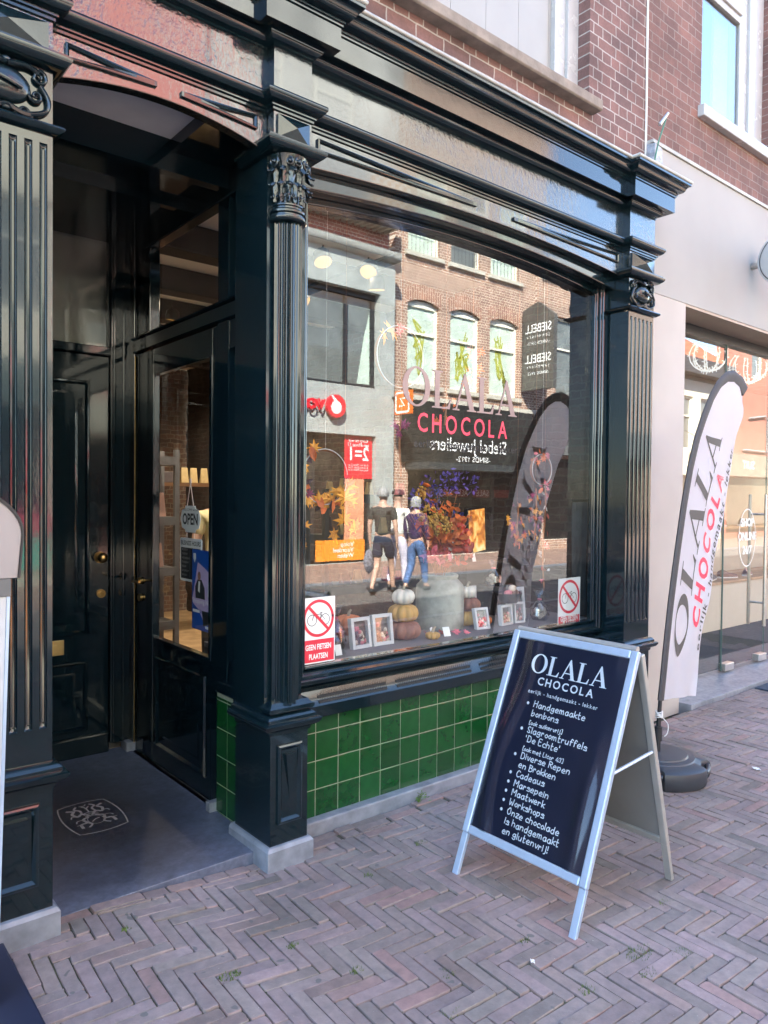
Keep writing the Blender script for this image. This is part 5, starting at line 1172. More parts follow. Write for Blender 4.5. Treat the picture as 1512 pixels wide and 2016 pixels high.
for nm, m_, c, r_, n, sz, sq in (('orange_leaves', LO, (3.22, .34, 1.42), .19, 110, .032, (1.2, .6, .8)), ('red_leaves', LR, (3.26, .34, 1.28), .17, 70, .034, (1.3, .6, .6)), ('violet_flowers', LP, (3.36, .42, 1.70), .20, 90, .017, (1.3, .5, .45)), ('violet_flowers', LP, (3.10, .40, 1.57), .14, 80, .016, (1, .5, .9)), ('dark_foliage', LD, (3.18, .44, 1.45), .20, 70, .03, (1.2, .5, .9)), ('pink_leaves', LPK, (3.12, .32, 1.25), .10, 26, .034, (1.3, .6, .5))):
    mb = MB()
    for k in range(n): leafpoly(mb, cloud(rnd, c, r_, sq), sz * rnd.uniform(.7, 1.25), rnd)
    mb.build(nm, m_, bq)
for c, r_, n in (((2.98, .32, 1.63), .045, 40), ((3.03, .32, 1.50), .07, 70), ((3.13, .30, 1.44), .085, 120)):
    mb = MB()
    for k in range(n): mb.ball(cloud(rnd, c, r_, (1, .6, .9)), rnd.uniform(.006, .010), None, None, 6, 4)
    mb.build('golden_seed_head', LG, bq, smooth=60)
for k in range(14):
    MB().ball(cloud(rnd, (3.36, .34, 1.37), .085, (.9, .5, 1.2)), rnd.uniform(.019, .028), None, None, 12, 8).build('apple', APP, bq, smooth=60)
cd = thing('candle', 'white pillar candle with an orange tip right of the red apples', 'candle', (3.46, .55, 1.18))
MB().lathe([(.0, 1.18), (.021, 1.18), (.021, 1.33), (.018, 1.335), (.0, 1.335)], (3.46, .55, 0), 18).build('wax', mat('white_wax', (.7, .7, .68), .4, 0, .04, 10), cd, smooth=50); MB().lathe([(.0, 1.336), (.018, 1.336), (.018, 1.36), (.008, 1.37), (0, 1.372)], (3.46, .55, 0), 16).build('flame_tip', mat('amber_tip', (.6, .3, .08), .4), cd, smooth=50)
tb = thing('display_table', 'low dark table carrying the candle and screen behind the jar', 'table', (3.6, .62, ZD))
MB().box(3.3, 4.0, .48, .82, 1.155, 1.18).build('top', mat('dark_table', (.05, .04, .035), .5), tb); MB().box(3.4, 3.44, .52, .78, ZD, 1.1545).box(3.86, 3.9, .52, .78, ZD, 1.1545).build('legs', MATS['dark_table'], tb)
def screen_mat():
    m, t, b = nodes_of('lit_screen'); c = ramp(t, noise(t, 11, 3, .5, dist=1.2), [(.30, (.20, .04, .01)), (.45, (.75, .26, .04)), (.58, (.95, .55, .16)), (.75, (1, .85, .55))])
    b.inputs['Base Color'].default_value = (.02, .02, .02, 1); L(t, c, b.inputs['Emission Color']); b.inputs['Emission Strength'].default_value = .13; return m
scr = thing('display_screen', 'lit screen with an orange picture of chocolates in the window', 'screen', (3.76, .58, 1.20)); SFm = Frame((3.76, .58, 1.21), (.93, .28, .06), (-.06, 0, 1))
MB().fbox(SFm, -.135, .135, .01, .325, -.03, -.002).build('housing', BLACK, scr, bevel=.004); MB().sheet(SFm, [(-.122, .022), (.122, .022), (.122, .313), (-.122, .313)], .0).build('picture', screen_mat(), scr)
MB().box(3.70, 3.82, .56, .66, 1.181, 1.22).build('foot', BLACK, scr)
bk = thing('sweet_basket', 'dark wire basket with wrapped pink chocolates on top of the white boxes', 'basket', (3.69, .24, .925))
MB().lathe([(.055, .928), (.075, .955), (.085, .985), (.088, .99), (.080, .985), (.07, .958), (.05, .935)], (3.69, .24, 0), 24).build('bowl', BLACK, bk, smooth=40)
for k, (dx, dz) in enumerate(((-.03, 0), (.01, .03), (.035, .0))): MB().ball((3.69 + dx, .22, .99 + dz), .035, .02, .022, 10, 7).build('wrapped_sweet', SW[k], bk, smooth=60)
def cello(x, y, z, r_, h_, m_, label):
    t = thing('sweet_bag', label, 'sweet bag', (x, y, z)); mb = MB(); rn = random.Random(int(x * 100))
    for k in range(14): mb.ball(cloud(rn, (x, y, z + h_ * .28), r_ * .75, (1, .8, .9 * h_ / r_ * .3)), r_ * .26, None, None, 7, 5)
    mb.build('sweets', m_, t, smooth=60)
    MB().lathe([(r_ * .8, z), (r_ * 1.02, z + h_ * .15), (r_ * .95, z + h_ * .4), (r_ * .35, z + h_ * .62), (r_ * .18, z + h_ * .68), (r_ * .45, z + h_ * .85), (r_ * .7, z + h_)], (x, y, 0), 22, fn=lambda a, zz: 1 + .10 * math.sin(a * 7 + zz * 40)).build('clear_wrap', glass('cellophane', .2, (.93, .93, .93)), t, smooth=20)
    MB().lathe([(r_ * .22, z + h_ * .65), (r_ * .26, z + h_ * .68), (r_ * .22, z + h_ * .71)], (x, y, 0), 12).build('ribbon', LPK, t)
cello(2.33, .27, ZD, .055, .24, SW[0], 'cellophane bag of pink sweets just right of the left no-bicycles sign'); cello(2.255, .20, ZD, .05, .16, SW[2], 'dark cellophane bag of sweets behind the left no-bicycles sign'); cello(3.72, .40, 1.02, .06, .17, SW[1], 'cellophane bag of mixed sweets below the lit screen'); cello(3.98, .22, ZD, .06, .20, SW[1], 'cellophane bag of pale sweets beside the right no-bicycles sign')
MB().box(3.62, 3.84, .32, .50, .99, 1.019).build('small_plinth', MATS['dark_display_base'], None, label='small dark plinth under the bag of mixed sweets', cat='plinth')
def hoop(x, y, z, r_, label, cols, dens, seed, arc=(0, 2 * PI)):
    t = thing('leaf_wreath', label, 'wreath', (x, y, z - r_)); rnd = random.Random(seed)
    for k in range(3): MB().tube([(x + (r_ + .004 * k) * math.cos(a), y + .006 * k, z + (r_ - .003 * k) * math.sin(a)) for a in [2 * PI * i / 40 for i in range(41)]], .0028, 5).build('twig_ring', TWIG if k else mat('clear_wire', (.5, .5, .5), .3), t)
    for nm, m_, n, sz, mp in cols:
        mb = MB()
        for k in range(n):
            a = rnd.uniform(*arc); leafpoly(mb, Vector((x + r_ * math.cos(a) + rnd.uniform(-.03, .03), y + rnd.uniform(-.03, .03), z + r_ * math.sin(a) + rnd.uniform(-.03, .03))), sz * rnd.uniform(.7, 1.2), rnd, mp, Vector((rnd.uniform(-.5, .5), -1, rnd.uniform(-.3, .5))).normalized())
        mb.build(nm, m_, t)
    MB().tube([(x, y, z + r_), (x, y, 3.10)], .0006, 4).build('hanging_thread', ROPE, t); return t
hoop(2.17, .15, 1.70, .14, 'wreath of big yellow and orange maple leaves hanging at the left end of the window', [('yellow_leaves', LY, 10, .06, True), ('orange_leaves', LO, 8, .045, False), ('twig_leaves', LD, 10, .03, False)], 1, 31, (PI * .6, PI * 2.1))
hoop(2.71, .2, 2.38, .17, 'clear hoop with one large amber maple leaf above the shop name', [('amber_leaf', LY, 2, .085, True), ('pink_leaf', LPK, 2, .05, True)], 1, 33, (PI * .45, PI * .75))
hoop(4.09, .3, 1.80, .105, 'clear ring with an orange flower hanging at the right end of the window', [('orange_flower', LO, 6, .035, True), ('pink_petals', LPK, 6, .02, False)], 1, 35, (PI * .3, PI * .8))
def garland(x, y, z0, z1, label, cols, n, seed, sw=.04):
    t = thing('leaf_garland', label, 'garland', (x, y, z0)); rnd = random.Random(seed)
    MB().tube([(x + .012 * math.sin(z * 9), y, z) for z in [z0 + (z1 - z0) * i / 12 for i in range(13)]] + [(x, y, z1 + .02), (x, y, 3.1)], [.006] * 13 + [.0006, .0006], 5).build('twig', TWIG, t)
    for nm, m_, sz, mp in cols:
        mb = MB()
        for k in range(n): leafpoly(mb, Vector((x + rnd.uniform(-sw, sw), y + rnd.uniform(-.03, .03), rnd.uniform(z0, z1))), sz * rnd.uniform(.7, 1.2), rnd, mp, Vector((rnd.uniform(-.6, .6), -1, rnd.uniform(-.3, .5))).normalized())
        mb.build(nm, m_, t)
garland(2.02, .16, 1.28, 1.62, 'garland of purple and amber leaves hanging below the left wreath', [('amber_leaves', LY, .04, True), ('purple_leaves', mat('plum_leaves', (.20, .03, .09), .6, 0, .3, 20, island=.3), .045, True)], 9, 41, .05)
garland(4.02, .3, 1.32, 1.66, 'garland of amber and pink leaves hanging below the ring at the right', [('amber_leaves', LY, .03, True), ('plum_leaves', MATS['plum_leaves'], .03, True), ('orange_leaves', LO, .025, False)], 8, 43, .05)
garland(4.12, .3, .98, 1.72, 'long garland of pink and red flowers nearest the right corner of the window', [('pink_flowers', LPK, .028, True), ('red_leaves', LR, .022, False), ('white_petals', mat('white_petals', (.6, .58, .55), .5), .02, False)], 12, 45, .04)
garland(2.735, .22, 1.72, 2.24, 'copper twig with a few red leaves hanging left of the shop name', [('plum_leaves', MATS['plum_leaves'], .045, True)], 4, 47, .05)
garland(3.10, .24, 2.03, 2.22, 'short sprig of orange leaves hanging behind the middle of the shop name', [('orange_leaves', LO, .03, True)], 6, 49, .09)
garland(3.33, .24, 2.28, 2.52, 'bunch of red and orange leaves hanging above the last letters of the shop name', [('red_orange_leaves', LO, .04, True), ('red_leaves', LR, .035, True)], 7, 51, .05)
# shelves and lamps inside
def rack(x0, x1, y0, y1, zs, h, m_, label):
    t = thing('shelf_rack', label, 'shelf', ((x0 + x1) / 2, (y0 + y1) / 2, .03))
    for x in (x0, x1 - .04):
        for y in (y0, y1 - .04): MB().box(x, x + .04, y, y + .04, .03, h).build('post', m_, t)
    for z in zs: MB().box(x0 + .0405, x1 - .0405, y0, y1, z - .07, z).build('shelf_board', m_, t)
GM = mat('grey_metal_rack', (.13, .13, .135), .45, .3, .1, 10)
rack(2.10, 2.66, 2.95, 3.30, (.55, 1.00, 1.42, 1.92), 1.98, GM, 'grey metal shelf rack seen through the glazed shop door')
rack(3.3, 4.30, 1.75, 2.05, (.9, 1.30, 1.62), 1.66, mat('glass_shelf_rack', (.06, .065, .06), .35, 0, .1, 5), 'dark rack of chocolates behind the screen, before the brick side wall')
rnd = random.Random(71); KR = [mat('kraft_bag', (.36, .27, .13), .7, 0, .15, 20), mat('pink_box', (.40, .24, .20), .6, 0, .1, 10), mat('dark_packet', (.05, .04, .045), .4, 0, .3, 20)]
def packet(x, y, z, w, h, m_, label, grp):
    MB().add([(x - w / 2, y - .03, z), (x + w / 2, y - .03, z), (x + w / 2, y + .03, z), (x - w / 2, y + .03, z), (x - w * .42, y - .006, z + h), (x + w * .42, y - .006, z + h), (x + w * .42, y + .006, z + h), (x - w * .42, y + .006, z + h)],
             [(3, 2, 1, 0), (4, 5, 6, 7), (0, 1, 5, 4), (1, 2, 6, 5), (2, 3, 7, 6), (3, 0, 4, 7)]).build('packet', m_, None, bevel=.004, label=label, cat='packet', group=grp)
ws = thing('wall_shelf', 'brown wooden shelf with kraft bags on the brick wall behind the rack', 'shelf', (3.6, 4.9, 1.72)); MB().box(3.0, 4.39, 4.85, 5.1, 1.70, 1.74).build('board', mat('brown_shelf', (.15, .075, .035), .6, 0, .2, 8), ws); MB().box(3.1, 3.13, 4.9, 5.09, 1.60, 1.6995).build('bracket', BLACK, ws)
for x in (3.62, 3.73, 3.86): packet(x, 4.95, 1.74, .09, .17, KR[0], 'yellowish kraft bag on the brown wooden shelf in the shop', 'kraft bags on the wooden wall shelf')
for x in (3.30, 3.42, 3.5): packet(x, 4.95, 1.74, .09, .12, KR[2], 'dark packet on the brown wooden shelf in the shop', 'dark packets on the wooden wall shelf')
for x, z in ((2.25, 1.42), (2.48, 1.0), (2.3, 1.0), (2.5, 1.42)): packet(x, 3.05, z, .15, .2, KR[1], 'pinkish box on the grey metal rack', 'pinkish boxes on the metal rack')
for z in (.9, 1.30, 1.62):
    for k in range(6): packet(3.42 + k * .145 + rnd.uniform(-.03, .03), 1.87, z, rnd.uniform(.05, .09), rnd.uniform(.06, .15), (KR[2], SW[2], KR[2], SW[0], KR[0])[rnd.randrange(5)], 'wrapped chocolate packet on the dark rack behind the display', 'packets on the dark rack')
LAMP = emit('warm_lamp_glow', (1.0, .48, .10), .11); LSH = mat('lamp_shade', (.06, .05, .045), .5)
def spot(x, y, z, nrm, label, power=0.8):
    t = thing('ceiling_lamp', label, 'lamp', (x, y, z), None); n_ = Vector(nrm).normalized(); a = n_.cross(Vector((0, 1, 0))).normalized(); b = n_.cross(a); c = Vector((x, y, z))
    ring = lambda r_, o: [c + n_ * o + (a * math.cos(q) + b * math.sin(q)) * r_ for q in [2 * PI * k / 24 for k in range(24)]]
    MB().add(ring(.052, 0), [tuple(range(24))]).build('glow', LAMP, t); MB().grid([ring(.054, .002), ring(.058, -.004), ring(.05, -.07), ring(.02, -.09)], True).build('shade', LSH, t, smooth=50)
    MB().tube([c - n_ * .085, (x, y, 3.12)], .006, 6).build('stem', LSH, t)
    li = bpy.data.lights.new('lamp_light', 'SPOT'); li.energy = power; li.color = (1, .80, .58); li.spot_size = 2.4; li.spot_blend = .8; li.shadow_soft_size = .04
    lo_ = bpy.data.objects.new('lamp_light', li); link(lo_, t); lo_.location = c + n_ * .012; lo_.rotation_euler = (-n_).to_track_quat('Z', 'Y').to_euler()
spot(2.60, .80, 3.02, (-.1, -.45, -.9), 'lit warm spot lamp nearest the left end of the window'); spot(2.95, .80, 3.03, (-.5, -.35, -.8), 'lit warm spot lamp turned sideways, right of the nearest one'); spot(3.02, .80, 2.93, (.1, .1, -1), 'warm spot lamp hanging lowest and facing straight down'); spot(2.47, .80, 2.74, (.6, -.6, -.6), 'warm spot lamp half hidden behind the fluted column')
spot(2.5, 2.75, 3.0, (0, .2, -1), 'added warm spot lamp brightening the shop over the grey rack', 22); spot(3.6, 4.6, 3.0, (.25, .25, -1), 'added warm spot lamp brightening the shop before the wooden wall shelf', 24); spot(3.5, 2.9, 3.0, (.2, 0, -1), 'added warm spot lamp brightening the shop above the person inside', 20)  # lamps added deep in the shop to brighten its dark interior
fs = thing('folded_sunshade', 'dark grey folded cloth hanging behind the glass in the right corner of the window', 'cloth', (4.30, .14, .8)); mb = MB(); rn = random.Random(8)
mb.grid([[Vector((4.225 + .14 * j / 20, .13 + .02 * math.sin(j * 1.9 + i * .12) + .01 * math.sin(j * .7), .80 + .78 * i / 14)) for j in range(21)] for i in range(15)]); mb.build('cloth', mat('dark_grey_cloth', (.035, .037, .038), .85, 0, .3, 14), fs, smooth=60); MB().tube([(4.20, .14, 1.59), (4.385, .14, 1.59)], .012, 8).build('rail', BLACK, fs)
bq2 = thing('flower_spray', 'airy spray of blue flowers and orange poppies between the bouquet and the lit screen', 'bouquet', (3.52, .66, 1.18)); rn = random.Random(77); st = MB(); bl = MB(); pop = MB(); lf_ = MB()
for k in range(20):
    e = Vector((3.50 + rn.uniform(-.20, .18), .66 + rn.uniform(-.08, .08), 1.50 + rn.uniform(-.14, .20))); st.tube(catmull([(3.52, .66, 1.18), ((3.52 + e.x) / 2 + rn.uniform(-.03, .03), .66, (1.2 + e.z) / 2), e]), .0022, 4)
    if k % 3:
        for q in range(14): leafpoly(bl, cloud(rn, e, .032, (1, 1, .8)), rn.uniform(.008, .014), rn)
    else:
        for q in range(6): leafpoly(pop, cloud(rn, e, .02, (1.4, 1, .4)), rn.uniform(.022, .032), rn, False, Vector((rn.uniform(-.4, .4), -.5, 1)).normalized())
    for q in range(2): leafpoly(lf_, cloud(rn, (e + Vector((3.52, .66, 1.2))) / 2, .05), rn.uniform(.02, .03), rn)
st.build('stems', mat('olive_stem', (.13, .14, .05), .7), bq2); bl.build('blue_flowers', mat('blue_petals', (.09, .11, .42), .6, 0, .3, 30, island=.3), bq2); pop.build('orange_poppies', LO, bq2); lf_.build('leaves', mat('grey_green_leaf', (.12, .15, .10), .6, 0, .3, 20), bq2)
garland(3.88, .34, 1.28, 1.56, 'spray of orange and plum leaves hanging right of the lit screen', [('orange_leaves', LO, .035, True), ('plum_leaves', MATS['plum_leaves'], .03, True), ('amber_leaves', LY, .03, True)], 9, 53, .07)
garland(2.33, .2, 1.36, 1.66, 'cluster of big amber maple leaves right of the left wreath', [('amber_leaves', LY, .06, True), ('orange_leaves', LO, .045, True)], 6, 55, .06)
for (x, y, z, r_, lab) in [(2.98, .20, ZD, .5, 'small white price card leaning beside the tiny yellow gourd'), (3.06, .16, ZD, -.3, 'small white price card before the foot of the stone jar'), (3.60, .46, 1.18, .2, 'small white price card before the foot of the lit screen'), (2.245, .12, ZD, .1, 'small white price card on the sill beside the left cellophane bags')]:
    F = Frame((x, y, z), (math.cos(r_), math.sin(r_), 0), (0, .35, 1)); MB().fbox(F, -.022, .022, 0, .055, -.001, 0).build('price_card', WHITE, None, label=lab, cat='price card')
for (x, y, z, m_, lab) in [(3.02, .22, ZD, LR, 'fallen red maple leaves at the foot of the stone jar'), (3.18, .17, ZD, LPK, 'fallen pink maple leaf on the sill before the stone jar')]:
    rn = random.Random(int(x * 100)); mb = MB()
    for k in range(3): leafpoly(mb, Vector((x + rn.uniform(-.06, .06), y + rn.uniform(-.02, .03), z + .012)), .035, rn, True, Vector((rn.uniform(-.3, .3), -.5, 1)).normalized())
    mb.build('fallen_leaves', m_, None, label=lab, cat='leaves')
# ---------------------------------------------------------------- people
SKIN = mat('skin', (.50, .31, .235), .55, 0, .06, 20)
def skin_mesh(name, pts, edges, m_, parent, X, root=0, sub=2):
    me = bpy.data.meshes.new(name); me.from_pydata([tuple(X @ Vector(p[:3])) for p in pts], edges, []); me.update()
    me.materials.append(m_); o = bpy.data.objects.new(name, me); link(o, parent)
    md = o.modifiers.new('skin', 'SKIN'); md.use_smooth_shade = True; md.branch_smoothing = .3
    for v, p in zip(me.skin_vertices[0].data, pts):
        r_ = p[3]; v.radius = r_ if isinstance(r_, tuple) else (r_, r_); v.use_root = False
    me.skin_vertices[0].data[root].use_root = True
    sb = o.modifiers.new('subd', 'SUBSURF'); sb.levels = sub; sb.render_levels = sub
    return o
def person(label, loc, head, H=1.75, stride=.2, skin=SKIN, top=None, sleeves=.5, long_sleeve=False, bottom=None, shorts=True, shoes=None, hair=None, hairlen=0, cap=None, arm_fwd=(.0, .0), group=None, elbow=0.0):
    t = thing('person', label, 'person', loc, group); k = H / 1.75
    ca, sa = math.cos(head), math.sin(head)
    X = Matrix.Translation(Vector(loc)) @ Matrix(((ca, -sa, 0, 0), (sa, ca, 0, 0), (0, 0, 1, 0), (0, 0, 0, 1))) @ Matrix.Scale(k, 4)
    s = stride
    B = [(0, 0, .95, .13), (0, 0, 1.08, .125), (.0, 0, 1.27, .145), (-.01, 0, 1.40, .11), (-.005, 0, 1.48, .058), (.015, 0, 1.545, .06), (.02, 0, 1.60, .078), (.008, 0, 1.665, .092), (.0, 0, 1.715, .066)]
    E_ = [(i, i + 1) for i in range(8)]
    def add(p, par): B.append(p); E_.append((par, len(B) - 1)); return len(B) - 1
    arms = {}
    for sd, af in ((1, arm_fwd[0]), (-1, arm_fwd[1])):
        a = add((-.01, sd * .17, 1.405, .058), 3); b = add((-.02 + af * .4, sd * .225, 1.14, .043), a); c = add((.03 + af + elbow * .1, sd * .235, .91 + abs(af) * .15 + elbow * .12, .030), b)
        h = add((.045 + af + elbow * .14, sd * .235, .855 + abs(af) * .15 + elbow * .13, (.034, .02)), c); hx, hz = .05 + af + elbow * .16, .80 + abs(af) * .15 + elbow * .13
        for j, (dx, l_) in enumerate(((-.024, .052), (-.008, .062), (.010, .060), (.026, .046))):
            q = add((hx + dx, sd * .232, hz + .012, .0095), h); add((hx + dx + .008, sd * .222, hz - l_ * .7, .008), q)
        q = add((hx + .035, sd * .215, hz + .045, .010), h); add((hx + .048, sd * .205, hz + .012, .008), q); arms[sd] = (a, b, c)
    legs = {}
    for sd, f in ((1, 1), (-1, -1)):
        hp_ = add((0, sd * .088, .88, .092), 0)
        if f > 0: kn = add((s * .75, sd * .095, .50, .058), hp_); an = add((s * 1.05, sd * .095, .10, .038), kn); to = add((s * 1.05 + .15, sd * .10, .045, .036), an)
        else: kn = add((s * .05, sd * .095, .49, .058), hp_); an = add((-s * 1.05, sd * .095, .13, .038), kn); to = add((-s * 1.05 + .13, sd * .10, .045, .034), an)
        legs[sd] = (hp_, kn, an, to)
    body = skin_mesh('body', B, E_, skin, t, X)
    # face
    mb = MB(); 
    for sd in (1, -1): mb.ball(X @ Vector((.088, sd * .032, 1.645)), .011 * k, None, None, 8, 6)
    mb.build('eyes', mat('dark_eyes', (.02, .015, .012), .3), t, smooth=60)
    MB().add([X @ Vector(p) for p in ((.088, -.014, 1.60), (.088, .014, 1.60), (.118, 0, 1.602), (.092, 0, 1.655))], [(0, 2, 3), (2, 1, 3), (0, 1, 2)]).add([X @ Vector(p) for p in ((.086, -.022, 1.567), (.086, .022, 1.567), (.094, 0, 1.575), (.094, 0, 1.561))], [(0, 3, 2), (3, 1, 2)]).build('nose_and_mouth', skin, body)
    mb = MB()
    for sd in (1, -1): mb.ball(X @ Vector((.0, sd * .088, 1.635)), .018 * k, .010 * k, .028 * k, 8, 6)
    mb.build('ears', skin, body, smooth=60)
    # clothes follow the body
    if top:
        T = [(0, 0, .93, .143), (0, 0, 1.08, .138), (0, 0, 1.27, .158), (-.01, 0, 1.41, .118), (-.008, 0, 1.475, .07)]; e = [(0, 1), (1, 2), (2, 3), (3, 4)]
        for sd in (1, -1):
            a, b, c = (B[i] for i in arms[sd]); T.append((a[0], a[1], a[2], .07)); e.append((3, len(T) - 1))
            q = len(T) - 1; fr_ = 1.0 if long_sleeve else sleeves
            T.append((a[0] + (b[0] - a[0]) * fr_, a[1] + (b[1] - a[1]) * fr_, a[2] + (b[2] - a[2]) * fr_, .060)); e.append((q, q + 1))
            if long_sleeve: T.append((c[0], c[1], c[2] + .03, .045)); e.append((q + 1, q + 2))
        skin_mesh('shirt', T, e, top, t, X)
    if bottom:
        T = [(0, 0, 1.0, .140), (0, 0, .92, .150)]; e = [(0, 1)]
        for sd in (1, -1):
            h, kn, an, to = (B[i] for i in legs[sd]); T.append((h[0], h[1], h[2] - .02, .106)); e.append((1, len(T) - 1)); q = len(T) - 1
            g_ = .78 if shorts else 1.0; T.append((h[0] + (kn[0] - h[0]) * g_, h[1] + (kn[1] - h[1]) * g_, h[2] + (kn[2] - h[2]) * g_, .094 if shorts else .072)); e.append((q, q + 1))
            if not shorts: T.append((an[0], an[1], an[2] + .02, .058)); e.append((q + 1, q + 2))
        skin_mesh('shorts' if shorts else 'trousers', T, e, bottom, t, X)
    for sd in (1, -1):
        an, to = B[legs[sd][2]], B[legs[sd][3]]
        if shoes: skin_mesh('shoe', [(an[0] - .055, an[1], max(.05, an[2] - .05), .046), (an[0] + .02, an[1], max(.05, an[2] - .05), .048), (to[0] - .02, to[1], .045, .047), (to[0] + .04, to[1], .038, .036)], [(0, 1), (1, 2), (2, 3)], shoes, t, X, sub=1)
    if hair:
        rn = random.Random(3); mb = MB(); rows = []
        for i in range(9):
            tt = PI * (.02 + .60 * i / 8); rows.append([X @ Vector((-.012 + .104 * math.sin(tt) * math.cos(a), .1 * math.sin(tt) * math.sin(a), 1.655 + .108 * math.cos(tt) - (hairlen * max(0, (i - 4) / 4) * (1 if math.cos(a) < .35 else .0)) + (.05 * max(0, math.cos(a)) * (i / 8) ** 2))) for a in [2 * PI * q / 22 for q in range(22)]])
        rows = [[p + Vector((rn.uniform(-1, 1), rn.uniform(-1, 1), rn.uniform(-1, 1))) * .005 for p in r_] for r_ in rows]
        mb.grid(rows, True); mb.build('hair', hair, t, smooth=70)
    if cap:
        mb = MB(); rows = [[X @ Vector((.0 + r_ * math.cos(a), r_ * math.sin(a), z)) for a in [2 * PI * q / 22 for q in range(22)]] for r_, z in ((.112, 1.685), (.113, 1.72), (.10, 1.755), (.06, 1.778), (.01, 1.785))]
        mb.grid(rows, True); mb.poly(Frame(X @ Vector((.1, 0, 1.69)), X.to_3x3() @ Vector((1, 0, -.1)), X.to_3x3() @ Vector((0, 1, 0))), [(-.03, -.09), (.05, -.06), (.075, 0), (.05, .06), (-.03, .09)], -.004, .004); mb.build('cap', cap, t, smooth=50)
    return t, X
TEE = mat('dark_tee', (.040, .039, .036), .9, 0, .15, 12); NAVYC = mat('navy_shorts', (.018, .024, .05), .9, 0, .2, 12); JEANS = mat('blue_jeans', (.075, .14, .30), .9, 0, .3, 20); LAV = mat('lavender_trousers', (.66, .64, .78), .9, 0, .1, 12); PURP = mat('deep_purple_jacket', (.035, .018, .06), .9, 0, .2, 12)
BLKS = mat('black_shoe', (.015, .015, .016), .6); GREYH = mat('grey_hair', (.28, .28, .28), .8, 0, .3, 60); WHT = mat('white_cloth', (.68, .68, .64), .9, 0, .05, 8); CREAMT = mat('pale_yellow_tee', (.56, .50, .30), .9, 0, .06, 8); DKH = mat('dark_brown_hair', (.03, .02, .014), .7, 0, .3, 60)
HD = math.atan2(-.55, .85)
pA, XA = person('walking person in dark tee and navy shorts carrying a patterned bag, mirrored in the window', (7.97, -6.62, -.03), HD, 1.78, .27, SKIN, TEE, .75, False, NAVYC, True, BLKS, GREYH, 0)
mb = MB(); c = XA @ Vector((.06, -.26, .56)); rows = []
for r_, z in ((.02, .17), (.07, .13), (.11, .03), (.12, -.06), (.085, -.16), (.02, -.24)): rows.append([c + Vector((r_ * math.cos(a) * (1 + .12 * math.sin(3 * a)), r_ * .6 * math.sin(a), z)) for a in [2 * PI * q / 16 for q in range(16)]])
mb.grid(rows, True, True); mb.build('cloth_bag', mat('speckled_cloth', (.035, .04, .08), .9, 0, .9, 45, col2=(.30, .30, .36)), None, smooth=60, label='blue and grey patterned cloth bag held by the walker in shorts', cat='bag')
person('walking person in black cap, white top and lavender trousers, mirrored between two others', (8.50, -6.85, -.03), HD, 1.74, .16, SKIN, WHT, .6, True, LAV, False, BLKS, None, 0, BLACK)
person('walking person with curly grey hair, purple jacket and blue jeans, mirrored behind the bouquet', (8.66, -6.55, -.03), HD + .2, 1.64, .22, SKIN, PURP, .6, True, JEANS, False, BLKS, GREYH, .05)
person('person in a pale yellow tee standing inside the shop behind the door poster', (3.09, 3.05, .03), math.radians(75), 1.74, .05, SKIN, CREAMT, .72, False, mat('dark_trousers', (.03, .03, .035), .9), False, BLKS, DKH, .04)
# ---------------------------------------------------------------- the far side of the street (mirrored in the shopfront)
def wall_open(mb, F, a0, a1, b0, b1, ops, c0=-.35, c1=0.0):
    As = sorted({a0, a1, *[x for o in ops for x in o[:2]]}); Bs = sorted({b0, b1, *[x for o in ops for x in o[2:4]]})
    for i in range(len(As) - 1):
        run = None
        for j in range(len(Bs)):
            solid = False
            if j < len(Bs) - 1:
                ma, mb_ = (As[i] + As[i + 1]) / 2, (Bs[j] + Bs[j + 1]) / 2; solid = not any(o[0] < ma < o[1] and o[2] < mb_ < o[3] for o in ops)
            if solid and run is None: run = Bs[j]
            if not solid and run is not None: mb.fbox(F, As[i], As[i + 1], run, Bs[j], c0, c1); run = None
    return mb
def OF(y): return Frame((0, y, 0), (-1, 0, 0), (0, 0, 1))     # facing the shop; a = -X
BRC = brick('brown_facade_brick', (.40, .225, .155), (.29, .155, .11), (.75, .65, .54), 'XZ', .22, .076, .020)
BRR = brick('red_facade_brick', (.50, .14, .095), (.40, .11, .08), (.78, .58, .48), 'XZ', .25, .085, .024)
RENDG = mat('grey_render', (.36, .385, .365), .8, 0, .14, 1.5, .1, 60, .002); CREAMW = mat('cream_render', (.66, .62, .50), .8, 0, .06, 1.5); REDW = mat('red_brown_render', (.42, .17, .12), .85, 0, .08, 2)
OGL = mat('far_window_glass', (.16, .175, .168), .05, 0, .2, 2); DKS = mat('dark_shop_glass', (.018, .016, .015), .06, 0, .3, 2); GSTONE = mat('pale_sill_stone', (.50, .47, .40), .8, 0, .08, 6); FILM = mat('mint_window_film', (.52, .62, .53), .5, 0, .12, 3); WPF = mat('cream_window_frame', (.80, .77, .66), .5, 0, .05, 4)
def sash(parent, F, a0, a1, b0, b1, arch=0.0, mid=.62, pane=None, dep=-.16):
    mb = MB(); w = .075
    mb.fbox(F, a0, a0 + w, b0, b1, dep, dep + .07).fbox(F, a1 - w, a1, b0, b1, dep, dep + .07).fbox(F, a0 + w, a1 - w, b0, b0 + w, dep, dep + .07).fbox(F, a0 + w, a1 - w, b1 - w - arch * .4, b1, dep, dep + .07)
    mb.fbox(F, a0 + w, a1 - w, b0 + (b1 - b0) * mid, b0 + (b1 - b0) * mid + .06, dep, dep + .08); o = mb.build('window', WPF, parent)
    MB().sheet(F, [(a0 + w, b0 + w), (a1 - w, b0 + w), (a1 - w, b1 - w), (a0 + w, b1 - w)], dep + .02).build('pane', pane or OGL, o); return o
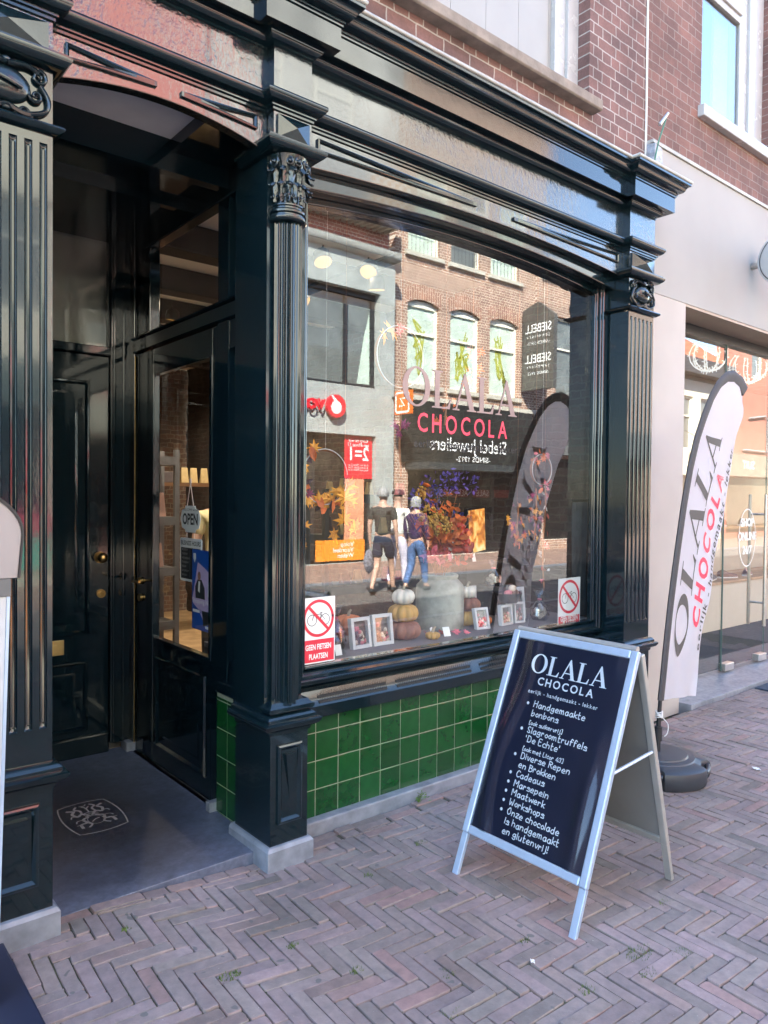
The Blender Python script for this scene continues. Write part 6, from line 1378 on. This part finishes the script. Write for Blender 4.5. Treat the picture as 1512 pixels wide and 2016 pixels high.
# brown brick jeweller's
yC = -11.80; FC = OF(yC)
jw = thing('opposite_brown_building', 'brown brick house with arched windows over a dark jeweller shop, mirrored in the window', 'building', (15.3, yC, 0))
cx_ = lambda x: -x * 1.033
ops = []
for x0, x1 in ((12.63, 13.75), (14.17, 15.32), (15.74, 16.95)): ops += [(cx_(x1), cx_(x0), 4.62, 6.90), (cx_(x1), cx_(x0), 8.12, 10.2)]
ops.append((cx_(17.2), cx_(12.7), 0, 2.53))
wall_open(MB(), FC, cx_(17.72), cx_(12.2), -.05, 12.9, ops).build('wall', BRC, jw)
SOLD = brick('soldier_arch_brick', (.42, .19, .12), (.30, .13, .09), (.72, .62, .50), 'ZX', .40, .085, .024)
for i, (x0, x1) in enumerate(((12.63, 13.75), (14.17, 15.32), (15.74, 16.95))):
    a0, a1 = cx_(x1), cx_(x0); n = 12; m_ = (a0 + a1) / 2
    arc = lambda r0, base: [(a0 - .06 + (a1 - a0 + .12) * k / n, base + r0 * (1 - (2 * k / n - 1) ** 2)) for k in range(n + 1)]
    lo, hi = arc(.17, 6.74), arc(.17, 7.13)
    MB().poly(FC, lo + [(p[0] * 1.0 + (p[0] - m_) * .04, p[1]) for p in hi[::-1]], -.05, .012).build('soldier_arch', SOLD, jw)
    w = sash(jw, FC, a0, a1, 4.62, 6.88, .25, .60, FILM)
    mb = MB(); rn = random.Random(i)
    for k in range(5): mb.stroke(FC, [(m_ + rn.uniform(-.3, .3), rn.uniform(4.9, 6.4)) for q in range(4)], .05, -.135 + .001 * k, smooth=True)
    mb.build('painted_leaves', mat('window_paint', (.36, .38, .05) if i != 1 else (.45, .30, .05), .6), w)
    w2 = sash(jw, FC, a0, a1, 8.12, 10.2, 0, .7, FILM if i != 1 else OGL)
    mb = MB()
    for k in range(9): mb.tube([FC.p(a0 + (a1 - a0) * k / 8, 8.15, -.02), FC.p(a0 + (a1 - a0) * k / 8, 8.75, -.02)], .008, 4)
    mb.tube([FC.p(a0, 8.74, -.02), FC.p(a1, 8.74, -.02)], .012, 4).build('window_guard', BLACK, jw)
    for b in (4.5, 8.0): MB().fbox(FC, a0 - .12, a1 + .12, b, b + .115, -.2, .09).build('window_sill', GSTONE, jw)
MB().fbox(FC, cx_(17.72), cx_(12.2), 4.2, 4.32, -.01, .12).build('stone_band', GSTONE, jw)
MB().fbox(FC, cx_(17.5), cx_(12.4), 2.53, 4.199, .002, .12).build('shop_fascia', mat('dark_fascia', (.024, .024, .022), .35, 0, .2, 3), jw)
MB().fbox(FC, cx_(17.4), cx_(12.6), 2.34, 2.52, .0, .9).build('awning_box', mat('dark_awning', (.035, .04, .042), .6), jw)
mb = MB(); mb.mesh2d(Frame((0, yC + .125, 0), (-1, 0, 0), (0, 0, 1)), text('Siebel Juweliers', 1, .005), -15.35, 2.90, 0, .50, .54); mb.mesh2d(Frame((0, yC + .125, 0), (-1, 0, 0), (0, 0, 1)), text('-SINDS 1912-', 1, .01), -15.5, 2.62, 0, .25, .22); mb.build('shop_lettering', WHITE, jw)
MB().fbox(FC, cx_(17.2), cx_(12.7), .0, 2.75, -.3, -.25).build('shop_window', DKS, jw)
mb = MB()
for x in (12.75, 13.9, 15.2, 16.1, 17.15): mb.fbox(FC, cx_(x) - .06, cx_(x) + .06, 0, 2.75, -.24, -.16)
mb.fbox(FC, cx_(17.2), cx_(12.7), 0, .35, -.24, -.14).build('shop_window_frame', BLACK, jw)
mb = MB(); FS_ = Frame((0, yC - .22, 0), (-1, 0, 0), (0, 0, 1)); mb.sheet(FS_, [(cx_(16.9), 1.62), (cx_(13.2), 1.62), (cx_(13.2), 1.85), (cx_(16.9), 1.85)]); mb.build('sale_banner', mat('dull_red_banner', (.22, .025, .02), .6), jw)
mb = MB(); mb.mesh2d(FS_, text('SALE   SALE   SALE', .26, .0), cx_(15.0), 1.66, .004); mb.build('banner_lettering', WHITE, jw)
MB().fbox(FC, cx_(17.9), cx_(12.1), 12.7, 12.95, -.1, .35).build('cornice', WPF, jw)
bs_ = thing('blade_sign', 'tall dark blade sign of the jeweller with white lettering, mirrored beside the brown brick windows', 'sign', (17.6, -11.2, 4.7)); BSF = Frame((17.62, 0, 0), (0, -1, 0), (0, 0, 1))
SGN = mat('dark_sign_board', (.085, .08, .072), .5, 0, .15, 2)
MB().poly(BSF, [(10.55, 4.85), (11.72, 4.85), (11.72, 7.25), (11.15, 7.45), (10.55, 7.0)], -.16, 0).build('board', SGN, bs_)
mb = MB()
for b in (5.45, 6.35): mb.mesh2d(BSF, text('SIEBELL', 1, .01), 11.12, b + .2, .003, .30, .36); mb.mesh2d(BSF, text('juweliers', 1, .0, 'CENTER', 1.5), 11.12, b + .04, .003, .15, .16); mb.mesh2d(BSF, text('-SINDS 1912-', 1), 11.12, b - .16, .003, .15, .13)
mb.build('lettering', WHITE, bs_)
# grey phone shop
yB = -11.32; FB = OF(yB)
gp = thing('opposite_grey_building', 'grey rendered phone shop with a wide upper window, mirrored left in the display window', 'building', (9.5, yB, 0))
wall_open(MB(), FB, -12.2, -6.8, -.05, 7.45, [(-11.72, -7.2, 4.28, 6.62), (-11.62, -7.0, .0, 3.1)], -.5).build('wall', RENDG, gp)
MB().sweep([(12.25, yB), (6.75, yB)], [(-.02, 7.45), (.06, 7.45), (.16, 7.5), (.2, 7.58), (.2, 7.68), (.16, 7.70), (-.02, 7.70)]).build('gutter', ZINC, gp, smooth=50)
MB().fbox(OF(-11.60), -12.2, -6.8, 7.4, 8.6, -.5, 0).build('upper_wall', BRR, gp); MB().fbox(OF(-11.60), -12.2, -6.8, 8.601, 13.2, -.5, 0).build('upper_wall', mat('stone_grey_render', (.50, .49, .455), .8, 0, .35, .9), gp)
wf = MB(); 
for a in (-11.70, -10.86, -9.45, -9.30, -8.2): wf.fbox(FB, a, a + .09, 4.30, 6.60, -.32, -.2)
wf.fbox(FB, -11.72, -7.2, 4.28, 4.37, -.33, -.19).fbox(FB, -11.72, -7.2, 6.5, 6.62, -.33, -.19); WFm = wf.build('wide_window', DKMETAL, gp); MB().sheet(FB, [(-11.72, 4.3), (-7.2, 4.3), (-7.2, 6.6), (-11.72, 6.6)], -.27).build('pane', OGL, WFm)
mb = MB(); mb.sheet(FB, [(-11.60, 4.4), (-11.2, 4.4), (-11.42, 5.6), (-11.58, 6.2)], -.26).build('blind', FILM, WFm)
MB().tube([FB.p(-9.37, 4.4, -.15), FB.p(-9.37, 6.5, -.15)], .10, 12).build('inside_pipe', mat('pale_pipe', (.40, .46, .48), .5), gp, smooth=50)
LR_ = mat('logo_red', (.70, .02, .035), .45, 0, .03, 4); LF = Frame((0, yB + .155, 0), (-1, 0, 0), (0, 0, 1))
lg = MB(); ring = lambda r_, c: [LF.p(-10.30 + r_ * math.cos(a), 3.73 + r_ * math.sin(a), c) for a in [2 * PI * k / 32 for k in range(32)]]
lg.grid([ring(.27, -.10), ring(.27, 0)], True); lg.add(ring(.27, 0), [tuple(range(32))]); lo_ = lg.build('round_logo', LR_, gp)
mb = MB(); mb.sheet(LF, ell(-10.29, 3.70, .155, .155, 24), .004); mb.sheet(LF, [(-10.36, 3.83), (-10.17, 3.98), (-10.14, 3.96), (-10.22, 3.84), (-10.20, 3.76)], .008); mb.build('quote_mark', WHITE, lo_)
mb = MB(); vf = text('vodafone', 1, .012); mb.mesh2d(LF, vf, -9.02, 3.62, 0, .52, .52); mb.mesh2d(LF, vf, -9.02, 3.62, -.09, .52, .52); mb.build('shop_lettering', LR_, gp)
MB().fbox(FB, -11.62, -7.0, .0, 3.1, -.4, -.35).build('shop_window', DKS, gp)
wf = MB()
for a in (-11.62, -11.40, -9.95, -8.4): wf.fbox(FB, a, a + .08, .0, 3.1, -.34, -.22)
wf.fbox(FB, -11.62, -7.0, 2.9, 3.1, -.34, -.22).fbox(FB, -11.62, -7.0, 0, .1, -.34, -.22).build('shop_window_frame', DKMETAL, gp)
PF3 = Frame((0, yB - .1, 0), (-1, 0, 0), (0, 0, 1)); ps = MB().fbox(PF3, -11.58, -10.73, 2.05, 3.09, -.01, .0).build('red_poster', LR_, gp)
mb = MB(); mb.mesh2d(PF3, text('2=1', 1, .02), -11.15, 2.50, .003, .42, .46)
for i, s_ in enumerate(('Koop en win', 'een iPhone 17')): mb.mesh2d(PF3, text(s_, 1, .01), -11.15, 2.94 - i * .11, .003, .115, .12)
for i in range(3): mb.mesh2d(PF3, text('Koop een iPhone 17 en', 1, .005), -11.15, 2.36 - i * .06, .003, .065, .065)
mb.build('poster_lettering', WHITE, ps)
ORG = mat('orange_print', (.80, .26, .02), .5, 0, .06, 3); PEACH = mat('peach_print', (.72, .33, .19), .55, 0, .25, 1.6)
op_ = MB().fbox(PF3, -11.36, -9.9, .06, .56, .0, .012).build('orange_band', ORG, gp); MB().fbox(PF3, -11.33, -10.75, .561, 2.04, -.01, .004).build('peach_panel', PEACH, gp)
mb = MB()
for i, s_ in enumerate(('Volop', 'Voordeel', 'Weken')): mb.mesh2d(PF3, text(s_, 1, .012, 'LEFT'), -11.02, .40 - i * .135, .015, .165, .16)
mb.build('offer_lettering', WHITE, op_)
zs_ = thing('square_blade_sign', 'orange square blade sign with a white Z, mirrored between the grey and brown buildings', 'sign', (12.15, -10.95, 3.65)); ZF = Frame((12.10, 0, 0), (0, -1, 0), (0, 0, 1))
MB().fbox(ZF, 10.60, 11.18, 3.66, 4.24, -.1, 0).build('panel', mat('sign_orange', (.80, .17, .02), .45, 0, .04, 4), zs_); mb = MB()
rr = [(10.89 + sx * .19 + .05 * math.cos(a), 3.95 + sy * .19 + .05 * math.sin(a)) for sx, sy, a0 in ((1, 1, 0), (-1, 1, PI / 2), (-1, -1, PI), (1, -1, 1.5 * PI)) for a in [a0 + PI / 2 * k / 4 for k in range(5)]]
mb.stroke(ZF, rr, .05, .003, closed=True); mb.stroke(ZF, [(10.80, 4.05), (10.97, 4.05), (10.80, 3.86), (10.98, 3.86)], .05, .005); mb.build('z_mark', WHITE, zs_)
MB().tube([ZF.p(11.2, 4.1, -.05), ZF.p(11.75, 4.1, -.05)], .03, 8).build('bracket', BLACK, zs_)
# balcony with cream stonework and chequered cloth
BFm = OF(-11.6); bl = thing('balcony', 'cream balcony with an orange chequered cloth, mirrored at the top left of the display window', 'balcony', (9.5, -11.2, 8.2))
MB().fbox(BFm, -12.15, -7.5, 8.35, 8.47, .0, .55).build('slab', GSTONE, bl); MB().fbox(BFm, -10.9, -7.5, 8.471, 9.3, .48, .55).build('front_panel', WHITEP, bl)
mb = MB(); mb2 = MB()
for i in range(10):
    for j in range(6):
        (mb if (i + j) % 2 else mb2).sheet(OF(-11.6 + .55), [(-12.13 + i * .122, 8.48 + j * .13), (-12.13 + (i + 1) * .122, 8.48 + j * .13), (-12.13 + (i + 1) * .122, 8.48 + (j + 1) * .13), (-12.13 + i * .122, 8.48 + (j + 1) * .13)])
cl_ = mb.build('chequered_cloth', mat('orange_cloth', (.50, .25, .08), .8), bl); mb2.build('white_squares', WHT, cl_)
mb = MB()
for i in range(24): mb.fbox(BFm, -12.1 + i * .19, -12.02 + i * .19, 8.24, 8.349, .02, .5)
mb.build('corbels', GSTONE, bl)
for x in (8.2, 10.2): sash(gp, OF(-11.6), -x - .55, -x + .55, 9.5, 11.8, 0, .6, FILM, -.04)
# red house, corner building and the rest of the row
rd = thing('opposite_red_house', 'salmon red plastered house, mirrored in the fascia over the porch', 'building', (4.6, -11.3, 0)); FR = OF(-11.25)
SAL = mat('salmon_render', (.60, .21, .175), .85, 0, .08, 1.5)
ops = [(-6.3, -5.4, 5.0, 7.2), (-5.1, -4.2, 5.0, 7.2), (-6.5, -4.2, .3, 2.9)]
wall_open(MB(), FR, -6.78, -4.0, -.05, 13.5, ops).build('wall', SAL, rd)
for o in ops[:2]: sash(rd, FR, *o)
MB().fbox(FR, -6.78, -4.0, 3.0, 3.9, .0, .10).build('shop_fascia', CREAMW, rd); MB().fbox(FR, -6.5, -4.2, .3, 2.9, -.3, -.2).build('shop_window', DKS, rd)
wt = thing('opposite_white_house', 'white plastered house far left across the street, mirrored in the left pilaster', 'building', (-2, -11.3, 0)); ops = [(-3.9, -2.5, 4.7, 6.7), (-1.4, -.4, 4.6, 6.8), (.6, 1.6, 4.6, 6.8), (-3.85, 6, .3, 3.1)]
wall_open(MB(), FR, -3.99, 8, -.05, 9.0, ops).build('wall', CREAMW, wt)
for o in ops[:3]: sash(wt, FR, *o)
MB().fbox(FR, -3.85, 6, .3, 3.1, -.3, -.2).build('shop_window', DKS, wt); MB().fbox(FR, -3.95, 6, 3.15, 3.9, .001, .1).build('shop_fascia', mat('grey_green_fascia', (.10, .125, .115), .5), wt); MB().fbox(FR, -3.8, -2.4, .3, .85, -.19, .1).build('teal_display', mat('teal_display', (.10, .48, .36), .6), wt); MB().fbox(FR, -3.8, -2.4, .9, 1.25, -.19, .1).build('pink_banner', mat('pink_banner', (.60, .05, .11), .6), wt)
dn = thing('opposite_low_house', 'lower brick house with white sash windows, mirrored behind the blade sign', 'building', (21, -11.6, 0)); FD = OF(-11.75); ops = [(-20.4, -19.3, 4.7, 7.4), (-22.6, -21.5, 4.7, 7.4), (-24, -18.8, .3, 2.9)]
wall_open(MB(), FD, -25.8, -18.32, -.05, 8.9, ops).build('wall', BRC, dn)
for o in ops[:2]: sash(dn, FD, *o)
MB().fbox(FD, -25.8, -18.32, 3.0, 3.9, .0, .15).build('shop_fascia', mat('grey_fascia', (.12, .12, .12), .5), dn); MB().fbox(FD, -24, -18.8, .3, 2.9, -.3, -.2).build('shop_window', DKS, dn); MB().fbox(FD, -25.9, -18.32, 8.7, 8.95, -.1, .3).build('cornice', WPF, dn)
ch = thing('opposite_cream_house', 'cream house with dark eaves, mirrored in the glass front of the white shop', 'building', (28.3, -11.4, 0)); FE = OF(-11.4); ops = [(-28.3, -27.5, 3.6, 5.7), (-30.2, -28.9, 3.6, 5.7), (-30.6, -26.4, .2, 2.6)]
wall_open(MB(), FE, -30.8, -25.82, -.05, 6.5, ops).build('wall', CREAMW, ch)
for o in ops[:2]: sash(ch, FE, *o)
MB().fbox(FE, -30.8, -25.82, 6.501, 7.1, -.5, .5).build('eaves', mat('dark_eaves', (.06, .06, .065), .6), ch); MB().fbox(FE, -30.6, -26.4, .2, 2.6, -.3, -.2).build('shop_window', DKS, ch)
MB().add([(25.82, -10.95, 7.1), (30.8, -10.95, 7.1), (30.8, -14.5, 9.6), (25.82, -14.5, 9.6)], [(0, 1, 2, 3)]).build('tiled_roof', mat('orange_tiles', (.42, .12, .06), .8, 0, .2, 10), ch)
sy = thing('smiley_sign', 'yellow bottle-shaped hanging sign with a painted smile, mirrored left of the tall flag', 'sign', (28.0, -10.7, 3.1)); YF = Frame((27.7, -10.9, 3.55), (-.8, .6, 0), (0, 0, 1)); MB().poly(YF, [(-.45, 0), (-.30, .22), (-.1, .35), (.12, .5), (.2, .5), (.4, .3), (.45, 0), (.4, -.3), (.1, -.5), (-.2, -.3)], -.06, 0).build('board', mat('sign_yellow', (.72, .45, .01), .5), sy)
mb = MB(); mb.stroke(YF, ell(.05, .08, .10, .12, 16), .04, .004, closed=True); mb.stroke(YF, [(-.15, -.1), (0, -.2), (.2, -.18)], .04, .004, smooth=True); mb.build('painted_face', BLACK, sy)
MB().tube([YF.p(0, .5, -.03), YF.p(0, .5, -.03) + Vector((0, -.5, .3))], .02, 6).build('bracket', BLACK, sy)
rb = thing('opposite_red_brown_house', 'plain red-brown house with one small white window, mirrored in the glass door', 'building', (36, -11.4, 0)); ops = [(-34.4, -33.3, 7.0, 8.9), (-38, -31.2, .2, 2.6)]
wall_open(MB(), FE, -44, -30.82, -.05, 11.5, ops).build('wall', REDW, rb); sash(rb, FE, *ops[0]); MB().fbox(FE, -40, -30.9, 2.65, 3.6, .0, .12).build('shop_fascia', mat('tan_fascia', (.30, .25, .19), .6), rb); MB().fbox(FE, -38, -31.2, .2, 2.6, -.3, -.2).build('shop_window', mat('warm_shop_glass', (.16, .12, .085), .1), rb)
mb = MB(); mb.mesh2d(Frame((0, -11.27, 0), (-1, 0, 0), (0, 0, 1)), text('SUIT', 1, .01), -32.9, 2.98, 0, .55, .5); mb.build('shop_lettering', WHITE, rb); MB().tube([FE.p(-33, 5.2, .08), FE.p(-34.6, 5.4, .08), FE.p(-34.8, 5.2, .08), FE.p(-34.8, 3.8, .08), FE.p(-32.5, 3.8, .08)], .04, 6).build('pipe', WHITEP, rb)
# our own row further along the street, out of the picture
lf = thing('left_neighbour_building', 'brick house left of the chocolate shop, outside the picture', 'building', (-12, .3, 0)); MB().box(-30, -4.21, .05, 9, -.05, 7.2).build('wall', BRICKU, lf)
rg = thing('right_row_building', 'brick house right of the white shop, outside the picture', 'building', (22, .3, 0)); MB().box(13.51, 60, .05, 9, -.05, 8).build('wall', BRICKN, rg)
